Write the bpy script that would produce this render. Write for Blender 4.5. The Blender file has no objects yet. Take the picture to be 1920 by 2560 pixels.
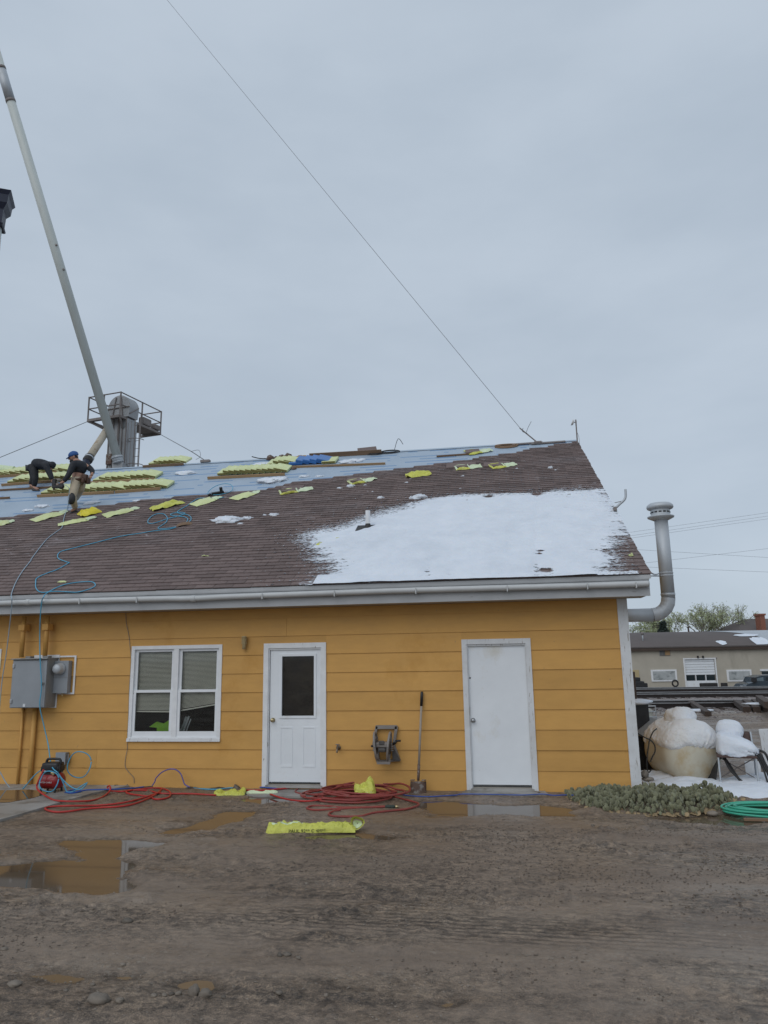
import bpy, bmesh, math, random
import numpy as np
from mathutils import Vector, Matrix, Quaternion, noise as mnoise
from math import sin, cos, pi, radians, sqrt, atan

rnd = random.Random(7)
scene = bpy.context.scene
col = scene.collection
V = Vector

# ------------------------------------------------------------------ camera
PITCH, ROLL, YAW, FPX = .1964, -.0173, -.1568, 1810.5      # solved from the siding laps and door jambs
CAM = V((0, -10.941, 1.82))
_f = V((sin(YAW)*cos(PITCH), cos(YAW)*cos(PITCH), sin(PITCH)))
_r0 = V((cos(YAW), -sin(YAW), 0)); _u0 = _r0.cross(_f)
_r = cos(ROLL)*_r0 + sin(ROLL)*_u0
_u = -sin(ROLL)*_r0 + cos(ROLL)*_u0
cam_data = bpy.data.cameras.new('camera'); cam = bpy.data.objects.new('camera', cam_data); col.objects.link(cam)
cam.matrix_world = Matrix(((_r.x, _u.x, -_f.x, CAM.x), (_r.y, _u.y, -_f.y, CAM.y), (_r.z, _u.z, -_f.z, CAM.z), (0, 0, 0, 1)))
cam_data.sensor_fit = 'VERTICAL'; cam_data.sensor_height = 24.0; cam_data.lens = FPX/2560*24
cam_data.clip_start = .05; cam_data.clip_end = 3000
scene.camera = cam

# ------------------------------------------------------------------ sky, sun, exposure
SUN_EL, SUN_AZ = radians(42), radians(200)                  # soft light through cloud, behind the camera
world = bpy.data.worlds.new('World'); scene.world = world; world.use_nodes = True
nt = world.node_tree; N = nt.nodes; L = nt.links
bg = N['Background']
sky = N.new('ShaderNodeTexSky'); sky.sky_type = 'NISHITA'; sky.sun_disc = False
sky.sun_elevation = SUN_EL; sky.sun_rotation = SUN_AZ
tc = N.new('ShaderNodeTexCoord')
mp = N.new('ShaderNodeMapping'); mp.inputs['Scale'].default_value = (1.0, 1.0, 2.6)
L.new(tc.outputs['Generated'], mp.inputs['Vector'])
nz = N.new('ShaderNodeTexNoise'); nz.inputs['Scale'].default_value = 2.2; nz.inputs['Detail'].default_value = 5; nz.inputs['Roughness'].default_value = .52
L.new(mp.outputs['Vector'], nz.inputs['Vector'])
cr = N.new('ShaderNodeValToRGB'); cr.color_ramp.interpolation = 'EASE'
cr.color_ramp.elements[0].position = .30; cr.color_ramp.elements[0].color = (4.5, 5.28, 6.2, 1)
cr.color_ramp.elements[1].position = .72; cr.color_ramp.elements[1].color = (5.3, 6.08, 7.0, 1)
L.new(nz.outputs['Fac'], cr.inputs['Fac'])
mx = N.new('ShaderNodeMix'); mx.data_type = 'RGBA'; mx.inputs['Factor'].default_value = .93     # closed cloud cover over the clear sky
L.new(sky.outputs['Color'], mx.inputs['A']); L.new(cr.outputs['Color'], mx.inputs['B'])
L.new(mx.outputs['Result'], bg.inputs['Color'])
bg.inputs['Strength'].default_value = .10
sun_data = bpy.data.lights.new('sun', 'SUN'); sun = bpy.data.objects.new('sun', sun_data); col.objects.link(sun)
sun_data.energy = .9; sun_data.angle = radians(55); sun_data.color = (1, .97, .93)
_sd = V((sin(SUN_AZ)*cos(SUN_EL), cos(SUN_AZ)*cos(SUN_EL), sin(SUN_EL)))
sun.rotation_euler = _sd.to_track_quat('Z', 'Y').to_euler(); sun.location = (0, -20, 30)
scene.view_settings.view_transform = 'Standard'; scene.view_settings.look = 'None'
scene.view_settings.gamma = 1; scene.view_settings.exposure = 0.0; scene.view_settings.use_curve_mapping = False
scene.render.engine = 'CYCLES'; scene.cycles.max_bounces = 6; scene.cycles.transparent_max_bounces = 8

# ------------------------------------------------------------------ survey helpers: where a sight line meets a real surface
def ray(u, v): return ((u-960)/FPX)*_r - ((v-1280)/FPX)*_u + _f
def at_wall(u, v, Y=0.): d = ray(u, v); return CAM + d*((Y-CAM.y)/d.y)
def at_x(u, v, X): d = ray(u, v); return CAM + d*((X-CAM.x)/d.x)
GZ = -.09
def at_ground(u, v, Z=GZ): d = ray(u, v); return CAM + d*((Z-CAM.z)/d.z)
RS, RZ = .554, 3.13                                        # roof plane z = RZ + RS*y
TH = atan(RS); EY = -.47                                    # eave edge
def at_roof(u, v, h=0.):
    d = ray(u, v); n = V((0, -RS, 1)); t = (RZ + h/cos(TH) - CAM.dot(n))/d.dot(n); return CAM + d*t
def roof(x, s, h=0.): return V((x, EY + s*cos(TH) - h*sin(TH), RZ + RS*EY + s*sin(TH) + h*cos(TH)))
def roof_xs(u, v): p = at_roof(u, v); return p.x, (p.y-EY)/cos(TH)
_fh = V((sin(YAW), cos(YAW), 0))
def at_far(u, v, D): d = ray(u, v); return CAM + d*(D/d.dot(_fh))
RM = Matrix(((1, 0, 0), (0, cos(TH), -sin(TH)), (0, sin(TH), cos(TH))))   # x, up-slope, normal

# ------------------------------------------------------------------ mesh helpers
def tag(o, label=None, cat=None, group=None, kind=None):
    if label: o['label'] = label
    if cat: o['category'] = cat
    if group: o['group'] = group
    if kind: o['kind'] = kind
    return o
def empty(name, loc=(0, 0, 0), rz=0.):
    o = bpy.data.objects.new(name, None); col.objects.link(o); o.location = loc; o.rotation_euler = (0, 0, rz); o.empty_display_size = .1
    return o
class MB:
    def __init__(s): s.v = []; s.f = []; s.m = []
    def add(s, vs, fs, mi=0):
        b = len(s.v); s.v += [tuple(p) for p in vs]; s.f += [tuple(i+b for i in f) for f in fs]; s.m += [mi]*len(fs); return s
    def box(s, lo, hi, mi=0, M=None):
        x0, y0, z0 = lo; x1, y1, z1 = hi
        vs = [V(p) for p in ((x0,y0,z0),(x1,y0,z0),(x1,y1,z0),(x0,y1,z0),(x0,y0,z1),(x1,y0,z1),(x1,y1,z1),(x0,y1,z1))]
        if M is not None: vs = [M @ p for p in vs]
        return s.add(vs, ((0,3,2,1),(4,5,6,7),(0,1,5,4),(1,2,6,5),(2,3,7,6),(3,0,4,7)), mi)
    def cbox(s, lo, hi, b=.01, mi=0, M=None):               # chamfered box
        x0, y0, z0 = lo; x1, y1, z1 = hi
        bm = bmesh.new(); bmesh.ops.create_cube(bm, size=1)
        for vv in bm.verts: vv.co = V(((x0+x1)/2+vv.co.x*(x1-x0), (y0+y1)/2+vv.co.y*(y1-y0), (z0+z1)/2+vv.co.z*(z1-z0)))
        bmesh.ops.bevel(bm, geom=bm.edges[:], offset=b, segments=2, affect='EDGES', profile=.6)
        bm.verts.ensure_lookup_table(); bm.verts.index_update()
        vs = [vv.co.copy() for vv in bm.verts]; fs = [[q.index for q in f.verts] for f in bm.faces]; bm.free()
        if M is not None: vs = [M @ p for p in vs]
        return s.add(vs, fs, mi)
    def prism(s, poly, d0, d1, axis='y', mi=0, M=None):     # polygon in the two other axes, swept along axis
        def P(a, b, d): return V((a, d, b)) if axis == 'y' else (V((d, a, b)) if axis == 'x' else V((a, b, d)))
        n = len(poly); vs = [P(a, b, d0) for a, b in poly] + [P(a, b, d1) for a, b in poly]
        if M is not None: vs = [M @ p for p in vs]
        fs = [tuple(range(n)), tuple(range(2*n-1, n-1, -1))] + [(i, i+n, (i+1) % n+n, (i+1) % n) for i in range(n)]
        return s.add(vs, fs, mi)
    def tube(s, pts, r, n=8, mi=0, cap=True, smooth=0):
        pts = [V(p) for p in pts]
        if smooth and len(pts) > 2: pts = crom(pts, smooth)
        k = len(pts); rr = r if hasattr(r, '__len__') else [r]*k
        if len(rr) != k: rr = [rr[min(len(rr)-1, int(i*len(rr)/k))] for i in range(k)]
        up = None; vs = []
        for i, p in enumerate(pts):
            t = (pts[min(i+1, k-1)]-pts[max(i-1, 0)])
            t = t.normalized() if t.length > 1e-9 else V((0, 0, 1))
            if up is None: up = t.orthogonal().normalized()
            else:
                up = up - t*up.dot(t); up = up.normalized() if up.length > 1e-6 else t.orthogonal().normalized()
            b = t.cross(up)
            for j in range(n):
                a = 2*pi*j/n; vs.append(p + (up*cos(a)+b*sin(a))*rr[i])
        fs = [(i*n+j, i*n+(j+1) % n, (i+1)*n+(j+1) % n, (i+1)*n+j) for i in range(k-1) for j in range(n)]
        if cap: fs += [tuple(range(n-1, -1, -1)), tuple((k-1)*n+j for j in range(n))]
        return s.add(vs, fs, mi)
    def lathe(s, prof, n=24, M=None, mi=0):                 # profile of (r, z) about z
        vs = [V((r*cos(2*pi*j/n), r*sin(2*pi*j/n), z)) for r, z in prof for j in range(n)]
        if M is not None: vs = [M @ p for p in vs]
        k = len(prof)
        fs = [(i*n+j, i*n+(j+1) % n, (i+1)*n+(j+1) % n, (i+1)*n+j) for i in range(k-1) for j in range(n)]
        fs += [tuple(range(n-1, -1, -1)), tuple((k-1)*n+j for j in range(n))]
        return s.add(vs, fs, mi)
    def blob(s, c, r, seed=0, amp=.2, nu=10, nv=7, mi=0, M=None, flat=None, fine=0.):
        q = random.Random(seed); ph = [q.uniform(0, 6.3) for _ in range(9)]
        vs = []
        for i in range(nv+1):
            th = pi*i/nv
            for j in range(nu):
                a = 2*pi*j/nu; d = V((sin(th)*cos(a), sin(th)*sin(a), cos(th)))
                k = 1+amp*(sin(3*d.x+ph[0])*sin(2.7*d.y+ph[1])+.6*sin(5*d.z+ph[2]+4*d.x)+.5*sin(7*d.y+ph[3]-5*d.x))
                if fine: k += fine*(mnoise.noise(d*3.1+V((seed*1.7, 0, 3)))+.7*mnoise.noise(d*7.3+V((0, seed, 1))))
                p = V((d.x*r[0]*k, d.y*r[1]*k, d.z*r[2]*k))
                if flat is not None: p.z = max(p.z, flat)
                if M is not None: p = M @ p
                vs.append(p+V(c))
        fs = [(i*nu+j, (i+1)*nu+j, (i+1)*nu+(j+1) % nu, i*nu+(j+1) % nu) for i in range(nv) for j in range(nu)]
        return s.add(vs, fs, mi)
    def build(s, name, mat, parent=None, smooth=False, shift=None):
        me = bpy.data.meshes.new(name)
        vs = s.v if shift is None else [(p[0]-shift[0], p[1]-shift[1], p[2]-shift[2]) for p in s.v]
        me.from_pydata(vs, [], s.f)
        ms = mat if isinstance(mat, (list, tuple)) else [mat]
        for m in ms: me.materials.append(m)
        if len(ms) > 1: me.polygons.foreach_set('material_index', s.m)
        if smooth: me.polygons.foreach_set('use_smooth', [True]*len(s.f))
        me.update(); o = bpy.data.objects.new(name, me); col.objects.link(o)
        if parent is not None: o.parent = parent
        if shift is not None: o.location = shift
        return o
def crom(pts, m):
    out = []; k = len(pts)
    for i in range(k-1):
        p0, p1, p2, p3 = pts[max(i-1, 0)], pts[i], pts[i+1], pts[min(i+2, k-1)]
        for j in range(m):
            t = j/m; out.append(.5*((2*p1)+(p2-p0)*t+(2*p0-5*p1+4*p2-p3)*t*t+(3*p1-p0-3*p2+p3)*t**3))
    out.append(pts[-1]); return out
def grid_obj(name, P, mat, parent=None, keep=None, smooth=True, depth=None):    # P: (ny, nx, 3) array
    ny, nx, _ = P.shape; idx = np.arange(ny*nx).reshape(ny, nx)
    q = np.stack([idx[:-1, :-1], idx[:-1, 1:], idx[1:, 1:], idx[1:, :-1]], -1).reshape(-1, 4)
    if keep is not None:
        k = keep.reshape(-1); q = q[k[q].any(1)]
        used = np.unique(q); mp_ = -np.ones(ny*nx, int); mp_[used] = np.arange(len(used)); q = mp_[q]; vs = P.reshape(-1, 3)[used]
    else: vs = P.reshape(-1, 3)
    me = bpy.data.meshes.new(name); me.vertices.add(len(vs)); me.vertices.foreach_set('co', vs.astype(np.float32).ravel())
    me.loops.add(len(q)*4); me.loops.foreach_set('vertex_index', q.astype(np.int32).ravel())
    me.polygons.add(len(q)); me.polygons.foreach_set('loop_start', np.arange(0, len(q)*4, 4, dtype=np.int32))
    me.polygons.foreach_set('use_smooth', np.full(len(q), smooth)); me.update(calc_edges=True); me.validate()
    if depth is not None: me.attributes.new('depth', 'FLOAT', 'POINT').data.foreach_set('value', (depth.reshape(-1)[used] if keep is not None else depth.reshape(-1)).astype(np.float32))
    me.materials.append(mat); o = bpy.data.objects.new(name, me); col.objects.link(o)
    if parent is not None: o.parent = parent
    return o
_rs = np.random.RandomState(3); _perm = _rs.rand(256, 256)
def vnoise(x, y):
    xi = np.floor(x).astype(int); yi = np.floor(y).astype(int); fx = x-xi; fy = y-yi
    fx = fx*fx*(3-2*fx); fy = fy*fy*(3-2*fy)
    g = lambda a, b: _perm[a % 256, b % 256]
    return (g(xi, yi)*(1-fx)+g(xi+1, yi)*fx)*(1-fy)+(g(xi, yi+1)*(1-fx)+g(xi+1, yi+1)*fx)*fy
def fbm(x, y, o=4):
    s = 0; a = .5; t = 0
    for i in range(o): s = s+a*vnoise(x*2**i+17*i, y*2**i+31*i); t += a; a *= .5
    return s/t
def in_poly(x, y, poly):
    c = np.zeros(x.shape, bool); n = len(poly)
    for i in range(n):
        x0, y0 = poly[i]; x1, y1 = poly[(i+1) % n]
        m = ((y0 > y) != (y1 > y)) & (x < (x1-x0)*(y-y0)/((y1-y0) or 1e-9)+x0); c ^= m
    return c
def poly_dist(x, y, poly):
    d = np.full(x.shape, 1e9); n = len(poly)
    for i in range(n):
        x0, y0 = poly[i]; x1, y1 = poly[(i+1) % n]; dx, dy = x1-x0, y1-y0
        t = np.clip(((x-x0)*dx+(y-y0)*dy)/(dx*dx+dy*dy+1e-12), 0, 1)
        d = np.minimum(d, np.hypot(x-x0-t*dx, y-y0-t*dy))
    return np.where(in_poly(x, y, poly), d, -d)

# ------------------------------------------------------------------ materials
def mat(name, c1, c2=None, scale=6., stretch=(1, 1, 1), rough=(.6, .8), bump=0., bscale=60., bdist=.01, metal=0., spec=.4, rand=0.,
        stain=None, stain2=None, trans=0., sss=0., coat=0.):
    m = bpy.data.materials.new(name); m.use_nodes = True; t = m.node_tree; n = t.nodes; l = t.links; b = n['Principled BSDF']
    co = n.new('ShaderNodeTexCoord'); mp_ = n.new('ShaderNodeMapping'); mp_.inputs['Scale'].default_value = stretch
    l.new(co.outputs['Object'], mp_.inputs['Vector'])
    def noise(sc, det=6, ro=.6, vec=None):
        q = n.new('ShaderNodeTexNoise'); q.inputs['Scale'].default_value = sc; q.inputs['Detail'].default_value = det; q.inputs['Roughness'].default_value = ro
        l.new(vec or mp_.outputs['Vector'], q.inputs['Vector']); return q
    n1 = noise(scale)
    c2 = c2 or tuple(x*.82 for x in c1)
    r1 = n.new('ShaderNodeValToRGB'); r1.color_ramp.elements[0].position = .32; r1.color_ramp.elements[1].position = .68
    r1.color_ramp.elements[0].color = (*c2, 1); r1.color_ramp.elements[1].color = (*c1, 1)
    l.new(n1.outputs['Fac'], r1.inputs['Fac']); cur = r1.outputs['Color']
    for st in (stain, stain2):
        if not st: continue
        sc, sst, lo, hi, colr = st
        m2 = n.new('ShaderNodeMapping'); m2.inputs['Scale'].default_value = sst; m2.inputs['Location'].default_value = (sc, 3.1*sc, 1.7); l.new(co.outputs['Object'], m2.inputs['Vector'])
        q = noise(sc, 7, .65, m2.outputs['Vector']); rr = n.new('ShaderNodeMapRange'); rr.inputs['From Min'].default_value = lo; rr.inputs['From Max'].default_value = hi
        l.new(q.outputs['Fac'], rr.inputs['Value']); mxx = n.new('ShaderNodeMix'); mxx.data_type = 'RGBA'
        l.new(rr.outputs['Result'], mxx.inputs['Factor']); l.new(cur, mxx.inputs['A']); mxx.inputs['B'].default_value = (*colr, 1); cur = mxx.outputs['Result']
    if rand:
        oi = n.new('ShaderNodeObjectInfo'); mr = n.new('ShaderNodeMapRange'); mr.inputs['To Min'].default_value = 1-rand; mr.inputs['To Max'].default_value = 1+rand
        l.new(oi.outputs['Random'], mr.inputs['Value']); hv = n.new('ShaderNodeHueSaturation'); l.new(mr.outputs['Result'], hv.inputs['Value']); l.new(cur, hv.inputs['Color']); cur = hv.outputs['Color']
    l.new(cur, b.inputs['Base Color'])
    rg = n.new('ShaderNodeMapRange'); rg.inputs['From Min'].default_value = .3; rg.inputs['From Max'].default_value = .7
    rg.inputs['To Min'].default_value = rough[0]; rg.inputs['To Max'].default_value = rough[1]; l.new(n1.outputs['Fac'], rg.inputs['Value']); l.new(rg.outputs['Result'], b.inputs['Roughness'])
    b.inputs['Metallic'].default_value = metal; b.inputs['Specular IOR Level'].default_value = spec
    if bump:
        n3 = noise(bscale, 5, .65); bp = n.new('ShaderNodeBump'); bp.inputs['Strength'].default_value = bump; bp.inputs['Distance'].default_value = bdist
        l.new(n3.outputs['Fac'], bp.inputs['Height']); l.new(bp.outputs['Normal'], b.inputs['Normal'])
    if trans: b.inputs['Transmission Weight'].default_value = trans
    if sss: b.inputs['Subsurface Weight'].default_value = sss; b.inputs['Subsurface Radius'].default_value = (.02, .03, .04)
    if coat: b.inputs['Coat Weight'].default_value = coat
    return m
def glass_mat(name, tint=(.8, .85, .85), refl=1.45, rough=.02):
    m = bpy.data.materials.new(name); m.use_nodes = True; t = m.node_tree; n = t.nodes; l = t.links; n.remove(n['Principled BSDF'])
    a = n.new('ShaderNodeBsdfTransparent'); a.inputs['Color'].default_value = (*tint, 1)
    g = n.new('ShaderNodeBsdfGlossy'); g.inputs['Roughness'].default_value = rough
    f = n.new('ShaderNodeFresnel'); f.inputs['IOR'].default_value = refl; s = n.new('ShaderNodeMixShader')
    l.new(f.outputs['Fac'], s.inputs['Fac']); l.new(a.outputs['BSDF'], s.inputs[1]); l.new(g.outputs['BSDF'], s.inputs[2]); l.new(s.outputs['Shader'], n['Material Output'].inputs['Surface'])
    return m
M = {}
M['siding'] = mat('ochre_siding_paint', (.635, .352, .102), (.56, .308, .088), 2.2, (1, 1, 3), (.5, .65), .12, 90, .004, spec=.35, rand=.075,
                  stain=(1.3, (.6, 1, .5), (.58), .74, (.50, .25, .05)), stain2=(11, (1, 1, .5), .675, .71, (.40, .24, .11)))
M['white'] = mat('white_trim_paint', (.80, .81, .82), (.70, .71, .72), 7, rough=(.45, .65), bump=.15, bscale=60, bdist=.003,
                 stain=(7, (2.2, 2, .8), .66, .71, (.34, .31, .27)))
M['peel'] = mat('peeling_white_paint', (.70, .715, .73), (.62, .63, .64), 5, rough=(.5, .7), bump=.4, bscale=22, bdist=.004,
                stain=(13, (3, 3, .32), .61, .64, (.34, .31, .28)), stain2=(1.6, (1, 1, 1.3), .50, .75, (.56, .55, .53)))
M['door'] = mat('white_steel_door', (.80, .83, .86), (.74, .77, .80), 2.0, rough=(.4, .55), bump=.05, bscale=30, bdist=.003,
                stain=(1.7, (1, 1, .7), .56, .80, (.60, .56, .47)), stain2=(17, (1, 1, .8), .70, .73, (.42, .40, .37)))
M['vinyl'] = mat('white_vinyl_sash', (.80, .82, .84), (.74, .76, .78), 4, rough=(.35, .5), stain=(15, (1, 1, 1), .68, .74, (.42, .40, .36)))
M['fascia'] = mat('weathered_fascia', (.46, .47, .48), (.38, .39, .40), 2.5, (1, 1, 2), (.55, .75), .2, 40, .004, stain=(9, (.5, 1, 3), .62, .74, (.24, .23, .22)))
M['soffit'] = mat('soffit_board', (.40, .36, .30), None, 3)
M['gutter'] = mat('white_pipe_plastic', (.54, .55, .55), (.46, .47, .47), 2, (1, 1, 1), (.35, .5), stain=(5, (.7, 2, 2), .62, .78, (.36, .35, .33)))
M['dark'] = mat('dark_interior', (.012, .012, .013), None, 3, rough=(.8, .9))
M['blind'] = mat('grey_beige_blind', (.88, .83, .74), (.80, .75, .66), 3, rough=(.5, .6))
M['glass'] = glass_mat('window_glass', (.93, .95, .94), 1.42)
M['doorglass'] = glass_mat('door_glass', (.80, .79, .77), 1.42)
M['brass'] = mat('worn_brass', (.55, .45, .26), None, 20, rough=(.25, .4), metal=1)
M['steel'] = mat('dull_steel', (.45, .46, .47), None, 10, rough=(.35, .55), metal=.9)
M['galv'] = mat('galvanised_sheet', (.50, .53, .56), (.44, .47, .50), 6, (1, 1, .5), (.48, .62), metal=.35, stain=(3, (1, 1, .5), .60, .8, (.36, .33, .30)))
M['cabinet'] = mat('grey_enamel_cabinet', (.30, .32, .345), (.26, .28, .30), 2.5, rough=(.4, .55), stain=(12, (1, 1, .6), .68, .78, (.20, .20, .19)))
M['cabinet_side'] = mat('grey_enamel_worn', (.27, .27, .265), (.20, .20, .195), 6, (1, 1, .5), (.5, .7))
M['black'] = mat('black_plastic', (.016, .016, .018), (.03, .03, .032), 8, rough=(.35, .55))
M['rubber'] = mat('black_rubber', (.022, .021, .021), (.035, .034, .033), 8, rough=(.5, .7))
M['concrete'] = mat('wet_concrete', (.36, .35, .33), (.25, .24, .225), 1.6, rough=(.35, .75), bump=.3, bscale=70, bdist=.004, stain=(2.2, (1, 1, 1), .5, .68, (.12, .105, .085)))
M['snow'] = mat('snow', (.73, .77, .83), (.67, .715, .78), 3, rough=(.55, .8), bump=.55, bscale=12, bdist=.03, spec=.2, sss=.1, stain=(1.4, (1, 1, 1), .50, .78, (.60, .645, .71)))
def melting(m):                                              # slush thins to bare specks where the layer is only millimetres deep
    t = m.node_tree; n = t.nodes; l = t.links; at = n.new('ShaderNodeAttribute'); at.attribute_name = 'depth'; co = n.new('ShaderNodeTexCoord'); mp_ = n.new('ShaderNodeMapping'); mp_.inputs['Scale'].default_value = (.6, 1.3, 1.3); l.new(co.outputs['Object'], mp_.inputs['Vector'])
    q = n.new('ShaderNodeTexNoise'); q.inputs['Scale'].default_value = 24; q.inputs['Detail'].default_value = 5; q.inputs['Roughness'].default_value = .7; l.new(mp_.outputs['Vector'], q.inputs['Vector'])
    a = n.new('ShaderNodeMath'); a.operation = 'MULTIPLY_ADD'; l.new(q.outputs['Fac'], a.inputs[0]); a.inputs[1].default_value = .060; l.new(at.outputs['Fac'], a.inputs[2])
    r = n.new('ShaderNodeMapRange'); r.inputs['From Min'].default_value = .031; r.inputs['From Max'].default_value = .041; l.new(a.outputs[0], r.inputs['Value'])
    tr = n.new('ShaderNodeBsdfTransparent'); ms = n.new('ShaderNodeMixShader'); l.new(r.outputs['Result'], ms.inputs['Fac']); l.new(tr.outputs['BSDF'], ms.inputs[1]); l.new(n['Principled BSDF'].outputs['BSDF'], ms.inputs[2]); l.new(ms.outputs['Shader'], n['Material Output'].inputs['Surface']); return m
M['roofsnow'] = melting(M['snow'].copy())
M['dirtysnow'] = mat('stained_snow', (.79, .82, .87), (.75, .73, .70), 1.4, rough=(.6, .8), bump=.8, bscale=26, bdist=.03, spec=.2, sss=.1)
M['shingle'] = mat('brown_asphalt_shingle', (.185, .140, .130), (.135, .101, .094), 24, rough=(.75, .9), bump=.5, bscale=160, bdist=.004, spec=.25, rand=.16,
                   stain=(.9, (.45, 1.3, 1), .54, .78, (.205, .175, .175)), stain2=(7, (.9, 2.6, 2), .63, .71, (.46, .46, .49)))
M['deck'] = mat('roof_sheathing', (.25, .18, .11))
M['wood'] = mat('raw_lumber', (.42, .27, .14), (.32, .20, .10), 4, (.3, 6, 6), (.6, .75), .2, 40, .003, rand=.1)
M['wetwood'] = mat('weathered_plank', (.24, .15, .09), (.17, .11, .07), 4, (.3, 6, 6), (.6, .75), rand=.1)
M['yellow'] = mat('pale_yellow_wrap', (.64, .69, .34), (.57, .62, .29), 5, rough=(.25, .4), bump=.35, bscale=22, bdist=.01, rand=.06, stain=(7, (1, 1, 1), .56, .66, (.68, .74, .45)))
M['yelloww'] = mat('yellow_plastic_wrapper', (.66, .66, .12), (.55, .56, .10), 6, rough=(.22, .38), bump=.9, bscale=24, bdist=.02, rand=.06, stain=(5, (1, 1, 1), .60, .72, (.70, .76, .42)), stain2=(9, (1, 1.6, 1), .56, .70, (.46, .47, .07)))
M['yellowp'] = mat('milky_plastic_film', (.66, .76, .50), (.58, .68, .46), 6, rough=(.25, .4), bump=.5, bscale=28, bdist=.01)
M['yellowg'] = mat('golden_plastic_wrapper', (.78, .66, .04), (.62, .52, .03), 9, rough=(.22, .38), bump=.7, bscale=26, bdist=.015)
M['kraft'] = mat('shingle_edge_stack', (.16, .13, .045), (.26, .22, .06), 14, (1, 1, 5), (.7, .9))
M['blue'] = mat('blue_wrap', (.05, .19, .50), (.04, .15, .42), 6, rough=(.25, .4), bump=.3, bscale=24, bdist=.01, rand=.1)
M['hoseblue'] = mat('pale_blue_air_hose', (.10, .40, .58), (.08, .33, .50), 4, rough=(.3, .45))
M['hosepale'] = mat('grey_blue_air_hose', (.34, .44, .52), (.28, .37, .45), 4, rough=(.3, .45))
M['cordblue'] = mat('blue_cable', (.03, .10, .42), None, 4, rough=(.35, .5))
M['hosepurple'] = mat('purple_hose', (.12, .11, .36), None, 4, rough=(.35, .5))
M['hosered'] = mat('red_air_hose', (.48, .035, .03), (.38, .028, .025), 3, rough=(.3, .45), stain=(12, (1, 1, 1), .64, .75, (.22, .06, .045)))
M['hosedull'] = mat('faded_red_hose', (.30, .055, .045), (.22, .045, .038), 3, rough=(.4, .55), stain=(9, (1, 1, 1), .6, .75, (.20, .10, .08)))
M['hosegreen'] = mat('green_garden_hose', (.06, .42, .28), (.05, .34, .23), 4, rough=(.3, .45))
M['redtank'] = mat('red_enamel', (.30, .012, .014), (.24, .01, .012), 3, rough=(.25, .4), coat=.3)
M['ink'] = mat('black_ink', (.02, .02, .015)); M['whiteink'] = mat('white_ink', (.75, .75, .75))
M['reelgrey'] = mat('taupe_plastic', (.27, .245, .225), (.20, .18, .165), 8, rough=(.4, .6))
M['reeldark'] = mat('dark_taupe_plastic', (.10, .09, .085), (.07, .065, .06), 8, rough=(.45, .6))
M['fiber'] = mat('grey_fibreglass_shaft', (.38, .33, .28), (.28, .24, .20), 9, (1, 1, .4), (.5, .7))
M['rust'] = mat('rusty_steel', (.17, .11, .085), (.10, .065, .05), 9, rough=(.6, .8), metal=.3, stain=(14, (1, 1, 1), .5, .62, (.28, .26, .24)))
M['cream'] = mat('cream_plastic', (.50, .40, .22), (.42, .33, .18), 9, rough=(.4, .6))
M['skin'] = mat('skin', (.42, .24, .17), (.36, .19, .13), 20, rough=(.45, .6), sss=.05)
M['jacket'] = mat('black_jacket', (.012, .014, .020), (.020, .023, .030), 9, rough=(.6, .8), bump=.4, bscale=14, bdist=.02)
M['trackpants'] = mat('black_trousers', (.012, .013, .016), (.02, .021, .024), 9, rough=(.6, .8))
M['khaki'] = mat('khaki_work_trousers', (.50, .42, .31), (.40, .335, .245), 12, rough=(.7, .85), bump=.5, bscale=12, bdist=.02)
M['cap'] = mat('blue_cap_cloth', (.035, .11, .32), None, 10, rough=(.6, .75))
M['hair'] = mat('dark_hair', (.012, .009, .008), None, 20, rough=(.5, .7))
M['leather'] = mat('brown_leather', (.09, .045, .03), (.06, .03, .02), 12, rough=(.5, .7))
M['spout'] = mat('pale_green_grey_spout', (.60, .64, .62), (.53, .57, .55), 1.5, (1, 1, .3), (.4, .6), metal=0., stain=(2, (1, 1, .25), .60, .80, (.40, .41, .39)))
M['spoutrust'] = mat('rusty_cream_spout', (.50, .45, .36), (.42, .37, .29), 2, rough=(.5, .7), stain=(6, (1, 1, .7), .55, .66, (.27, .17, .09)))
M['elevator'] = mat('weathered_galvanised_leg', (.42, .43, .44), (.34, .35, .36), 2, (1, 1, .4), (.5, .7), metal=.35, stain=(4, (1, 1, .5), .60, .72, (.22, .16, .12)))
M['railsteel'] = mat('brown_grey_painted_steel', (.27, .24, .23), (.20, .18, .17), 5, rough=(.6, .75), metal=.3)
M['navy'] = mat('navy_sheet', (.022, .028, .055), None, 4, rough=(.35, .5))
M['wire'] = mat('grey_cable_wire', (.24, .25, .265), None, 5, metal=.4)
M['ballast'] = mat('ballast_rock', (.34, .30, .285), (.16, .14, .135), 9, rough=(.75, .9), bump=1, bscale=14, bdist=.06, rand=.2)
M['rail'] = mat('shaded_rail_steel', (.045, .036, .034), (.03, .024, .023), 6, rough=(.5, .7), metal=.4)  # web steel kept extra dark: its shaded side is put into the colour
M['railtop'] = mat('polished_rail_head', (.42, .42, .42), None, 6, rough=(.3, .45), metal=.9)
M['tie'] = mat('creosote_timber', (.085, .060, .048), (.05, .037, .03), 5, (.4, 4, 4), (.7, .85), .4, 20, .01, rand=.15)
M['stucco'] = mat('tan_block_wall', (.47, .43, .36), (.41, .375, .31), .7, rough=(.75, .9), bump=.2, bscale=6, bdist=.02, stain=(.5, (1, 1, .35), .58, .75, (.34, .31, .255)))
M['farroof'] = mat('brown_felt_roof', (.135, .115, .11), (.11, .095, .09), .3, rough=(.8, .9))
M['bark'] = mat('grey_bark', (.24, .215, .18), None, 12)
M['leaf'] = mat('young_leaf', (.36, .40, .22), (.28, .32, .16), 3, rough=(.55, .7), rand=.1)
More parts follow.
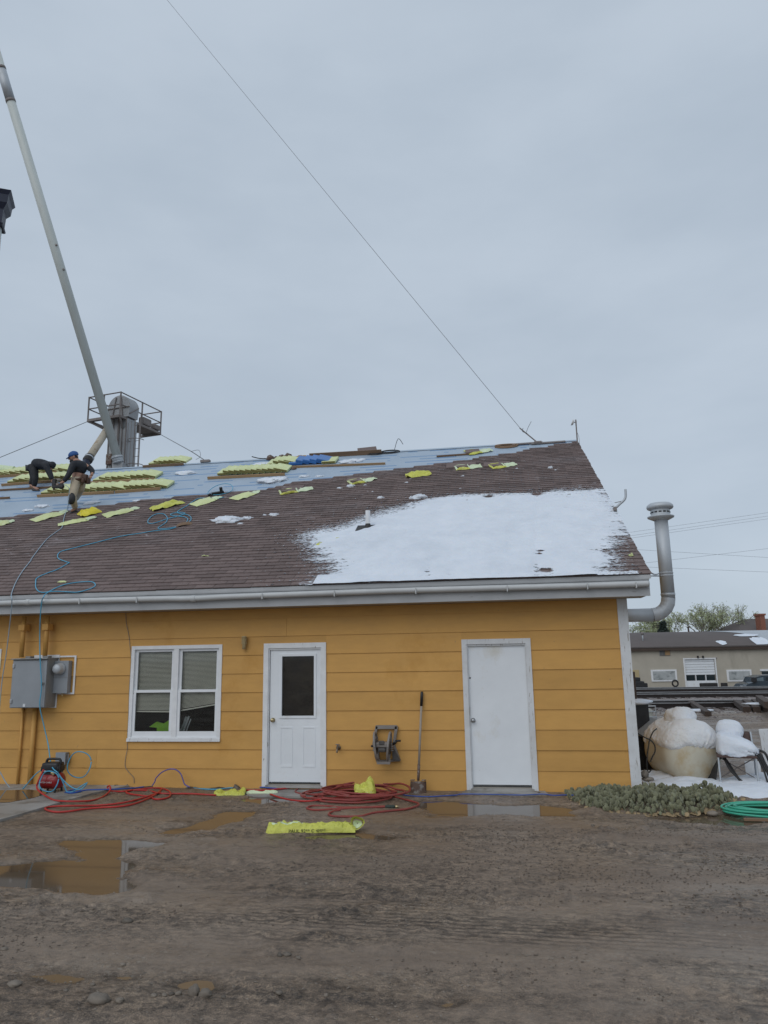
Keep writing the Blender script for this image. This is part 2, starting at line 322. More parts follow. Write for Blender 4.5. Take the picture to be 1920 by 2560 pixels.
M['needle'] = mat('spruce_needles', (.045, .06, .05), (.03, .042, .035), 3)
M['brick'] = mat('red_brick', (.30, .12, .08), (.22, .09, .06), 6)
M['paint_blue'] = mat('slate_blue_car_paint', (.045, .065, .085), None, 3, rough=(.2, .3), coat=.5)
M['carglass'] = mat('car_glass', (.03, .04, .045), None, 3, rough=(.05, .1), spec=.7)
M['poly'] = mat('milky_poly_tank', (.55, .55, .48), (.48, .48, .42), 3, rough=(.35, .5))
M['tank'] = mat('cream_tank_paint', (.60, .56, .45), (.54, .50, .40), 2.2, rough=(.4, .55), bump=.1, bscale=40, bdist=.003,
                stain=(1.5, (1, 1, 1), .56, .74, (.44, .30, .13)), stain2=(30, (1, 1, 1), .76, .79, (.18, .08, .05)))
M['chairseat'] = mat('brown_chair_shell', (.085, .05, .042), None, 8, rough=(.5, .7))
M['pad'] = mat('cactus_pad', (.215, .215, .128), (.150, .153, .088), 26, rough=(.6, .75), bump=.6, bscale=120, bdist=.006, rand=.3, stain=(9, (1, 1, 1), .52, .62, (.115, .12, .062)), stain2=(13, (1, 1, 1), .64, .70, (.27, .24, .14)))
M['pad'].node_tree.nodes['Principled BSDF'].inputs['Sheen Weight'].default_value = .16; M['pad'].node_tree.nodes['Principled BSDF'].inputs['Sheen Roughness'].default_value = .6
M['deadpad'] = mat('dried_cactus_pad', (.34, .25, .14), (.25, .18, .10), 20, rough=(.7, .85), rand=.2)
M['stone'] = mat('river_stone', (.19, .16, .13), (.12, .10, .08), 9, rough=(.5, .75), rand=.4, bump=.3, bscale=40, bdist=.006)
M['pebble'] = mat('pebble_mix', (.27, .225, .18), (.13, .105, .083), 16, rough=(.5, .8), stain=(40, (1, 1, 1), .66, .74, (.34, .31, .27)))
M['clod'] = mat('dark_mud_clod', (.15, .117, .09), (.09, .07, .053), 12, rough=(.55, .8), bump=.5, bscale=60, bdist=.006)
M['lime'] = mat('lime_safety_cloth', (.30, .62, .04), None, 8); M['paper'] = mat('white_paper', (.7, .72, .74), None, 8)
M['copper'] = mat('weathered_brass_tap', (.25, .20, .15), None, 15, metal=.7, rough=(.4, .6))
# ================================================================== THE GROUND
zA = lambda x, y: (x*.38577, 1860+y*.38577)                 # survey sheets: local reading -> photo pixel
zB = lambda x, y: (500+x*.38577, 1860+y*.38577)
zC = lambda x, y: (1140+x*.47016, 1900+y*.47016)
zD = lambda x, y: (x*.57866, 2200+y*.57866)
zE = lambda x, y: (960+x*.57866, 2200+y*.57866)
zR = lambda x, y: (x*.28933, 960+y*.28933)                  # roof, left
zS = lambda x, y: (480+x*.28933, 1080+y*.28933)             # roof, middle
zT = lambda x, y: (960+x*.28933, 1020+y*.28933)             # roof, right
zU = lambda x, y: (1500+x*.27132, 1500+y*.27132)            # yard, right
zW = lambda x, y: (x*.24111, 1500+y*.24111)                 # wall, left
zX = lambda x, y: (350+x*.12658, 1230+y*.12658)
def gxy(z, pts): return [(p.x, p.y) for p in (at_ground(*z(*q)) for q in pts)]
PUD = [gxy(zA, [(0,780),(250,752),(540,738),(560,690),(430,640),(420,618),(640,612),(880,615),(1030,640),(900,662),(800,690),(790,740),(835,760),(838,850),(815,935),(620,955),(250,945),(100,905),(0,880),(-150,870),(-150,790)]),
       gxy(zA, [(1000,575),(1200,530),(1400,465),(1500,438),(1660,428),(1640,455),(1500,505),(1350,545),(1130,585)]),
       gxy(zB, [(310,318),(440,300),(800,295),(830,312),(760,350),(640,372),(520,366),(400,385),(300,372)]),
       gxy(zB, [(690,595),(800,580),(960,568),(1050,570),(1120,585),(1360,600),(1200,612),(1000,596),(850,610),(720,612)]),
       gxy(zC, [(-200,215),(0,212),(250,232),(430,232),(640,262),(600,292),(440,300),(250,282),(80,297),(-120,300)]),
       gxy(zC, [(1060,305),(1250,300),(1350,285),(1480,285),(1560,310),(1700,310),(1700,330),(1500,338),(1380,345),(1200,332)]),
       gxy(zD, [(130,400),(250,392),(365,410),(330,430),(210,432)]),
       gxy(zD, [(760,440),(850,420),(930,420),(960,465),(880,475),(790,455)]),
       gxy(zD, [(500,408),(560,402),(585,412),(530,420)]),
       gxy(zE, [(230,522),(290,512),(320,525),(260,535)])]
WATER_Z = -.1035
def spread(a, b, d, g): # dense a..b by d, then growing steps outwards by factor g
    mid = list(np.arange(a, b+d/2, d)); lo = []; st = d; x = a
    while x > -700: st *= g; x -= st; lo.append(x)
    hi = []; st = d; x = mid[-1]
    while x < 900: st *= g; x += st; hi.append(x)
    return np.array(lo[::-1]+mid+hi)
gx = spread(-9.2, 6.2, .03, 1.16); gy = spread(-7.6, .25, .024, 1.10)
GX, GY = np.meshgrid(gx, gy)
far_d = GX*_fh.x+(GY-CAM.y)*_fh.y                           # distance ahead of the camera
def sstep(a, b, x): t = np.clip((x-a)/(b-a), 0, 1); return t*t*(3-2*t)
near = sstep(30, 12, np.hypot(GX, GY+4))
n_big = fbm(GX*.5+3, GY*.7, 3)-.5; n_mid = fbm(GX*2.1, GY*3.0+9, 4)-.5; n_sm = fbm(GX*13, GY*16, 3)-.5
clod = np.clip(fbm(GX*5+40, GY*7, 4)-.52, 0, 1)*fbm(GX*28, GY*36, 2)*sstep(.40, .62, fbm(GX*.8+11, GY*1.1+5, 3))
rutmask = sstep(-4.4, -5.4, GY+.25*np.sin(GX*.4))*sstep(.34, .6, fbm(GX*.22+7, GY*1.4, 3))
rut = np.sin(GY*38+GX*1.6+3*fbm(GX*.6, GY*.6, 2))*rutmask
ZG = -.082 + near*(n_big*.010 + n_mid*.012 + n_sm*.009 + clod*.20 + rut*.010)
ZG = np.maximum(ZG, -.0985+.004*n_sm)
wob = (fbm(GX*2.5+60, GY*4, 4)-.5)
for poly in PUD:
    xs = [p[0] for p in poly]; ys = [p[1] for p in poly]
    bx = (GX > min(xs)-.6) & (GX < max(xs)+.6) & (GY > min(ys)-.6) & (GY < max(ys)+.6)
    if not bx.any(): continue
    sd = poly_dist(GX[bx], GY[bx], poly)+wob[bx]*.30*min(1, (max(ys)-min(ys))/.5)
    k = sstep(-.16, .10, sd); ZG[bx] = ZG[bx]*(1-k)+k*(-.118+n_sm[bx]*.01)
ZG = np.where(far_d > 24, -.09-.25*sstep(24, 27, far_d), ZG)
ZG = np.where(far_d > 42, -.34-2.0*sstep(42, 47, far_d), ZG)
ZG = np.where((GY > .15) & (GX < 1.7) & (far_d < 30), -.15, ZG)   # under the shop
def ground_material():
    m = bpy.data.materials.new('wet_gravel_dirt'); m.use_nodes = True; t = m.node_tree; n = t.nodes; l = t.links; b = n['Principled BSDF']
    co = n.new('ShaderNodeTexCoord')
    def nz_(sc, det=6, ro=.6, st=(1, 1, 1)):
        mp_ = n.new('ShaderNodeMapping'); mp_.inputs['Scale'].default_value = st; l.new(co.outputs['Object'], mp_.inputs['Vector'])
        q = n.new('ShaderNodeTexNoise'); q.inputs['Scale'].default_value = sc; q.inputs['Detail'].default_value = det; q.inputs['Roughness'].default_value = ro; l.new(mp_.outputs['Vector'], q.inputs['Vector']); return q
    def ramp(src, stops):
        r = n.new('ShaderNodeValToRGB'); e = r.color_ramp.elements
        e[0].position, e[0].color = stops[0][0], (*stops[0][1], 1); e[1].position, e[1].color = stops[-1][0], (*stops[-1][1], 1)
        for p, c in stops[1:-1]: q = e.new(p); q.color = (*c, 1)
        l.new(src, r.inputs['Fac']); return r
    def mix(a, b_, f, mode='MIX'):
        q = n.new('ShaderNodeMix'); q.data_type = 'RGBA'; q.blend_type = mode
        if isinstance(f, (int, float)): q.inputs['Factor'].default_value = f
        else: l.new(f, q.inputs['Factor'])
        for k, w in (('A', a), ('B', b_)):
            if isinstance(w, tuple): q.inputs[k].default_value = (*w, 1)
            else: l.new(w, q.inputs[k])
        return q.outputs['Result']
    big = nz_(.5, 6, .62, (.6, 1.3, 1)); strk = nz_(1.0, 7, .65, (.30, 3.2, 1)); fine = nz_(20, 10, .78, (.85, 1.15, 1)); grit = nz_(110, 4, .7)
    mr_ = lambda src, a_, b_, c_, d_: (lambda q: (l.new(src, q.inputs['Value']), q.outputs['Result'])[1])(mrn(a_, b_, c_, d_))
    def mrn(a_, b_, c_, d_):
        q = n.new('ShaderNodeMapRange'); q.inputs['From Min'].default_value = a_; q.inputs['From Max'].default_value = b_; q.inputs['To Min'].default_value = c_; q.inputs['To Max'].default_value = d_; return q
    def mth(op, a_, b_):
        q = n.new('ShaderNodeMath'); q.operation = op
        for i, w_ in enumerate((a_, b_)):
            if isinstance(w_, (int, float)): q.inputs[i].default_value = w_
            else: l.new(w_, q.inputs[i])
        return q.outputs[0]
    c0 = ramp(big.outputs['Fac'], [(.28, (.138, .101, .073)), (.5, (.205, .156, .117)), (.74, (.262, .208, .160))]).outputs['Color']
    c3 = ramp(strk.outputs['Fac'], [(.30, (.70, .69, .68)), (.48, (1., 1., 1.)), (.70, (1.2, 1.2, 1.19))]).outputs['Color']; c = mix(c0, c3, .5, 'MULTIPLY')
    rough_area = mr_(nz_(.75, 6, .62, (.55, 1.7, 1)).outputs['Fac'], .42, .60, .22, 1.)          # churned against smoothed mud
    mid_ = nz_(8, 10, .76); c = mix(c, ramp(mid_.outputs['Fac'], [(.41, (.50, .49, .48)), (.48, (.96, .96, .96)), (.59, (1.38, 1.36, 1.33))]).outputs['Color'], mth('MULTIPLY', rough_area, .8), 'MULTIPLY')  # dark blotches: wet soil, with clod shadows put into the colour
    c1 = ramp(fine.outputs['Fac'], [(.41, (.38, .37, .36)), (.49, (.98, .98, .98)), (.60, (1.6, 1.56, 1.5))]).outputs['Color']; c = mix(c, c1, mth('MULTIPLY', rough_area, .9), 'MULTIPLY')
    c2 = ramp(grit.outputs['Fac'], [(.40, (.62, .62, .62)), (.54, (1.05, 1.05, 1.05)), (.63, (1.8, 1.75, 1.65))]).outputs['Color']; c = mix(c, c2, mth('MULTIPLY', rough_area, .85), 'MULTIPLY')
    vo = n.new('ShaderNodeTexVoronoi'); vo.inputs['Scale'].default_value = 60; l.new(co.outputs['Object'], vo.inputs['Vector'])
    vs = n.new('ShaderNodeSeparateColor'); l.new(vo.outputs['Color'], vs.inputs['Color'])
    gm = mr_(nz_(1.3, 5, .6, (.8, 1.8, 1)).outputs['Fac'], .52, .66, 0., .8); c = mix(c, (.27, .235, .19), mth('MULTIPLY', mr_(vs.outputs['Red'], .86, .99, 0., 1.), gm))
    sz_ = n.new('ShaderNodeSeparateXYZ'); l.new(co.outputs['Object'], sz_.inputs['Vector'])
    hz = mth('ADD', sz_.outputs['Z'], mth('MULTIPLY', mth('SUBTRACT', fine.outputs['Fac'], .5), .02)); wetm = mr_(hz, -.103, -.088, 1., 0.)     # soaked rim round standing water
    c = mix(c, (.62, .60, .58), mth('MULTIPLY', wetm, .85), 'MULTIPLY')
    wv = n.new('ShaderNodeTexWave'); wv.bands_direction = 'Y'; wv.inputs['Scale'].default_value = 4.6; wv.inputs['Distortion'].default_value = 2.2; wv.inputs['Detail'].default_value = 3; wv.inputs['Detail Scale'].default_value = 2.5
    mw = n.new('ShaderNodeMapping'); mw.inputs['Rotation'].default_value = (0, 0, .05); l.new(co.outputs['Object'], mw.inputs['Vector']); l.new(mw.outputs['Vector'], wv.inputs['Vector'])
    tread = mth('MULTIPLY', mr_(wv.outputs['Fac'], .45, .15, 0., 1.), mth('MULTIPLY', mr_(nz_(.42, 3, .5, (.35, 1.5, 1)).outputs['Fac'], .50, .62, 0., 1.), mr_(sz_.outputs['Y'], -3.6, -4.6, 0., 1.)))      # tread lines pressed by wheels
    c = mix(c, (.58, .57, .56), tread, 'MULTIPLY')
    l.new(c, b.inputs['Base Color'])
    r0 = mr_(nz_(.8, 5, .6, (.45, 1.9, 1)).outputs['Fac'], .38, .62, .26, .68); r1 = mth('SUBTRACT', r0, mth('MULTIPLY', wetm, .28)); r2 = mth('MAXIMUM', r1, .16); l.new(r2, b.inputs['Roughness'])
    b.inputs['Specular IOR Level'].default_value = .5
    ad = mth('ADD', mth('MULTIPLY', fine.outputs['Fac'], 1.2), mth('ADD', grit.outputs['Fac'], mth('ADD', mth('MULTIPLY', tread, -.9), mth('MULTIPLY', mid_.outputs['Fac'], 2.5))))
    bp = n.new('ShaderNodeBump'); bp.inputs['Distance'].default_value = .018; l.new(mr_(rough_area, 0., 1., .22, .9), bp.inputs['Strength']); l.new(ad, bp.inputs['Height']); l.new(bp.outputs['Normal'], b.inputs['Normal'])
    return m
M['ground'] = ground_material()
grd = grid_obj('ground', np.stack([GX, GY, ZG], -1), M['ground']); tag(grd, 'brown wet gravel and mud yard', 'ground', kind='structure')
def ground_z(x, y):
    i = np.clip(np.searchsorted(gx, x)-1, 0, len(gx)-2); j = np.clip(np.searchsorted(gy, y)-1, 0, len(gy)-2); return float(ZG[j, i])
def water_mat(name, c, rough=.03):
    m = mat(name, c, tuple(x*.8 for x in c), 2, rough=(rough, rough+.03), spec=.5); m.node_tree.nodes['Principled BSDF'].inputs['IOR'].default_value = 1.33; return m
M['water'] = water_mat('shallow_puddle', (.120, .088, .060)); M['mudwater'] = water_mat('muddy_puddle', (.21, .14, .078), .16)
wl = ['wide shallow puddle mirroring the window edge', 'thin brown film of water under the window', 'rainwater standing at the half-glass door', 'thin puddle along the long yellow bag', 'brown puddle before the plain white door', 'puddle beside the green hose and cactus', 'small muddy puddle in the wheel rut', 'muddy puddle behind the round stones', 'tiny muddy puddle', 'faint muddy puddle']
for i, poly in enumerate(PUD):
    xs = [p[0] for p in poly]; ys = [p[1] for p in poly]; z = WATER_Z-.0006*i
    o = MB().add([(min(xs)-.3, min(ys)-.3, z), (max(xs)+.3, min(ys)-.3, z), (max(xs)+.3, max(ys)+.3, z), (min(xs)-.3, max(ys)+.3, z)], [(0, 1, 2, 3)]).build('puddle', M['mudwater'] if i >= 6 else M['water'])
    tag(o, wl[i], 'puddle', kind='structure')
# concrete pad, door slabs
pad = [(-12, -.03), (-12, -3.6)]+[(p.x, p.y) for p in (at_ground(*zA(*q), -.05) for q in ((-60, 505), (130, 452), (400, 372), (600, 316)))]+[(-5.75, -.03)]
tag(MB().prism(pad[::-1], -.14, -.052, 'z').build('concrete_pad', M['concrete']), 'pale concrete pad under the red compressor', 'concrete pad', kind='structure')
pw = [(p.x, p.y) for p in (at_ground(*zA(*q), -.05) for q in ((-200, 306), (190, 296), (330, 312), (214, 350), (60, 378), (-200, 384)))]
tag(MB().add([(x, y, -.0478) for x, y in pw], [tuple(range(len(pw)))[::-1]]).build('puddle', M['water']), 'rainwater lying on the concrete pad', 'puddle', kind='structure')
tag(MB().prism([(-3.75, -.03), (-3.70, -.52), (-2.7, -.58), (-2.62, -.03)][::-1], -.14, -.083, 'z').build('door_slab', M['concrete']), 'wet concrete slab at the half-glass door', 'door slab', kind='structure')
tag(MB().prism([(-.62, -.03), (-.66, -.22), (-.35, -.33), (.25, -.36), (.52, -.25), (.48, -.03)][::-1], -.14, -.066, 'z').build('door_slab', M['concrete']), 'concrete slab at the plain white door', 'door slab', kind='structure')
# loose gravel, joined: far past counting
def rocks(name, pts, sizes, m, label, cat, seed=1, squash=.6):
    rs = np.random.RandomState(seed); base = np.array([(1,0,0),(0,1,0),(-1,0,0),(0,-1,0),(0,0,1),(.7,.7,.45),(-.7,.7,.4),(-.7,-.7,.45),(.7,-.7,.4)], float)
    fs0 = np.array([(0,5,8),(5,1,6),(6,2,7),(7,3,8),(4,5,6),(4,6,7),(4,7,8),(4,8,5),(0,1,5),(1,2,6),(2,3,7),(3,0,8)]); fs0 = fs0[[0,1,2,3,4,5,6,7,8,9,10,11]]
    k = len(pts); ang = rs.rand(k)*6.28; sc = np.stack([sizes*rs.uniform(.8, 1.4, k), sizes*rs.uniform(.6, 1.1, k), sizes*squash*rs.uniform(.6, 1.3, k)], -1)
    v = base[None]*rs.uniform(.75, 1.2, (k, 9, 1))*sc[:, None]; c, s = np.cos(ang)[:, None], np.sin(ang)[:, None]
    x = v[..., 0]*c-v[..., 1]*s; y = v[..., 0]*s+v[..., 1]*c
    v = np.stack([x, y, v[..., 2]], -1)+pts[:, None]; f = (fs0[None]+(np.arange(k)*9)[:, None, None]).reshape(-1, 3)
    me = bpy.data.meshes.new(name); me.from_pydata(v.reshape(-1, 3).tolist(), [], f.tolist()); me.materials.append(m); o = bpy.data.objects.new(name, me); col.objects.link(o)
    return tag(o, label, cat, kind='stuff')
rs = np.random.RandomState(11); K = 75000
px_ = rs.uniform(-8.6, 5, K); py_ = -7.3+7.3*rs.rand(K)**.8
dens = fbm(px_*1.1+5, py_*1.7, 4); wallg = ((py_ > -1.5) & (px_ < -3.2) & (px_ > -6.4))
ok = (rs.rand(K) < np.where(wallg, .9, sstep(.44, .66, dens)*.7+.10)) & ~((px_ < -5.9) & (py_ > -1.9))
for poly in PUD: ok &= poly_dist(px_, py_, poly) < .02+.09*rs.rand(K)**2
px_, py_ = px_[ok], py_[ok]; sz = .0028+.0075*rs.rand(len(px_))**3.5+.004*(rs.rand(len(px_)) > .97)
iz = np.clip(np.searchsorted(gx, px_)-1, 0, len(gx)-1); jz = np.clip(np.searchsorted(gy, py_)-1, 0, len(gy)-1)
rocks('gravel', np.stack([px_, py_, ZG[jz, iz]+sz*.1], -1), sz, M['pebble'], 'loose small gravel scattered over the yard', 'gravel')
K = 60000; px_ = rs.uniform(-4.5, 4.6, K); py_ = -7.2+6.6*rs.rand(K)**1.1
band = fbm(px_*.55+31, py_*1.5+2, 4); ok = (rs.rand(K) < sstep(.50, .68, band)*.85+.012)
for poly in PUD: ok &= poly_dist(px_, py_, poly) < -.05
px_, py_ = px_[ok], py_[ok]; sz = .0028+.009*rs.rand(len(px_))**4
iz = np.clip(np.searchsorted(gx, px_)-1, 0, len(gx)-1); jz = np.clip(np.searchsorted(gy, py_)-1, 0, len(gy)-1)
rocks('mud_crumbs', np.stack([px_, py_, ZG[jz, iz]+sz*.15], -1), sz, M['clod'], 'dark crumbs of mud thrown up by wheels', 'mud', 8, .7)
# the stones one can pick out
def stone(px, w, h, label, group=None, seed=0):
    p = at_ground(*px); z = ground_z(p.x, p.y); d = (p-CAM).length/FPX*.82
    b = MB().blob((0, 0, 0), (w*d/2, w*d*.38, h*d/2), seed, .10, 18, 12, fine=.20)
    o = b.build('stone', M['stone'], smooth=True); o.location = (p.x, p.y, z+h*d*.16); o.rotation_euler = (0, 0, rnd.uniform(-.6, .6)); tag(o, label, 'stone', group)
stone(zD(550, 186), 27, 15, 'lone rounded grey stone on bare mud below the wide puddle', seed=1)
stone(zD(425, 533), 56, 26, 'largest brown flat stone, at lower left', seed=2); stone(zD(515, 532), 22, 13, 'pale stone just right of the largest brown stone', seed=3)
stone(zD(838, 512), 33, 31, 'round upright tan stone in the row of pebbles', seed=4); stone(zD(886, 524), 34, 22, 'pinkish grey stone leaning by the round tan one', seed=5)
stone(zD(63, 458), 34, 15, 'flat pale stone at the left edge', seed=6)
for i, q in enumerate([(1208,338,16,13),(1240,334,22,12),(1290,350,13,8),(530,375,14,9),(20,306,20,9),(285,484,14,7),(1205,514,18,11),(1408,512,13,10),(400,460,14,7),(710,505,14,9),(665,508,16,10),(740,500,14,9),(770,500,18,10),(965,515,14,9),(1010,470,10,7),(340,582,9,8),(625,400,11,7),(905,498,14,9)]):
    stone(zD(q[0], q[1]), q[2], q[3], 'small pale pebble bedded in the muddy wheel tracks', 'small pebbles in the wheel tracks', 20+i)
for i, q in enumerate([(727,355,10,8),(1072,532,9,7),(516,476,9,5),(1225,460,6,5),(286,443,6,5),(690,425,12,4)]):
    stone(zC(q[0], q[1]), q[2], q[3], 'small stone on the bare dirt right of the yellow bags', 'small stones right of the bags', 60+i)

# ================================================================== THE SHOP
shop = empty('shop_building', (-3, 3, GZ)); tag(shop, 'long ochre lap-sided shop with brown roof half stripped', 'building')
def part(mb, name, m, parent=None, smooth=False): # a part of the shop, built in world coordinates
    o = mb.build(name, m, smooth=smooth); p = parent or shop
    o.parent = p; o.matrix_parent_inverse = p_world(p).inverted(); return o
def p_world(o):
    m = Matrix.LocRotScale(o.location, o.rotation_euler, o.scale)
    return p_world(o.parent) @ o.matrix_parent_inverse @ m if o.parent is not None else m
XL, XR = -17.0, 1.655
OPEN = [(-9.62, -8.102, .603, 2.042), (-5.818, -4.310, .603, 2.042), (-3.636, -2.654, -.05, 2.041), (-.601, .400, -.067, 2.041)]
w = MB(); xs = sorted({XL, 1.75, *[a for o in OPEN for a in o[:2]]})
for a, b in zip(xs[:-1], xs[1:]):
    op = [o for o in OPEN if o[0] <= a+1e-6 and o[1] >= b-1e-6]
    zs = [(-.14, 2.60)] if not op else [(-.14, op[0][2]+.03), (op[0][3]-.03, 2.60)]
    for z0, z1 in zs: w.box((a-(.03 if op else -.03), .0, z0), (b+(.03 if op else -.03), .14, z1)) if op else w.box((a, .0, z0), (b, .14, z1))
part(w, 'wall', M['soffit'])
part(MB().box((1.60, .14, -.14), (1.758, 14.0, 2.60)), 'gable_wall', M['siding']); part(MB().prism([(-.1, 2.602), (14.2, 2.602), (7.05, 6.95)], 1.60, 1.756, 'x'), 'gable_wall', M['siding'])
LAP = .279; rows = [2.429-LAP*k for k in range(10)]
def board(x0, x1, z0, z1, zb): # part of a lap board whose butt edge is at zb
    y = lambda z: -.021+.013*(z-zb)/LAP
    j = rnd.uniform(-.0015, .0015)
    return MB().prism([(y(z0)+j, z0), (.0, z0), (.0, z1), (y(z1)+j, z1)], x0, x1, 'x')
joints = {8: [-6.32], 7: [-5.86], 1: [-3.28], 4: [-11.0], 2: [-12.0], 9: [-10.0]}
for k, zb in enumerate(rows):
    zt = min(zb+LAP, 2.575); ops = [o for o in OPEN if o[2] < zt-.001 and o[3] > zb+.001]
    cuts = [(XL, XR)]
    for o in ops:
        nc = []
        for a, b in cuts:
            if o[1] <= a or o[0] >= b: nc.append((a, b)); continue
            if o[0] > a: nc.append((a, o[0]))
            if o[1] < b: nc.append((o[1], b))
        cuts = nc
        if o[3] < zt-.004: part(board(o[0], o[1], o[3], zt, zb), 'siding_board', M['siding'])
        if o[2] > zb+.004: part(board(o[0], o[1], zb, o[2], zb), 'siding_board', M['siding'])
    for j in joints.get(k, []):
        nc = []
        for a, b in cuts:
            if a+.1 < j < b-.1: nc += [(a, j-.0014), (j+.0014, b)]
            else: nc.append((a, b))
        cuts = nc
    for a, b in cuts: part(board(a, b, zb, zt, zb), 'siding_board', M['siding'])
part(MB().box((XL, -.004, -.13), (XR, .0, -.075)), 'base_strip', M['fascia'])
ct = part(MB().prism([(1.655, -.03), (1.795, -.032), (1.795, .0), (1.655, .0)], -.10, 2.575, 'z'), 'corner_trim', M['peel']); ct['label'] = 'white corner board with peeling paint'
part(MB().prism([(1.765, .0), (1.795, .0), (1.795, .12), (1.765, .12)], -.10, 2.575, 'z'), 'corner_trim', M['peel'])
# eave: soffit, fascia, gutter
part(MB().box((XL, -.43, 2.577), (2.0, 0, 2.60)), 'soffit', M['soffit'])
fa = part(MB().prism([(-.45, 2.575), (-.428, 2.575), (-.428, 2.85), (-.45, 2.84)], XL, 2.045, 'x'), 'fascia', M['fascia'])
part(MB().prism([(-.464, 2.80), (-.452, 2.80), (-.452, 2.862), (-.464, 2.855)], XL, 2.05, 'x'), 'drip_board', M['fascia'])
rk = MB(); q0, q1 = roof(2.0, .02, -.03), roof(2.0, 8.58, -.03)
rk.add([(2.0, q0.y, 2.575), (2.046, q0.y, 2.575), (2.046, q0.y, q0.z), (2.0, q0.y, q0.z), (2.0, q1.y, q1.z-.2), (2.046, q1.y, q1.z-.2), (2.046, q1.y, q1.z), (2.0, q1.y, q1.z)],
       [(0, 1, 2, 3), (7, 6, 5, 4), (1, 5, 6, 2), (0, 3, 7, 4), (0, 4, 5, 1), (3, 2, 6, 7)])
part(rk, 'rake_board', M['fascia'])
gsag = lambda x: 2.742-.012*math.exp(-((x+4.6)/.35)**2)-.006*sin(x*1.1)
gut = part(MB().tube([(x, -.507, gsag(x)) for x in np.arange(XL, 2.04, .25)]+[(2.03, -.507, gsag(2.03))], .042, 14), 'gutter_pipe', M['gutter'], smooth=True)
for x in (-7.35, -6.45, -5.5, -4.6, -3.5, -2.4, -1.2, .1, 1.2, 1.85):
    part(MB().lathe([(.045, -.035), (.049, -.03), (.049, .03), (.045, .035)], 14, Matrix.Translation((x, -.507, gsag(x))) @ Matrix.Rotation(pi/2, 4, 'Y')) if x in (-7.35, -4.6) else
         MB().box((x-.008, -.56, gsag(x)-.056), (x+.008, -.45, gsag(x)-.048)).box((x-.008, -.562, gsag(x)-.056), (x+.008, -.554, gsag(x)+.03)), 'gutter_bracket', M['gutter'], gut)

# roof slab, shingles, membrane
rf = MB(); a = [roof(XL, -.0, -.008), roof(2.07, 0, -.008), roof(2.07, 8.6, -.008), roof(XL, 8.6, -.008)]; bt = [p-V((0, 0, .05)) for p in a]
rf.add(a+bt, [(0, 1, 2, 3), (7, 6, 5, 4), (0, 4, 5, 1), (1, 5, 6, 2), (2, 6, 7, 3), (3, 7, 4, 0)])
back = [roof(XL, 8.6, -.008), roof(2.07, 8.6, -.008), V((2.07, 14.6, 2.7)), V((XL, 14.6, 2.7))]; rf.add(back+[p-V((0, 0, .05)) for p in back], [(0, 1, 2, 3), (7, 6, 5, 4), (1, 5, 6, 2), (0, 3, 7, 4)])
roofo = part(rf, 'roof', M['fascia'])
BND = [roof_xs(*q) for q in ((-180, 1320), (0, 1296), (197, 1271), (341, 1252), (480, 1240), (642, 1224.7), (740, 1206), (960, 1176), (1139, 1153), (1261, 1134), (1336, 1121), (1434, 1105))]
BND = [(XL, 2.9)]+BND+[(2.09, 8.47)]
def bnd_x(s): # leftmost x still shingled at slope distance s
    if s <= BND[0][1]: return XL
    for (xa, sa), (xb, sb) in zip(BND[:-1], BND[1:]):
        if sa <= s <= sb: return xa+(xb-xa)*(s-sa)/(sb-sa+1e-9)
    return 99
SNOW = [roof_xs(x*1.15733, y*1.15733) for x, y in ((664,1158),(700,1147),(740,1140),(780,1126),(830,1108),(870,1094),(920,1078),(1000,1068),(1100,1066),(1200,1064),(1300,1062.5),(1318,1078),(1332,1105),(1346,1130),(1335,1155),(1318,1180),(1312,1200),(1318,1225),(1306,1247),(1302,1252),(1000,1262),(760,1262),(690,1260),(715,1245),(735,1222),(700,1210),(690,1190),(668,1170))]
EXPO = .1405; TAB = .305
def tab_mesh():
    b = MB(); w2 = TAB/2-.003
    b.add([(-w2, 0, 0), (w2, 0, 0), (w2, 0, .014), (-w2, 0, .014), (-w2, .17, -.004), (w2, .17, -.004), (w2, .17, .001), (-w2, .17, .001)], [(0, 1, 2, 3), (3, 2, 6, 7), (1, 5, 6, 2), (0, 3, 7, 4)])
    return b
tabs = []; nc = int(8.45/EXPO)
for i in range(nc):
    s = i*EXPO+.0; xl = bnd_x(s+.07); off = (i % 2)*TAB/2+rnd.uniform(-.012, .012)
    x = 2.08-TAB/2-off+.0
    if off > .1: tabs.append((2.08-off/2, s, off/TAB))
    while x > max(xl, XL)+TAB*.3: tabs.append((x, s, 1.)); x -= TAB
ax = np.array([t[0] for t in tabs]); as_ = np.array([t[1] for t in tabs]); under = poly_dist(ax, as_+.07, SNOW) > .05
vis = [(t[1]**2+abs(t[0])*.2 + (1e3 if t[0] < -8.4 else 0) + (1e3 if u else 0), k) for k, (t, u) in enumerate(zip(tabs, under))]
pick = {k for _, k in sorted(vis)[:300]}
tm = tab_mesh(); proto = None; rest = MB(); Q = RM.to_quaternion()
rowt = {}
for k, (x, s, wf) in enumerate(tabs):
    lift = rnd.uniform(0, .004); ya = rnd.uniform(-.006, .006)
    if k in pick:
        p = roof(x, s+ya, .003+lift)
        if proto is None: proto = tm.build('shingle', M['shingle']); o = proto
        else: o = proto.copy(); col.objects.link(o)
        o.rotation_mode = 'QUATERNION'; o.rotation_quaternion = Q; o.location = p; o.scale = (wf, 1, 1)
        o.parent = roofo; o.matrix_parent_inverse = p_world(roofo).inverted()
    else: rest.add([roof(x+v[0]*wf, s+ya+v[1], .003+lift+v[2]) for v in tm.v], tm.f)
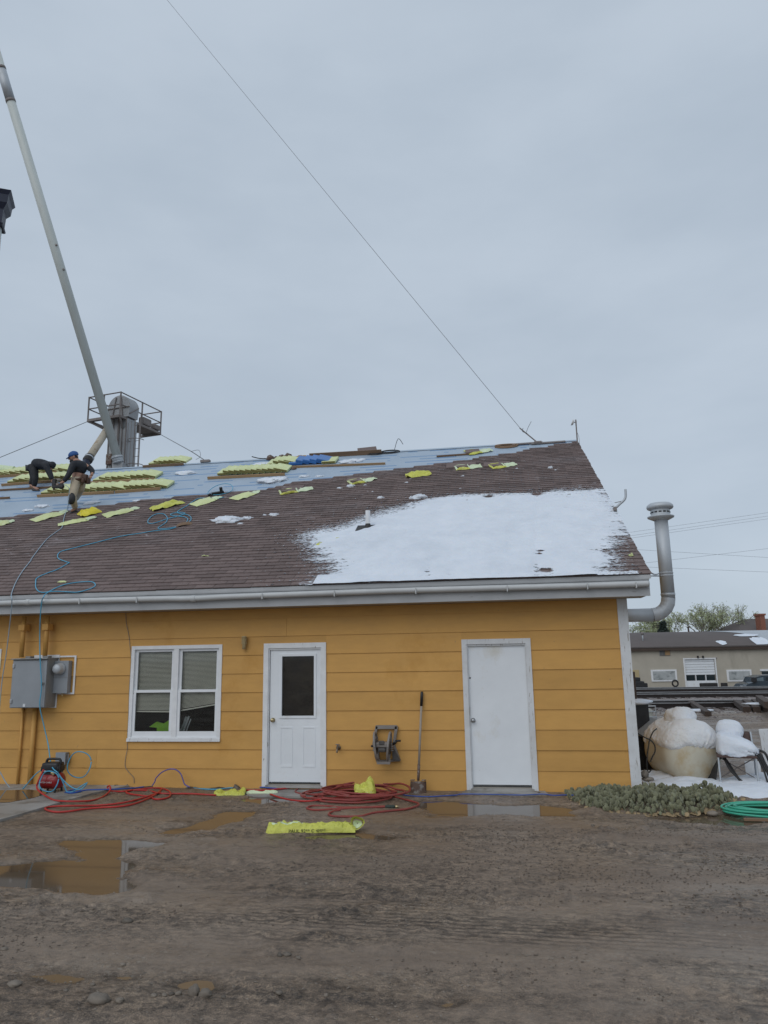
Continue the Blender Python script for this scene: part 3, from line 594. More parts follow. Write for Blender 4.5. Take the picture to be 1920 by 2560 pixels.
def per_tab(m): # each tab its own tone, by course and position
    t = m.node_tree; n = t.nodes; l = t.links; b = n['Principled BSDF']; src = b.inputs['Base Color'].links[0].from_socket; co = n.new('ShaderNodeTexCoord'); sp = n.new('ShaderNodeSeparateXYZ'); l.new(n['Texture Coordinate'].outputs['Object'], sp.inputs['Vector'])
    def mm(op, a, c=0.): q = n.new('ShaderNodeMath'); q.operation = op; l.new(a, q.inputs[0]); q.inputs[1].default_value = c; return q.outputs[0]
    row = mm('FLOOR', mm('MULTIPLY', mm('SUBTRACT', sp.outputs['Y'], EY), 1/cos(TH)/EXPO)); cell = mm('FLOOR', mm('MULTIPLY', sp.outputs['X'], 1/TAB))
    cb = n.new('ShaderNodeCombineXYZ'); l.new(cell, cb.inputs['X']); l.new(row, cb.inputs['Y']); wn = n.new('ShaderNodeTexWhiteNoise'); l.new(cb.outputs['Vector'], wn.inputs['Vector'])
    mr = n.new('ShaderNodeMapRange'); mr.inputs['To Min'].default_value = .78; mr.inputs['To Max'].default_value = 1.20; l.new(wn.outputs['Value'], mr.inputs['Value']); hv = n.new('ShaderNodeHueSaturation'); l.new(mr.outputs['Result'], hv.inputs['Value']); l.new(src, hv.inputs['Color']); l.new(hv.outputs['Color'], b.inputs['Base Color']); return m
sh = part(rest, 'shingle_field', per_tab(M['shingle'].copy()), roofo); sh['kind'] = 'stuff'
def membrane_material():
    m = mat('pale_blue_roof_membrane', (.36, .44, .53), (.31, .39, .48), 1.6, (1, .8, .8), (.35, .5), .25, 5, .03); t = m.node_tree; n = t.nodes; l = t.links; b = n['Principled BSDF']
    src = b.inputs['Base Color'].links[0].from_socket; co = n.new('ShaderNodeTexCoord'); sp = n.new('ShaderNodeSeparateXYZ'); l.new(co.outputs['Object'], sp.inputs['Vector'])
    def mth(op, a, b_=None, c=None):
        q = n.new('ShaderNodeMath'); q.operation = op
        for i, w_ in enumerate((a, b_, c)):
            if w_ is None: continue
            if isinstance(w_, (int, float)): q.inputs[i].default_value = w_
            else: l.new(w_, q.inputs[i])
        return q.outputs[0]
    s_ = mth('MULTIPLY', sp.outputs['Y'], 1/cos(TH)/.27); fr = mth('FRACT', s_); fl = mth('FLOOR', s_)
    cb = n.new('ShaderNodeCombineXYZ'); l.new(mth('MULTIPLY', sp.outputs['X'], 1.1), cb.inputs['X']); l.new(mth('MULTIPLY', fl, 7.31), cb.inputs['Y'])
    q = n.new('ShaderNodeTexNoise'); q.inputs['Scale'].default_value = 1.0; q.inputs['Detail'].default_value = 1.; l.new(cb.outputs['Vector'], q.inputs['Vector'])
    on = mth('MULTIPLY', mth('LESS_THAN', fr, .30), mth('GREATER_THAN', q.outputs['Fac'], .515)); ff = mth('MULTIPLY', on, .9)
    mxx = n.new('ShaderNodeMix'); mxx.data_type = 'RGBA'; l.new(ff, mxx.inputs['Factor']); l.new(src, mxx.inputs['A']); mxx.inputs['B'].default_value = (.12, .24, .42, 1); l.new(mxx.outputs['Result'], b.inputs['Base Color'])
    return m
M['membrane'] = membrane_material()
mx_ = np.arange(XL, 2.08, .06); ms_ = np.linspace(2.6, 8.6, 90); MX, MS = np.meshgrid(mx_, ms_)
mh = .0005+.010*np.clip(fbm(MX*1.3, MS*2.2, 4)-.42, 0, 1); cT, sT = cos(TH), sin(TH)
part_m = grid_obj('underlayment', np.stack([MX, EY+MS*cT-mh*sT, RZ+RS*EY+MS*sT+mh*cT], -1), M['membrane']); part_m.parent = roofo; part_m.matrix_parent_inverse = p_world(roofo).inverted(); part_m['label'] = 'pale blue underlayment with blue printed dashes'
part(MB().prism([(6.93, 6.985), (7.05, 7.052), (7.19, 6.99), (7.05, 7.03)], XL, 2.07, 'x'), 'ridge_fold', M['membrane'], roofo)

# windows
def window(x0, x1, z0, z1, lab, blind_to):
    wd = part(MB().box((x0, -.03, z1-.055), (x1, .03, z1)).box((x0, -.03, z0), (x1, .03, z0+.05)).box((x0, -.03, z0+.05), (x0+.055, .03, z1-.055)).box((x1-.055, -.03, z0+.05), (x1, .03, z1-.055)), 'window', M['white']); wd['label'] = lab
    part(MB().prism([(-.052, z0-.012), (-.03, z0-.012), (-.03, z0+.035), (-.045, z0+.035)], x0-.005, x1+.005, 'x'), 'sill', M['peel'], wd)
    xm = (x0+x1)/2; part(MB().box((xm-.04, -.026, z0+.05), (xm+.04, .06, z1-.055)), 'mullion', M['white'], wd)
    for i, (a, b) in enumerate(((x0+.055, xm-.04), (xm+.04, x1-.055))):
        zm = (z0+z1)/2+.02
        for j, (c, d, yy) in enumerate(((zm-.02, z1-.055, .012), (z0+.05, zm+.02, -.012))):
            f = .05 if j else .04; fb = .085 if j else .04
            part(MB().box((a, yy, d-f if j == 0 else d-.04), (b, yy+.03, d)).box((a, yy, c), (b, yy+.03, c+fb)).box((a, yy, c+fb), (a+.045, yy+.03, d-.04)).box((b-.045, yy, c+fb), (b, yy+.03, d-.04)), 'sash', M['vinyl'], wd)
            part(MB().box((a+.04, yy+.012, c+fb-.004), (b-.04, yy+.018, d-.036)), 'pane', M['glass'], wd)
        bl = MB(); zz = z1-.06; za, zb_ = blind_to[i]
        while zz > min(za, zb_):
            xe0, xe1 = a, b
            tl = 0 if zz > max(za, zb_) + .05 else None
            t_ = np.clip((z1-.06-zz)/(z1-.06-min(za, zb_)), 0, 1); sag = t_**3*(1 if za != zb_ else 0)
            zl = zz if za <= zb_ else zz+(za-zb_)*sag; zr = zz if zb_ <= za else zz+(zb_-za)*sag
            bl.add([(a, .062, zl), (b, .062, zr), (b, .078, zr+.013), (a, .078, zl+.013)], [(0, 1, 2, 3)]); zz -= .0195
        bl.add([(a, .058, za-.02), (b, .058, zb_-.02), (b, .058, zb_), (a, .058, za), (a, .08, za-.02), (b, .08, zb_-.02), (b, .08, zb_), (a, .08, za)], [(0, 1, 2, 3), (7, 6, 5, 4), (3, 2, 6, 7), (0, 4, 5, 1)])
        part(bl, 'blind', M['blind'], wd)
    # the dark room behind
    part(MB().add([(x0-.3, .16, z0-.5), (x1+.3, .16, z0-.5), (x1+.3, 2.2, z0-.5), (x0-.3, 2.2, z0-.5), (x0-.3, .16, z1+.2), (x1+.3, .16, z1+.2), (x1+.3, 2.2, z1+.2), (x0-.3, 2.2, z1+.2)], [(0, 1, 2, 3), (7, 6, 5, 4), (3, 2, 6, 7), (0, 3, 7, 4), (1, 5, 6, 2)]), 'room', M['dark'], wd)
    return wd
window(*OPEN[1][:4], 'white double window with lowered blinds', ((1.045, 1.035), (1.05, 1.15)))
window(*OPEN[0][:4], 'second white window at the left edge', ((1.0, 1.0), (1.0, 1.0)))
# half-glass door
def casing(x0, x1, z0, z1, wid, m, lab):
    c = part(MB().box((x0, -.034, z1-wid), (x1, .02, z1)).box((x0, -.036, z0), (x0+wid, .02, z1-wid)).box((x1-wid, -.036, z0), (x1, .02, z1-wid)), 'door_frame', m); c['label'] = lab
    part(MB().box((x0+wid*.8, -.012, z1-wid*1.35), (x1-wid*.8, .12, z1-wid*.8)).box((x0+wid*.8, -.012, z0), (x0+wid*1.2, .12, z1-wid*1.35)).box((x1-wid*1.2, -.012, z0), (x1-wid*.8, .12, z1-wid*1.35)), 'jamb', m, c)
    part(MB().prism([(-.06, z0-.012), (.08, z0-.012), (.08, z0+.035), (-.05, z0+.022)], x0+wid*.8, x1-wid*.8, 'x'), 'threshold', M['concrete'], c)
    return c
casing(*OPEN[2], .075, M['white'], 'white frame of the half-glass door')
d1 = MB(); X0, X1, Z0, Z1 = -3.538, -2.702, .012, 1.972; g0, g1, h0, h1 = -3.352, -2.850, .96, 1.842
d1.box((X0, .012, Z0), (g0, .055, Z1)).box((g1, .012, Z0), (X1, .055, Z1)).box((g0, .012, Z0), (g1, .055, h0)).box((g0, .012, h1), (g1, .055, Z1))
dd = part(d1, 'door', M['door']); dd['label'] = 'white door with a tall dark glass pane'
part(MB().box((g0-.035, .0, h0-.035), (g1+.035, .014, h0)).box((g0-.035, .0, h1), (g1+.035, .014, h1+.035)).box((g0-.035, .0, h0), (g0, .014, h1)).box((g1, .0, h0), (g1+.035, .014, h1)), 'glazing_bead', M['door'], dd)
part(MB().box((g0, .025, h0), (g1, .031, h1)), 'pane', M['doorglass'], dd)
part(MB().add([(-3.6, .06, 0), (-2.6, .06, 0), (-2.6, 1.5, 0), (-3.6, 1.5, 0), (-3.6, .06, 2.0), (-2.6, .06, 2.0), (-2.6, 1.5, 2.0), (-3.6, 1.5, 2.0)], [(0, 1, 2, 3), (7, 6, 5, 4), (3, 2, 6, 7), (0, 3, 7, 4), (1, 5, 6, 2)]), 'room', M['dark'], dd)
for a in (-3.37, -3.02): # embossed lower panels
    b = a+.19; pm_ = MB()
    for (p, q) in (((a, .22), (b, .25)), ((a, .78), (b, .80)), ((a, .25), (a+.012, .78)), ((b-.012, .25), (b, .78))): pm_.box((p[0], .007, p[1]), (q[0], .0125, q[1]))
    part(pm_, 'door_panel', M['door'], dd)
kn = lambda x, z, y: MB().lathe([(.034, 0), (.034, .006), (.013, .01), (.012, .03), (.024, .036), (.029, .05), (.024, .062), (.008, .066)], 18, Matrix.Translation((x, y, z)) @ Matrix.Rotation(pi/2, 4, 'X'))
part(MB().box((g0-.01, .07, h0-.05), (g1+.01, .075, h1+.02)), 'curtain', M.setdefault('curtain', mat('brown_glass_curtain', (.10, .085, .065), (.035, .03, .027), 3.5, (1, 1, 1.4), stain=(2, (1, 1, 1), .5, .65, (.03, .024, .022)))), dd)
part(kn(-3.487, .90, .012), 'door_knob', M['brass'], dd, True)
# plain steel door
cs = casing(*OPEN[3], .073, M['peel'], 'flaking frame of the plain white door')
d2 = part(MB().cbox((-.528, .02, .0), (.343, .065, 1.985), .003), 'door', M['door']); d2['label'] = 'plain white flush steel door'
part(kn(-.475, .885, .02), 'door_knob', M['steel'], d2, True)
part(MB().lathe([(.012, 0), (.012, .006)], 10, Matrix.Translation((-.497, .02, 1.485)) @ Matrix.Rotation(pi/2, 4, 'X')), 'bolt_hole', M['black'], d2)
part(MB().box((-.53, .09, .0), (.345, .1, 1.99)), 'door_back', M['dark'], d2)
# things seen inside the window
v = MB(); vp = [(-5.60, .78), (-5.48, .86), (-5.36, .83), (-5.28, .88), (-5.20, .80), (-5.26, .76), (-5.30, .68), (-5.46, .68), (-5.47, .77)]
v.prism(vp, .24, .29, 'y'); tag(v.build('safety_vest', M['lime']), 'lime green safety vest lying inside the double window', 'vest')
v = MB().box((-.015, 0, 0), (.015, .02, .34)).box((.02, .004, .02), (.05, .024, .36)).box((.07, .008, .0), (.085, .028, .33)); o = v.build('paper_roll', M['paper'], shift=(0, 0, 0)); o.location = (-5.08, .2, .62); o.rotation_euler = (0, .35, 0)
tag(o, 'white paper rolls leaning inside the double window', 'paper')
# ================================================================== ON THE ROOF
def roof_m(x, s, h=0., rz=0.): return Matrix.Translation(roof(x, s, h)) @ RM.to_4x4() @ Matrix.Rotation(rz, 4, 'Z')
# snow sheet
sx = np.arange(-3.9, 2.12, .028); ss = np.arange(-.03, 4.6, .0351); SX, SS = np.meshgrid(sx, ss)
course = np.floor(SS/EXPO).astype(int); jag = _perm[course % 256, 9]-.5; jag2 = _perm[course % 256, 40]-.5; fr_ = SS/EXPO-course
sd = poly_dist(SX, SS, SNOW)
edge = np.maximum(sstep(.7, 1.4, SX), sstep(-1.3, -2.0, SX)*sstep(2.3, 1.5, SS))                         # ragged by shingle course at the two melting sides
sd = sd+edge*(jag*.15+.10*(.5-fr_)+.34*(fbm(SX*3.4, course*3.7, 4)-.5))+.10*(fbm(SX*3, SS*3, 4)-.5)
sd = np.where(SS < np.where(SX < 1.3, .30, .10), np.maximum(sd, np.where((SX < 1.92) & (SX > -2.75), np.where(SX < 1.35, .30, .015)+.07*(fbm(SX*4, SS*2, 2)-.5), -1)), sd)
edge2 = np.maximum(edge, sstep(-1.4, -2.2, SX)); hs = .012*sstep(-.04-.38*edge2, .12, sd)+.040*sstep(.05, .75, sd)+.026*(fbm(SX*1.7, SS*1.7, 4)-.5)*sstep(.05, .4, sd)+.006*(fbm(SX*9, SS*9, 3)-.5)*sstep(.0, .2, sd)-.004
hs += np.where(sd < .35, .012*np.maximum(0, sstep(-.02, .06, sd)-.3)*(1-fr_), 0)*edge
for (u, v_) in [(1160,1070),(1075,1100),(1005,1083),(1055,1075),(1022,1130),(1135,1165),(1105,1180),(1110,1150),(1100,1195),(930,1220),(925,1235),(1168,1175),(1165,1190),(1170,1205),(1165,1155),(1160,1225),(1180,1235),(975,1210),(950,1140),(1230,1100),(1258,1105)]:
    fx, fs = roof_xs(u*1.15733, v_*1.15733); hs -= .020*np.exp(-(((SX-fx)/.09)**2+((SS-fs)/.10)**2))*(sd > 0)
for (u, v_) in [(1165,1200),(1170,1194),(1178,1234)]:
    fx, fs = roof_xs(u*1.15733, v_*1.15733); hs -= .060*np.exp(-(((SX-fx)/.07)**2+((SS-fs)/.04)**2))
for (u, v0, v1) in ((1347, 1245, 1450), (1335, 1260, 1440), (1130, 1370, 1450), (1078, 1380, 1450), (1280, 1290, 1420), (1175, 1200, 1300), (1420, 1230, 1280)):
    for vv in range(v0, v1, 9):
        fx, fs = roof_xs(u+6*sin(vv*.7), vv); hs -= (.008+.010*_perm[vv % 256, 3])*np.exp(-(((SX-fx)/.05)**2+((SS-fs)/.035)**2))*(sd > .1)
hz_ = np.maximum(hs, -.002)+.0195
P = np.stack([SX, EY+SS*cT-hz_*sT, RZ+RS*EY+SS*sT+hz_*cT], -1)
sn = grid_obj('roof_snow', P, M['roofsnow'], keep=(hs > -.0035), depth=hs); tag(sn, 'thick sheet of melting snow on the right of the roof', 'snow', kind='stuff')
rq = np.random.RandomState(9); K = 30000; ex = rq.uniform(-4.2, 2.0, K); es = rq.uniform(.02, 4.5, K); cs_ = np.floor(es/EXPO); es = cs_*EXPO+rq.uniform(.0, .05, K)
dd_ = poly_dist(ex, es, SNOW); pr_ = np.where(dd_ < 0, np.exp(dd_/.26), 0)*(.15+fbm(ex*2.5, cs_*3.1, 3)); okk = (rq.rand(K) < pr_*.8) & (ex < 1.98)
pts = np.array([tuple(roof(a, b, .020)) for a, b in zip(ex[okk], es[okk])]); rocks('snow_specks', pts, rq.uniform(.006, .022, okk.sum()), M['snow'], 'ragged specks of snow left along the shingle laps', 'snow', 3, .35)
def clump(px, w, h, label, group, seed, m='snow', squash=1.):
    p = at_roof(*px); d = (p-CAM).length/FPX; b = MB(); q = random.Random(seed)
    b.blob((0, 0, 0), (w*d/2, w*d*.3, h*d*.62*squash), seed, .14, 26, 16, fine=.34)
    for k in range(3): b.blob((q.uniform(-.5, .5)*w*d, q.uniform(-.1, .1)*w*d, 0), (w*d*.16, w*d*.12, h*d*.35), seed+k, .2, 12, 8, fine=.3)
    o = b.build('snow_clump', M[m], smooth=True); o.location = roof(p.x, (p.y-EY)/cT, h*d*.1); o.rotation_euler = (TH, 0, 0); tag(o, label, 'snow', group)
for i, (z, x, y, w_, h_) in enumerate([(zS,305,770,255,50),(zS,480,752,85,30),(zS,708,722,85,28),(zS,628,725,34,20),(zS,420,796,52,16)]):
    clump(z(x, y), w_*.289, h_*.289, 'slushy snow clump left of the vent pipe on brown shingles', 'slush clumps left of the vent pipe', 100+i)
for i, (z, x, y, w_, h_) in enumerate([(zS,1275,490,50,16),(zS,1375,475,70,30),(zS,1495,463,30,12),(zS,1560,520,18,12),(zS,1630,575,60,26),(zT,195,648,32,14),(zT,678,592,32,12),(zT,660,697,20,8),(zT,300,782,130,50),(zT,235,842,60,34),(zT,555,768,22,12),(zT,1438,526,38,32),(zT,1484,541,34,12),(zT,1148,527,26,12),(zT,1205,527,18,9),(zT,1512,522,14,8)]):
    clump(z(x, y), w_*.289, h_*.289, 'small lump of snow on bare shingles above the snow sheet', 'snow lumps above the snow sheet', 120+i)
for i, (z, x, y, w_, h_) in enumerate([(zS,690,425,270,55),(zS,965,385,90,18),(zS,1100,385,70,16),(zS,1360,258,180,34),(zS,1455,240,90,14),(zS,600,285,170,34),(zR,1600,775,170,40),(zR,370,1062,110,32),(zR,240,1095,90,22),(zR,790,1030,130,22),(zR,1180,1010,70,14),(zS,20,357,50,12)]):
    clump(z(x, y), w_*.289, h_*.289, 'thin streak of slush on the pale blue membrane', 'slush on the membrane', 150+i, squash=.7)
# footprints lumps on the snow
for i, (x, y) in enumerate([(420,918),(985,885),(690,866),(740,852),(1285,826),(1415,833),(1495,872)]):
    clump(zT(x, y), (80 if i == 1 else 45)*.289, 30*.289, 'small snow ball on the snow sheet', 'snow balls on the sheet', 180+i)
# plumbing vent in the snow
vx, vs = roof_xs(920, 1326); vp = roof(vx, vs, 0); vt = empty('roof_vent', vp); tag(vt, 'white plastic vent pipe with black flashing in the roof snow', 'vent pipe')
MB().tube([(0, 0, -.05), (0, 0, .36)], .043, 18, cap=False).tube([(0, 0, .36), (0, 0, .0)], .036, 18).build('pipe', M['white'], vt, True)
o = MB().lathe([(.085, 0), (.075, .03), (.05, .085), (.046, .12)], 20).build('boot', M['rubber'], vt, True); o.rotation_euler = (0, 0, 0)
o = MB().cbox((-.20, -.17, .05), (.20, .12, .062), .004).build('flashing', M['rubber'], vt); o.rotation_euler = (TH, 0, 0)

# planks on roof jacks, and the fanned bundles
def plank(pa, pb, label, m='wood', group=None, h=.065, t=.04):
    (xa, sa), (xb, sb) = roof_xs(*pa), roof_xs(*pb); p0, p1 = roof(xa, sa, .004), roof(xb, sb, .004); L_ = (p1-p0).length
    o = MB().cbox((0, -t, 0), (L_, 0, h), .004).build('plank', M[m]); ang = math.atan2(sb-sa, xb-xa)
    o.matrix_world = Matrix.Translation(p0) @ RM.to_4x4() @ Matrix.Rotation(ang, 4, 'Z'); tag(o, label, 'plank', group); return (xa, sa, xb, sb, ang)
BUN = {}
def bundle_proto(kind):
    if kind not in BUN:
        b = MB(); W_, L_, T_ = .36, .46, .07
        bm = bmesh.new(); bmesh.ops.create_cube(bm, size=1)
        for vv in bm.verts: vv.co = V((vv.co.x*W_+W_/2, vv.co.y*L_+L_/2, vv.co.z*T_+T_/2))
        bmesh.ops.bevel(bm, geom=bm.edges[:], offset=.012, segments=1, affect='EDGES')
        me = bpy.data.meshes.new('shingle_bundle'); 
        me2 = me; bm.normal_update()
        for f in bm.faces: f.material_index = 1 if (f.normal.y < -.8 and kind != 'blue') else 0
        bm.to_mesh(me); bm.free(); me.materials.append(M['blue'] if kind == 'blue' else M['yellow']); me.materials.append(M['kraft']); BUN[kind] = me
    return BUN[kind]
def fan(pa, pb, n, label, group, kind='yellow', tilt=.24, up=0., rz=0., lift=0.):
    (xa, sa), (xb, sb) = roof_xs(*pa), roof_xs(*pb); st = (xb-xa)/max(1, n-1)
    for i in range(n):
        o = bpy.data.objects.new('shingle_bundle', bundle_proto(kind)); col.objects.link(o)
        x = xa+st*i; s_ = sa+(sb-sa)*i/max(1, n-1)+.02+rnd.uniform(-.012, .012)+up
        o.matrix_world = Matrix.Translation(roof(x, s_, .014+lift+(.36*sin(tilt)*.9 if i else 0))) @ RM.to_4x4() @ Matrix.Rotation(rz+rnd.uniform(-.03, .03), 4, 'Z') @ Matrix.Rotation(tilt*(1 if i else .0), 4, 'Y') @ Matrix.Translation((-.33*0, 0, 0))
        tag(o, label, 'shingle bundle', group)
a_ = plank(zR(330, 978), zR(990, 945), 'long front plank under the fans left of the standing worker'); plank(zR(1000, 944), zR(1390, 915), 'front plank under the right-hand fan beyond the worker')
fan(zR(350, 965), zR(960, 935), 11, 'yellow-wrapped bundle in the front fan behind the standing worker', 'front fan behind the worker')
fan(zR(1010, 932), zR(1320, 915), 7, 'yellow-wrapped bundle in the front fan right of the worker', 'front fan right of the worker', up=.02)
plank(zR(690, 868), zR(1340, 832), 'plank under the second fan, behind the front fans'); fan(zR(800, 855), zR(1230, 828), 9, 'yellow-wrapped bundle in the second fan behind the front ones', 'second fan right of the worker')
plank(zR(1240, 722), zR(1590, 702), 'dark plank under the small fan nearest the ridge', 'wetwood'); fan(zR(1280, 712), zR(1500, 698), 6, 'yellow-wrapped bundle in the small fan at the ridge', 'small fan at the ridge')
plank(zR(-200, 824), zR(500, 772), 'rearmost plank behind the bending worker'); fan(zR(-60, 805), zR(500, 768), 13, 'yellow-wrapped bundle in the rear fan behind the bending worker', 'rear fan behind the bending worker')
plank(zR(20, 882), zR(560, 842), 'middle plank behind the bending worker'); fan(zR(60, 868), zR(520, 838), 10, 'yellow-wrapped bundle in the middle fan at the bending worker', 'middle fan at the bending worker')
plank(zR(-200, 936), zR(500, 896), 'bare plank under the feet of the bending worker', 'wetwood', h=.05); plank(zR(-120, 1000), zR(90, 990), 'short plank end low at the left edge', 'wetwood', h=.05)
plank(zS(140, 408), zS(805, 375), 'plank under the long middle fan'); fan(zS(215, 385), zS(700, 362), 11, 'yellow-wrapped bundle in the long middle fan', 'long middle fan')
fan(zS(650, 300), zS(790, 290), 4, 'yellow-wrapped bundle behind the long middle fan', 'bundles behind the long middle fan', up=.0)
plank(zS(830, 312), zS(1672, 280), 'thin plank below the blue bundles', h=.05); plank(zS(1020, 224), zS(1640, 190), 'brown plank above the blue bundles', 'wetwood', h=.12)
fan(zS(835, 296), zS(1075, 284), 5, 'blue-wrapped shingle bundle beside the long middle fan', 'blue bundles', 'blue', tilt=.25); fan(zS(1118, 284), zS(1119, 284), 1, 'single yellow bundle right of the blue ones', 'single bundle', tilt=.2)
plank(zT(455, 424), zT(800, 400), 'short plank near the ridge at right', 'wetwood', h=.04)
# roll at the far left edge
o = MB().tube([(-.6, 0, 0), (.6, 0, 0)], .16, 20).tube([(-.6, 0, .0), (.6, 0, .0)], .165, 20, cap=False).build('felt_roll', M['yellowp'], smooth=False); xs_ = roof_xs(*zR(10, 782)); o.location = roof(xs_[0]-.25, xs_[1], .16); o.rotation_euler = (0, .1, .3); tag(o, 'pale green roll of roofing lying at the far left', 'roofing roll')

# torn wrappers on the shingles: each a crumpled film laid on the slope
def wrapper(pa, pb, width, label, m='yellow', seed=0, style='pouch', puff=.05, name='bundle_wrapper'):
    (xa, sa), (xb, sb) = roof_xs(*pa), roof_xs(*pb); L_ = math.hypot(xb-xa, sb-sa); ang = math.atan2(sb-sa, xb-xa); q = random.Random(seed)
    t_ = empty(name, roof(xa, sa, .022)); t_.rotation_mode = 'QUATERNION'; t_.rotation_quaternion = (RM.to_4x4() @ Matrix.Rotation(ang, 4, 'Z')).to_quaternion()
    tag(t_, label, 'plastic wrapper')
    def film(nm, x0, x1, y0, y1, mm, amp, pf, sd_, taper=0.):
        nx, ny = max(6, int((x1-x0)/.035)), max(5, int((y1-y0)/.03)); X_, Y_ = np.meshgrid(np.linspace(0, 1, nx), np.linspace(0, 1, ny))
        H = pf*np.sin(np.pi*X_)**.5*np.sin(np.pi*Y_)**.6+amp*(fbm(X_*4+sd_, Y_*5+sd_*2, 3)-.4); H = np.maximum(H, .001+.004*np.sin(9*X_+sd_))
        wx = x0+(x1-x0)*X_+.02*(fbm(Y_*4+sd_, X_*0+3, 2)-.5); wy = y0+(y1-y0)*(.5+(Y_-.5)*(1-taper*X_))+.06*(fbm(X_*3+sd_, Y_*2, 3)-.5)
        return grid_obj(nm, np.stack([wx, wy, H], -1), M[mm], t_)
    w2 = width/2
    if style == 'pouch':
        film('film', 0, L_*.78, -w2, w2, m, .05, puff, seed); film('flap', L_*.70, L_*1.0, -w2*.8, w2*.7, 'yellowp' if m != 'yellowg' else m, .07, .02, seed+5, .5)
    elif style == 'frame':
        film('band', 0, L_*.55, -w2, -w2+.07, 'yelloww', .03, .05, seed); film('band', 0, L_*.5, w2-.04, w2, m, .02, .025, seed+1); film('band', 0, .05, -w2, w2, m, .02, .03, seed+2); film('band', L_*.5, L_*.56, -w2, w2, 'yellowp', .03, .03, seed+3)
        film('flap', L_*.55, L_, -w2*.95, w2*.55, 'yellowp', .06, .03, seed+4, .25)
    else: film('film', 0, L_, -w2, w2, m, min(.12, width*.5), puff, seed, .2)
    return t_
wrapper(zR(-60, 1232), zR(130, 1190), .34, 'yellow wrapper at the very left edge of the shingles', seed=1)
wrapper(zR(285, 1192), zR(590, 1105), .36, 'long limp wrapper just left of the standing worker\'s foot', seed=2)
wrapper(zR(690, 1150), zR(865, 1105), .38, 'crumpled golden wrapper right of the standing worker\'s foot', 'yellowg', 3, 'crumple', .10)
wrapper(zR(505, 1228), zR(840, 1160), .26, 'flat pale wrapper lowest, below the golden one', seed=4, puff=.03)
wrapper(zR(905, 1152), zR(1200, 1075), .36, 'smooth yellow-green wrapper between the golden one and the blue hose', seed=5, puff=.04)
wrapper(zX(230, 380), zX(850, 215), .36, 'torn wrapper in pieces above the coiled blue hose', 'yelloww', 6, 'crumple', .06)
wrapper(zX(1040, 285), zX(1590, 110), .36, 'neat pale wrapper right of the blue hose end', seed=7, puff=.04)
wrapper(zS(360, 592), zS(575, 520), .34, 'pale wrapper between the hose and the open frame wrapper', seed=8, puff=.05)
wrapper(zS(755, 535), zS(1040, 490), .40, 'emptied wrapper like an open frame, left of the two', 'yellow', 9, 'frame')
wrapper(zS(1355, 450), zS(1580, 405), .40, 'emptied wrapper like an open frame above the vent pipe', 'yellow', 10, 'frame')
wrapper(zT(190, 600), zT(405, 575), .34, 'bunched yellow wrapper right of the frame wrappers', 'yelloww', 11, 'crumple', .07)
wrapper(zT(612, 528), zT(840, 505), .42, 'emptied dark-centred wrapper with white film, second from the right', 'yellowp', 12, 'frame')
wrapper(zT(915, 518), zT(1135, 488), .42, 'emptied wrapper with divided frame, rightmost', 'yelloww', 13, 'frame')
wrapper(zT(712, 395), zT(925, 365), .5, 'wrapper on the membrane by the short plank', 'yelloww', 14, 'frame')
wrapper(zX(730, 690), zX(1035, 640), .16, 'scrap of brown paper by the blue hose', 'wetwood', 15, 'crumple', .05, 'paper_scrap')
wrapper(zS(1085, 992), zS(1125, 968), .10, 'tiny yellow scrap at the snow edge', 'yelloww', 16, 'crumple', .02, 'plastic_scrap')
wrapper(zS(1232, 945), zS(1292, 938), .08, 'tiny yellow scrap below the vent pipe', 'yelloww', 17, 'crumple', .04, 'plastic_scrap')
wrapper(zT(1090, 1072), zT(1185, 1070), .045, 'thin yellow strip lying on the snow sheet', 'yellow', 18, 'crumple', .012, 'plastic_scrap')
wrapper(zS(90, 1080), zS(145, 1084), .03, 'thin pale strip on the lower shingles', 'yellow', 19, 'crumple', .02, 'plastic_scrap')
wrapper((1572, 1393), (1583, 1392), .05, 'pale scrap near the right roof edge', 'yellow', 20, 'crumple', .04, 'plastic_scrap')
wrapper((146, 1458), (166, 1458), .04, 'pale strip under the hose loop at the eave', 'yellow', 21, 'crumple', .02, 'plastic_scrap')

# hoses on the roof
def roof_line(z, pts, r, m, name, label, cat='hose', h=.026, extra=()):
    P_ = [at_roof(*z(*q), h) for q in pts]+[V(e) for e in extra]; return tag(MB().tube(P_, r, 6, smooth=5).build(name, M[m], smooth=True), label, cat)
Z1 = lambda x, y: (x, y)
zF = lambda x, y: (x*.24111, 1400+y*.24111)
e1 = [at_wall(*zF(435, 420), -.575), at_wall(*zF(420, 560), -.50), at_wall(*zF(413, 760), -.35), at_wall(*zW(415, 590), -.36), at_wall(*zW(430, 900), -.36), at_wall(*zW(412, 1090), -.36), at_wall(*zW(450, 1280), -.30), at_wall(*zW(500, 1500), -.32), at_wall(*zW(520, 1650), -.5), at_wall(*zW(545, 1740), -.72), at_wall(*zW(600, 1790), -.78)]
P_ = [at_roof(*zX(*q), .027) for q in ((1660,100),(1580,120),(1450,115),(1300,122),(1160,125),(1040,190),(930,270),(800,345),(735,400),(830,435),(890,420),(800,400),(700,410),(600,440),(650,465),(780,480),(900,500),(945,545),(905,610),(925,615),(1000,560),(1000,490),(900,440),(780,470),(540,530),(380,585),(240,620),(160,610),(170,540),(260,460),(380,425),(480,440),(540,510),(520,590),(440,650),(355,710),(420,725),(560,715),(710,690),(600,730),(420,750),(200,780),(0,815))]
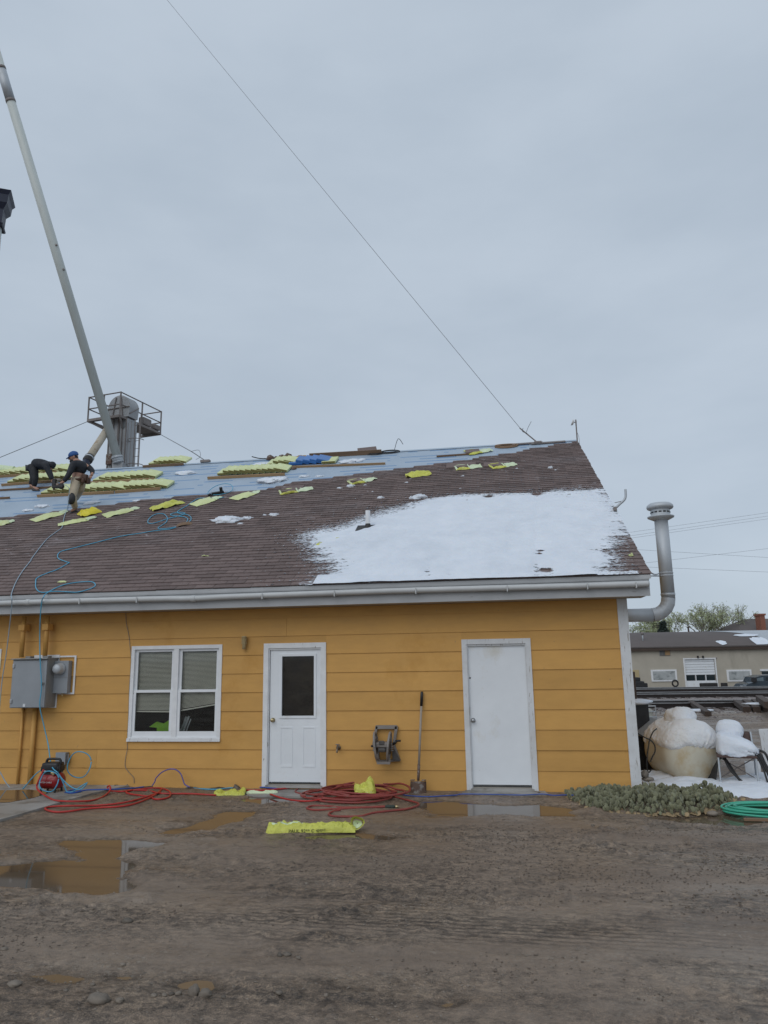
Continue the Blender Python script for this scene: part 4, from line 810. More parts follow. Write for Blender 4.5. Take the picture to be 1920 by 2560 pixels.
P_ += [at_roof(*q, .027) for q in ((300, 1341), (245, 1355), (185, 1370), (150, 1380), (145, 1395), (165, 1404), (172, 1406))]+[at_roof(*zF(*q), .027) for q in ((712, 30), (600, 95), (480, 140), (385, 185), (370, 230), (375, 295), (430, 335), (560, 325), (700, 330), (800, 333), (900, 310), (985, 270), (965, 230), (880, 225), (740, 240), (640, 265), (540, 310), (470, 355), (452, 385))]
tag(MB().tube(P_+e1, .0085, 6, smooth=4).build('air_hose', M['hoseblue'], smooth=True), 'pale blue air hose snaking down the roof to the compressor', 'hose')
P_ = [at_roof(*q, .027) for q in ((172, 1240), (168, 1268), (160, 1295), (155, 1318))]+[at_roof(*q, .027) for q in ((140, 1330), (115, 1350), (80, 1395))]+[at_roof(*zF(*q), .027) for q in ((320, 5), (230, 120), (160, 240), (118, 355), (122, 400))]
P_ += [at_wall(*zF(122, 470), -.57), at_wall(*zF(112, 570), -.52), at_wall(*zF(95, 720), -.4), at_wall(*zW(65, 560), -.3), at_wall(*zW(20, 850), -.25), at_wall(*zW(-10, 1200), -.25), at_wall(*zW(-30, 1600), -.28)]
tag(MB().tube(P_, .008, 6, smooth=4).build('air_hose', M['hosepale'], smooth=True), 'grey-blue air hose from the worker\'s nailer over the eave', 'hose')
x_, s_ = roof_xs(*zS(248, 520)); lp = [roof(x_+.28*cos(a), s_+.32*sin(a), .03+.08*max(0, sin(a))) for a in np.linspace(0, 2*pi, 18)]
tag(MB().tube(lp, .008, 6, smooth=2).build('air_hose', M['hoseblue'], smooth=True), 'small loop of blue hose at the membrane edge', 'hose')
ng = MB().cbox((-.14, -.04, 0), (.14, .04, .07), .012).cbox((.05, -.035, .05), (.12, .035, .16), .01).tube([(-.15, 0, .04), (-.22, 0, .02)], .025, 8)
o = ng.build('nail_gun', M['black']); o.matrix_world = roof_m(*roof_xs(*zS(225, 545)), .01, .4); tag(o, 'dark nail gun lying at the membrane edge', 'nail gun')
# ridge clutter and guy wires
def wire(pts, r, name, label, m='wire', cat='wire', smooth=0): return tag(MB().tube(pts, r, 5, smooth=smooth).build(name, M[m]), label, cat)
g0 = roof(*roof_xs(*zT(1330, 315)), .03)
ga = empty('guy_anchor', g0); tag(ga, 'dark guy-wire anchor with hooks near the right end of the ridge', 'anchor')
MB().cbox((-.09, -.05, 0), (.09, .05, .05), .01).tube([(-.02, 0, .03), (-.42, .05, .44)], .016, 8).build('turnbuckle', M['railsteel'], ga)
MB().tube([(-.24, .02, .28), (-.36, 0, .33), (-.34, 0, .42)], .007, 6, smooth=3).tube([(-.27, .02, .30), (-.22, 0, .42), (-.13, 0, .58)], .006, 6, smooth=3).build('wire_tail', M['wire'], ga)
wire([g0+V((-.40, .05, .42)), at_far(418, 0, 23), at_far(300, -160, 24.5)], .0065, 'guy_wire', 'long thin guy wire rising from the ridge to upper left')
for (x, y, w_, lab) in ((1240, 315, .38, 'dark flat bar left of the guy anchor'), (1420, 308, .42, 'dark flat bar right of the guy anchor')):
    o = MB().cbox((-w_, -.05, 0), (w_, .05, .035), .012).build('steel_bar', M['railsteel']); o.matrix_world = roof_m(*roof_xs(*zT(x, y)), .01, .06); tag(o, lab, 'bar')
def coil(px, r, n, m, label, rr=.012, h=.03, cat='rope', rot=0., sq=.6, name='rope_coil'):
    x_, s_ = roof_xs(*px); q = random.Random(int(px[0])); pts = []
    for k in range(n*12): a = 2*pi*k/12; pts.append(roof(x_+r*(1+.18*sin(a*.37+q.random()*.4))*cos(a+rot), s_+r*sq*(1+.2*sin(a*.23))*sin(a+rot), h*(.4+k/(n*12))))
    return tag(MB().tube(pts, rr, 6, smooth=2).build(name, M[m], smooth=True), label, cat)
coil(zT(1060, 335), .24, 4, 'wetwood', 'tan rope coil left of the guy anchor', .02); coil(zT(50, 385), .24, 3, 'black', 'black cable loops right of the brown plank', .01, cat='cable', name='cable_coil'); coil(zS(1590, 190), .2, 3, 'black', 'black cable loops at the end of the brown plank', .01, cat='cable', name='cable_coil')
wire([roof(*roof_xs(*zT(90, 372)), .02), roof(*roof_xs(*zT(130, 345)), .25), roof(*roof_xs(*zT(168, 352)), .12)], .008, 'cable', 'black cable end curling up at the ridge', 'black', 'cable', 4)
wire([roof(*roof_xs(*zS(520, 222)), .03), roof(*roof_xs(*zS(590, 235)), .02), roof(*roof_xs(*zS(690, 238)), .03)], .014, 'cable', 'thick dark cable above the long middle fan', 'black', 'cable', 4)
def heap(px, w_, d_, h_, m, label, name, cat, seed):
    x_, s_ = roof_xs(*px); b = MB(); q = random.Random(seed)
    for k in range(5): b.blob((q.uniform(-.5, .5)*w_, q.uniform(-.3, .3)*d_, h_*.2), (w_*.22, d_*.35, h_*q.uniform(.5, .9)), seed+k, .25, 9, 6)
    o = b.build(name, M[m], smooth=True); o.matrix_world = roof_m(x_, s_, .01); tag(o, label, cat)
heap(zS(755, 236), .5, .3, .10, 'rust', 'dark tool heap above the long middle fan', 'tool_heap', 'tools', 5); heap(zS(910, 232), .5, .25, .09, 'wood', 'tan canvas heap above the blue bundles', 'canvas_heap', 'canvas', 9)
heap(zS(855, 322), .25, .2, .07, 'rust', 'brown tool pouch below the first blue bundle', 'tool_pouch', 'pouch', 13)
o = MB().cbox((-.25, -.2, 0), (.25, .2, .06), .01).build('shingle_stack', M['shingle']); o.matrix_world = roof_m(*roof_xs(*zS(1515, 170)), .02, .2); tag(o, 'small stack of dark shingles on the brown plank', 'shingles')
o = MB().cbox((-.17, -.30, 0), (.17, .02, .05), .01).build('shingle_stack', M['shingle']); o.matrix_world = roof_m(*roof_xs(*zT(762, 380)), .02, .1); tag(o, 'dark shingle stack in the wrapper on the membrane', 'shingles')
for (z, x, y, w_, dd_) in ((zS, 848, 520, .24, .5), (zS, 1435, 432, .28, .4), (zT, 665, 520, .34, .45), (zT, 978, 508, .3, .4)):
    o = MB().cbox((-w_, -.02, 0), (w_, dd_*.8, .028), .006).build('shingle_stack', M['shingle']); o.matrix_world = roof_m(*roof_xs(*z(x, y)), .01, .02); tag(o, 'last dark shingles lying in an emptied frame wrapper', 'shingles', 'shingles in emptied wrappers')
b0 = roof(*roof_xs(*zR(1515, 640+120)), .0)
gx2, gs2 = roof_xs(517, 1155); gb = empty('guy_anchor', roof(gx2, gs2-.1, .01)); tag(gb, 'small grey guy anchor box at the ridge left of the middle fan', 'anchor')
MB().cbox((-.13, -.06, 0), (.13, .06, .07), .01).build('box', M['railsteel'], gb); MB().tube([(0, 0, .05), (-.30, 0, .26), (-.42, 0, .34)], .012, 6).tube([(-.42, 0, .34), (-.2, 0, .36), (-.15, 0, .18), (-.28, 0, .1)], .006, 6, smooth=4).build('hook', M['wire'], gb)
# antenna mast at the ridge end, bent pipe mount at the rake
mp0 = at_x(1443, 1100, 2.03); an = empty('antenna_mast', mp0); tag(an, 'thin antenna mast with a small white dish at the ridge end', 'antenna')
MB().tube([(0, 0, -.1), (0, 0, .52)], .016, 8).build('mast', M['railsteel'], an); MB().lathe([(.005, -.03), (.06, -.02), (.085, .02), (.08, .025), (.01, -.01)], 16, Matrix.Translation((-.075, -.01, .45)) @ Matrix.Rotation(-1.2, 4, 'Y')).build('dish', M['white'], an, True)
MB().tube([(-.06, 0, .45), (.02, 0, .46)], .010, 6).tube([(.005, 0, .22), (.05, .02, .05), (.06, .1, -.2)], .004, 5, smooth=3).build('bracket', M['railsteel'], an)
bp0 = at_x(1537, 1272, 2.05); bt_ = empty('dish_mount', bp0); tag(bt_, 'bent grey pipe mount bolted to the roof edge', 'pipe mount')
MB().tube([(0, 0, .0), (.10, .0, .09), (.17, 0, .15), (.20, 0, .22), (.205, 0, .34)], .021, 10, smooth=5).build('pipe', M['galv'], bt_, True); MB().cbox((-.03, -.10, -.05), (.02, .10, .02), .006).tube([(0, -.04, .1), (.13, 0, .13)], .006, 6).build('foot', M['railsteel'], bt_)

# ================================================================== PEOPLE
def skin(name, nodes, edges, m, parent, sub=2):
    me = bpy.data.meshes.new(name); me.from_pydata([tuple(p[:3]) for p in nodes], edges, []); o = bpy.data.objects.new(name, me); col.objects.link(o)
    md = o.modifiers.new('Skin', 'SKIN'); sv = me.skin_vertices[0].data if me.skin_vertices else None
    for i, p in enumerate(nodes):
        r = p[3]; sv[i].radius = (r, p[4] if len(p) > 4 else r); sv[i].use_root = (i == 0)
    md.use_smooth_shade = True; sd_ = o.modifiers.new('Subdivision', 'SUBSURF'); sd_.levels = sub; sd_.render_levels = sub
    me.materials.append(m); o.parent = parent; return o
def person(root, J, mats, label, beard=False, cap=True):
    """J: joints in local metres (x right, y away, z up)."""
    t_ = empty('person', root); tag(t_, label, 'person')
    g = lambda k: tuple(J[k])
    mid = lambda a, b, f=.5: tuple(V(J[a]).lerp(V(J[b]), f))
    # body: one continuous skinned figure, pelvis first
    nd = [(*g('pel'), .12), (*g('chest'), .13), (*g('neck'), .055), (*g('head'), .082)]
    ed = [(0, 1), (1, 2), (2, 3)]
    for sde in ('L', 'R'):
        b = len(nd); nd += [(*g('sh'+sde), .058), (*g('el'+sde), .042), (*g('wr'+sde), .030), (*g('ha'+sde), .038)]; ed += [(1, b), (b, b+1), (b+1, b+2), (b+2, b+3)]
        b = len(nd); nd += [(*g('hi'+sde), .09), (*g('kn'+sde), .06), (*g('an'+sde), .042), (*g('to'+sde), .036)]; ed += [(0, b), (b, b+1), (b+1, b+2), (b+2, b+3)]
    skin('body', nd, ed, M['skin'], t_)
    # hands: palm already in the body, five fingers each
    for sde in ('L', 'R'):
        h_ = V(J['ha'+sde]); d = (h_-V(J['wr'+sde])).normalized(); sd_ = d.cross(V((0, 0, 1)) if abs(d.z) < .9 else V((1, 0, 0))).normalized(); b = MB()
        for k in range(5):
            off = sd_*(-.034+.017*k) if k < 4 else sd_*.045; bs = h_+off*.8+d*(.02 if k < 4 else -.01); ln = (.065, .078, .074, .058, .045)[k]; cu = d.cross(sd_)
            b.tube([bs, bs+d*ln*.5+cu*.006+(sd_*.015 if k == 4 else V()), bs+d*ln*.8+cu*.03], [.010, .009, .007], 6)
        b.build('fingers', M['skin'], t_, True)
    jk = [(*mid('pel', 'chest', .12), .185, .15), (*mid('pel', 'chest', .6), .195, .16), (*g('chest'), .185, .155), (*mid('chest', 'neck', .75), .085)]; je = [(0, 1), (1, 2), (2, 3)]
    for sde in ('L', 'R'):
        b = len(jk); jk += [(*g('sh'+sde), .085), (*mid('sh'+sde, 'el'+sde, .6), .068), (*g('el'+sde), .062), (*mid('el'+sde, 'wr'+sde, .92), .048)]; je += [(2, b), (b, b+1), (b+1, b+2), (b+2, b+3)]
    skin('jacket', jk, je, M[mats[0]], t_)
    tr = [(*g('pel'), .155, .135)]; te = []
    for sde in ('L', 'R'):
        b = len(tr); tr += [(*mid('hi'+sde, 'kn'+sde, .12), .115), (*mid('hi'+sde, 'kn'+sde, .6), .095), (*g('kn'+sde), .082), (*mid('kn'+sde, 'an'+sde, .5), .075), (*mid('kn'+sde, 'an'+sde, .95), .068)]; te += [(0, b), (b, b+1), (b+1, b+2), (b+2, b+3), (b+3, b+4)]
    skin('trousers', tr, te, M[mats[1]], t_)
    for sde in ('L', 'R'):
        a = V(J['an'+sde]); b_ = V(J['to'+sde]); d = (b_-a); d.z *= .4
        skin('boot', [(*(a+V((0, 0, -.01))), .055), (*(a+V((0, 0, -.07))), .052), (*(a+V((0, 0, -.08))+d*.7), .046, .036), (*(a+V((0, 0, -.085))+d*1.25), .036, .026)], [(0, 1), (1, 2), (2, 3)], M['black'], t_, 1)
    hd = V(J['head']); fwd = V(J['face']).normalized(); up_ = V(J['hup']).normalized(); rt = fwd.cross(up_).normalized(); up_ = rt.cross(fwd); HM = Matrix.Translation(hd) @ Matrix((rt, fwd, up_)).transposed().to_4x4()
    # head shaped with brow, nose, chin, ears
    hb = MB().blob((0, 0, 0), (.078, .098, .118), 3, .02, 16, 12).blob((0, .098, -.012), (.013, .022, .026), 1, .05, 8, 6).blob((0, .075, -.085), (.036, .026, .026), 2, .05, 8, 6)
    for s_ in (-1, 1): hb.blob((s_*.08, -.005, -.01), (.012, .025, .034), 5, .05, 8, 6).blob((s_*.032, .086, .012), (.014, .01, .008), 6, .02, 8, 5)
    hb.v = [tuple(HM @ V(p)) for p in hb.v]; hb.build('head', M['skin'], t_, True)
    if beard:
        bb = MB().blob((0, .045, -.085), (.070, .066, .060), 8, .08, 12, 8).blob((0, -.02, -.03), (.083, .075, .09), 4, .05, 12, 8); bb.v = [tuple(HM @ V(p)) for p in bb.v]; bb.build('beard', M['hair'], t_, True)
    if cap:
        cb_ = MB().blob((0, -.012, .045), (.092, .112, .092), 2, .015, 18, 10, flat=-.03); cb_.v = [tuple(HM @ V(p)) for p in cb_.v]; cb_.build('cap', M['cap'], t_, True)
        br = MB(); pts = [(.075*cos(a), .085+.075*sin(a), .03-.02*sin(a)) for a in np.linspace(pi, 0, 9)]; br.add([(x, y, z) for x, y, z in pts]+[(x, y, z-.012) for x, y, z in pts], [tuple(range(9)), tuple(range(17, 8, -1))]+[(i, i+9, i+10, i+1) for i in range(8)])
        br.v = [tuple(HM @ V(p)) for p in br.v]; br.build('cap_brim', M['cap'], t_, True)
    else:
        cb_ = MB().blob((0, -.02, .012), (.095, .112, .125), 2, .03, 18, 10).blob((0, -.06, -.08), (.08, .08, .08), 6, .05, 10, 8); cb_.v = [tuple(HM @ V(p)) for p in cb_.v]; cb_.build('hood', M[mats[0]], t_, True)
    return t_
# standing worker: joints surveyed on the plane of his body
f2 = at_roof(187, 1281); Yp = f2.y
zP = lambda x, y: (100+x*.12056, 1080+y*.12056)
def J2(x, y, dy=0.): p = at_wall(*zP(x, y), Yp+dy); return p-f2
P2 = dict(pel=J2(800, 930, .08), chest=J2(790, 690, .05), neck=J2(745, 590, .04), head=J2(695, 520, .03), face=(-.75, -.45, -.35), hup=(-.1, -.15, 1),
          shL=J2(690, 670, -.14), elL=J2(590, 900, -.26), wrL=J2(470, 1050, -.32), haL=J2(410, 1075, -.34), shR=J2(930, 680, .18), elR=J2(1085, 790, .16), wrR=J2(1085, 870, .0), haR=J2(1060, 905, -.05),
          hiL=J2(760, 980, -.02), knL=J2(670, 1330, -.25), anL=J2(735, 1600, -.02), toL=J2(640, 1640, -.10), hiR=J2(870, 985, .16), knR=J2(850, 1190, .10), anR=J2(730, 1400, .62), toR=J2(640, 1430, .56))
w2_ = person(f2, P2, ('jacket', 'khaki'), 'bearded worker in black jacket, blue cap and khaki trousers stepping up-slope', True)
pz = V(P2['pel']); bl_ = MB(); 
for (x, y, dy, sx_, sz_) in ((930, 960, -.02, .10, .14), (990, 1010, .02, .08, .12), (900, 1010, -.06, .06, .09)):
    bl_.cbox(tuple(J2(x, y, dy)-V((sx_*.6, .05, sz_*.6))), tuple(J2(x, y, dy)+V((sx_*.6, .05, sz_*.6))), .02)
bl_.tube([J2(650, 960, -.02), J2(760, 985, -.12), J2(880, 950, -.06), J2(940, 900, .10)], .03, 8, smooth=4).build('tool_belt', M['leather'], w2_, True); o = w2_.children[-1]
kp = J2(655, 1390, -.30); MB().blob(tuple(kp), (.085, .06, .13), 3, .08, 10, 8).build('knee_pad', M['black'], w2_, True)
ng = empty('nail_gun', f2+J2(380, 1110, -.36)); tag(ng, 'black coil nailer held by the standing worker', 'nail gun')
MB().cbox((-.13, -.04, -.06), (.12, .04, .0), .012).cbox((-.14, -.035, .0), (-.06, .035, .15), .012).lathe([(.06, -.03), (.07, 0), (.06, .03)], 14, Matrix.Translation((.07, 0, -.02)) @ Matrix.Rotation(pi/2, 4, 'X')).build('body', M['black'], ng)
MB().cbox((-.05, -.025, .0), (.10, .025, .045), .01).tube([(-.10, 0, -.05), (-.10, 0, -.10)], .02, 8).tube([(.10, 0, -.05), (.10, 0, -.09)], .012, 8).build('handle', M['rust'], ng)
wire([f2+J2(500, 1085, -.33), f2+J2(570, 1130, -.4), f2+J2(610, 1180, -.42), f2+J2(600, 1300, -.4), f2+J2(585, 1480, -.3), at_roof(172, 1240, .02)], .007, 'air_hose', 'short air hose hanging from the held nailer', 'hosepale', 'hose', 4)
# bending worker
f1 = at_roof(90, 1224); Yq = f1.y
zQ = lambda x, y: (x*.12056, 1100+y*.12056)
def J1(x, y, dy=0.): p = at_wall(*zQ(x, y), Yq+dy); return p-f1
P1 = dict(pel=J1(680, 500, .1), chest=J1(880, 500, .04), neck=J1(985, 515, .02), head=J1(1052, 545, 0), face=(.25, -.35, -.9), hup=(.9, -.1, .2),
          shL=J1(955, 530, -.16), elL=J1(1020, 700, -.18), wrL=J1(1090, 850, -.16), haL=J1(1110, 900, -.14), shR=J1(960, 500, .18), elR=J1(1040, 670, .22), wrR=J1(1100, 830, .14), haR=J1(1120, 880, .10),
          hiL=J1(690, 560, -.02), knL=J1(740, 790, -.10), anL=J1(700, 985, -.08), toL=J1(800, 1025, -.14), hiR=J1(660, 560, .18), knR=J1(690, 780, .15), anR=J1(635, 950, .12), toR=J1(735, 985, .08))
person(f1, P1, ('jacket', 'trackpants'), 'worker in black hooded jacket and trousers bending over with arms down', False, False)
ng = empty('nail_gun', f1+J1(1160, 900, -.2)); tag(ng, 'grey framing nailer in the hands of the bending worker', 'nail gun')
MB().cbox((-.09, -.04, -.10), (.05, .04, .10), .012).cbox((-.02, -.03, .07), (.11, .03, .12), .01).build('body', M['reelgrey'], ng); MB().cbox((-.05, -.045, -.16), (.0, .045, -.10), .01).build('nose', M['black'], ng)
# ================================================================== ON AND AT THE WALL
cb = empty('electrical_cabinet', (-7.375, -.02, 1.495)); tag(cb, 'large grey electrical cabinet hung on the ochre wall', 'cabinet')
MB().cbox((-.305, -.28, -.375), (.305, 0, .375), .008).build('body', M['cabinet_side'], cb); MB().cbox((-.285, -.30, -.365), (.30, -.282, .35), .004).build('door', M['cabinet'], cb)
MB().prism([(-.33, .372), (.0, .372), (.0, .392), (-.32, .385)], -.315, .315, 'x').build('hood', M['cabinet_side'], cb)
for z in (-.27, .27): MB().cbox((-.285, -.315, z-.03), (-.25, -.298, z+.03), .004).build('hinge', M['steel'], cb)
MB().cbox((.245, -.32, -.02), (.28, -.298, .02), .005).tube([(.262, -.32, .02), (.262, -.335, .0), (.262, -.32, -.035)], .008, 6).build('latch', M['steel'], cb)
MB().box((-.06, -.304, -.355), (-.02, -.3005, -.31)).build('sticker', M['paper'], cb)
for x in (-.11, .20): MB().cbox((x-.045, -.20, .372), (x+.045, -.10, .42), .008).build('conduit_hub', M['cabinet_side'], cb)
bk = MB().box((-7.50, -.035, 1.105), (-7.055, -.022, 1.93)).build('backing_board', M['white']); tag(bk, 'white board behind the electrical cabinet', 'board')
bk = MB().box((-7.05, -.034, 1.311), (-6.76, -.022, 1.336)).box((-6.79, -.034, 1.336), (-6.76, -.022, 1.89)).box((-7.05, -.034, 1.89), (-6.76, -.022, 1.914)).build('meter_frame', M['white']); tag(bk, 'white wooden frame round the electric meter', 'frame')
mt = empty('electric_meter', (-6.965, -.022, 1.585)); tag(mt, 'grey electric meter with round glass beside the cabinet', 'meter')
MB().cbox((-.125, -.10, -.255), (.135, 0, .25), .006).build('box', M['cabinet'], mt); MB().box((-.122, -.104, -.012), (.132, -.1005, -.006)).build('seam', M['cabinet_side'], mt)
MB().lathe([(.088, 0), (.09, .02), (.082, .025), (.078, .10), (.06, .13), (.01, .138)], 24, Matrix.Translation((.0, -.10, .125)) @ Matrix.Rotation(pi/2, 4, 'X')).build('meter_glass', M['galv'], mt, True)
MB().tube([(.03, -.05, -.255), (.03, -.05, -.30)], .012, 8).build('seal', M['cream'], mt)
def conduit(x, z0, z1, r, label, dx=0.): tag(MB().tube([(x, -.021-r-.004, z0), (x+dx, -.021-r-.004, z1)], r, 12).build('conduit', M['siding'], smooth=True), label, 'conduit')
o = empty('conduit', (-7.65, -.06, 1.9)); tag(o, 'ochre conduit into the top of the cabinet, left one', 'conduit'); MB().tube([(0, -.09, -.0), (0, -.09, .65)], .036, 12).build('pipe', M['siding'], o, True); MB().cbox((-.055, -.15, .42), (.055, .0, .52), .01).build('coupling', M['siding'], o)
o = empty('conduit', (-7.235, -.06, 1.9)); tag(o, 'ochre conduit into the top of the cabinet, right one', 'conduit'); MB().tube([(0, -.09, -.0), (0, -.09, .65)], .036, 12).build('pipe', M['siding'], o, True); MB().cbox((-.055, -.15, .42), (.055, .0, .52), .01).build('coupling', M['siding'], o)
conduit(-7.40, -.06, 1.14, .036, 'thick ochre conduit below the cabinet'); conduit(-7.62, -.06, 1.14, .020, 'thin ochre conduit below the cabinet')
jb = empty('junction_box', (-6.85, -.02, .345)); tag(jb, 'small grey junction box low on the wall above the compressor', 'junction box')
MB().cbox((-.09, -.10, -.09), (.065, 0, .085), .005).build('box', M['cabinet_side'], jb); MB().cbox((-.095, -.108, -.092), (.07, -.10, .092), .003).build('lid', M['cabinet'], jb); MB().tube([(.085, -.05, -.02), (.085, -.05, .05)], .012, 8).box((.065, -.06, -.06), (.09, -.03, .06)).build('switch', M['steel'], jb)
MB().tube([(0, -.05, -.09), (0, -.05, -.42)], .012, 8).build('conduit', M['cabinet_side'], jb)
se = empty('wall_sensor', (-3.94, -.02, 2.06)); tag(se, 'cream ribbed sensor on the wall between window and half-glass door', 'sensor')
for k in range(6): MB().lathe([(.03, 0), (.044, .004), (.044, .012), (.03, .016)], 16, Matrix.Translation((0, -.05, -.02+.02*k))).build('fin', M['cream'], se, True)
MB().tube([(0, -.05, -.10), (0, -.05, .1)], .028, 12).cbox((-.02, -.05, -.04), (.02, 0, .04), .004).build('core', M['cream'], se, True)
sp_ = empty('spigot', (-2.468, -.02, .505)); tag(sp_, 'small weathered water tap low on the wall beside the half-glass door', 'tap')
MB().tube([(0, 0, 0), (0, -.07, 0), (0, -.10, -.03), (0, -.105, -.06)], .013, 10, smooth=4).lathe([(.035, 0), (.035, .008)], 14, Matrix.Rotation(pi/2, 4, 'X')).build('body', M['copper'], sp_, True); MB().lathe([(.03, 0), (.033, .004), (.03, .01)], 12, Matrix.Translation((0, -.06, .045))).tube([(0, -.06, .0), (0, -.06, .05)], .008, 8).build('handle', M['railsteel'], sp_, True)
for (x, y, lab) in ((1590, 60, 0), (1555, 218, 1)): pass
# thin black wire on the wall
wp = [at_wall(*zW(x, y), -.028) for x, y in ((1305, 125), (1310, 240), (1335, 360), (1348, 480), (1360, 600), (1352, 760), (1340, 950), (1335, 1150), (1325, 1340), (1318, 1480), (1320, 1540), (1300, 1650), (1300, 1730), (1340, 1790), (1385, 1840), (1390, 1900))]
tag(MB().tube(wp, .004, 5, smooth=4).build('wall_wire', M['wire']), 'thin dark wire hanging down the wall left of the window', 'wire')
# hose reel
hr = empty('hose_reel', (-1.745, -.02, .55)); tag(hr, 'taupe wall-mounted hose reel without hose', 'hose reel')
def bar(a, b, w_, t_, m_=None): # flat bar in local x-z
    a, b = V(a), V(b); d = (b-a).normalized(); sd_ = d.cross(V((0, 1, 0))).normalized()*w_/2; q = MB(); y = V((0, t_/2, 0)); q.add([a-sd_-y, a+sd_-y, b+sd_-y, b-sd_-y, a-sd_+y, a+sd_+y, b+sd_+y, b-sd_+y], [(0,1,2,3),(7,6,5,4),(0,4,5,1),(1,5,6,2),(2,6,7,3),(3,7,4,0)]); return q
def join(*qs):
    r = MB()
    for q in qs: r.add(q.v, q.f)
    return r
join(bar((-.15, -.03, .25), (.16, -.03, .25), .05, .05), bar((-.14, -.03, .26), (-.19, -.03, .0), .035, .05), bar((.155, -.03, .26), (.11, -.03, .0), .04, .05), bar((-.19, -.03, .0), (-.11, -.03, -.22), .03, .05), bar((.11, -.03, -.0), (.19, -.03, -.22), .03, .05), bar((-.12, -.03, -.23), (.19, -.03, -.21), .03, .05)).build('wall_bracket', M['reelgrey'], hr)
for x, s_ in ((-.125, -1), (.065, 1)):
    q = MB(); pr_ = []
    for k in range(21): a = 2*pi*k/20; pr_.append(V((x+.035*s_*abs(cos(a))*0+.02*s_*sin(a), -.19-.14*cos(a), .0+.19*sin(a))))
    q.tube(pr_, .017, 8, cap=False).build('reel_flange', M['reelgrey'], hr, True)
    MB().lathe([(.105, -.01), (.11, 0), (.105, .012)], 20, Matrix.Translation((x, -.19, 0)) @ Matrix.Rotation(pi/2, 4, 'Y')).build('reel_disc', M['reeldark'], hr, True)
MB().cbox((-.12, -.28, -.01), (.06, -.12, .06), .015).build('drum', M['reelgrey'], hr); MB().cbox((-.09, -.285, -.075), (.03, -.12, -.015), .02).build('drum', M['reeldark'], hr)
MB().cbox((-.07, -.293, .03), (.01, -.279, .085), .008).build('hub_plate', M['reeldark'], hr)
join(bar((-.125, -.26, -.12), (-.10, -.22, -.22), .03, .03), bar((.065, -.26, -.12), (.07, -.22, -.22), .03, .03), bar((-.11, -.22, -.225), (.08, -.22, -.225), .035, .04)).build('front_bar', M['reelgrey'], hr)
for z in (-.06, -.03, 0, .03): MB().cbox((-.175, -.20, z-.008), (-.14, -.14, z+.008), .004).build('rib', M['reelgrey'], hr); MB().cbox((.085, -.20, z-.008), (.12, -.14, z+.008), .004).build('rib', M['reelgrey'], hr)
MB().prism([(.09, -.06), (.12, -.06), (.21, -.215), (.10, -.20)], -.10, -.05, 'y').build('side_wing', M['reeldark'], hr)
MB().tube([(.12, -.19, .03), (.16, -.20, .05), (.17, -.20, .075)], .018, 8).tube([(.16, -.20, .075), (.235, -.20, .075)], .014, 10).build('crank', M['black'], hr, True); MB().tube([(-.14, -.19, 0), (-.20, -.19, 0)], .015, 10).build('inlet', M['black'], hr, True)
# shovel
st = V((-1.205, -.045, 1.30)); sb = V((-1.27, -.20, .13)); so = empty('shovel', (-1.28, -.24, -.09)); tag(so, 'square-mouth shovel leaning on the ochre wall', 'shovel'); off = -V((-1.28, -.24, -.09)); up_ = (st-sb).normalized()
MB().tube([st+off-up_*.2, sb+off+up_*.05], .0165, 10).build('shaft', M['fiber'], so, True); MB().tube([st+off-up_*.205, st+off-up_*.02, st+off], [.021, .021, .014], 12).build('grip', M['black'], so, True)
MB().tube([sb+off+up_*.17, sb+off, sb+off-up_*.05], [.021, .019, .016], 10).build('socket', M['rust'], so, True)
bm_ = []; nx, ny = 9, 10
for j in range(ny):
    for i in range(nx):
        a = i/(nx-1)*2-1; t_ = j/(ny-1); p = sb-up_*(.05+.24*t_)+off; z_off = .025 if (j == 0 and abs(a) > .35) else 0
        bm_.append(p+V((a*(.108+.012*t_), -.03*(1-a*a)*(1-.4*t_)+.03*abs(a)**2, 0))+up_*(-.01*abs(a)*(j == 0)))
bq = MB(); bq.add(bm_, [(j*nx+i, j*nx+i+1, (j+1)*nx+i+1, (j+1)*nx+i) for j in range(ny-1) for i in range(nx-1)]); o = bq.build('blade', M['rust'], so, True); md = o.modifiers.new('Solidify', 'SOLIDIFY'); md.thickness = .006
for s_ in (-1, 1): MB().cbox((0, -.02, -.006), (.06*1, .03, .006), .003, M=Matrix.Translation(sb-up_*.045+off+V((s_*.08-.03, -.005, .004)))).build('foot_step', M['rust'], so)
# ------------------------------------------------------------------ compressor and hoses
cp = V((-6.66, -.62, -.052)); co_ = empty('air_compressor', cp); co_.scale = (.86, .86, .80); tag(co_, 'small red and black pancake air compressor on the concrete pad', 'compressor')
MB().lathe([(.02, -.205), (.09, -.20), (.135, -.165), (.15, -.10), (.15, .10), (.135, .165), (.09, .20), (.02, .205)], 28, Matrix.Translation((0, 0, .20)) @ Matrix.Rotation(pi/2, 4, 'Y')).build('tank', M['redtank'], co_, True)
MB().cbox((-.15, -.11, .33), (.15, .12, .52), .04).cbox((-.17, -.10, .36), (.17, .11, .46), .03).build('shroud', M['black'], co_, True)
MB().tube([(-.13, 0, .48), (-.11, 0, .56), (-.06, 0, .575), (.08, 0, .575), (.13, 0, .56), (.15, 0, .48)], .022, 10, smooth=4).build('handle', M['black'], co_, True)
for x in (-.06, .04): MB().box((x-.03, -.118, .37), (x+.02, -.112, .385)).build('vent_slot', M['paper'], co_)
MB().cbox((-.10, -.10, .30), (.05, .02, .36), .015).build('manifold', M['black'], co_); MB().tube([(.05, -.11, .345), (.14, -.12, .345)], .016, 8).tube([(.10, -.11, .33), (.10, -.14, .33)], .022, 10).build('coupler', M['brass'], co_)
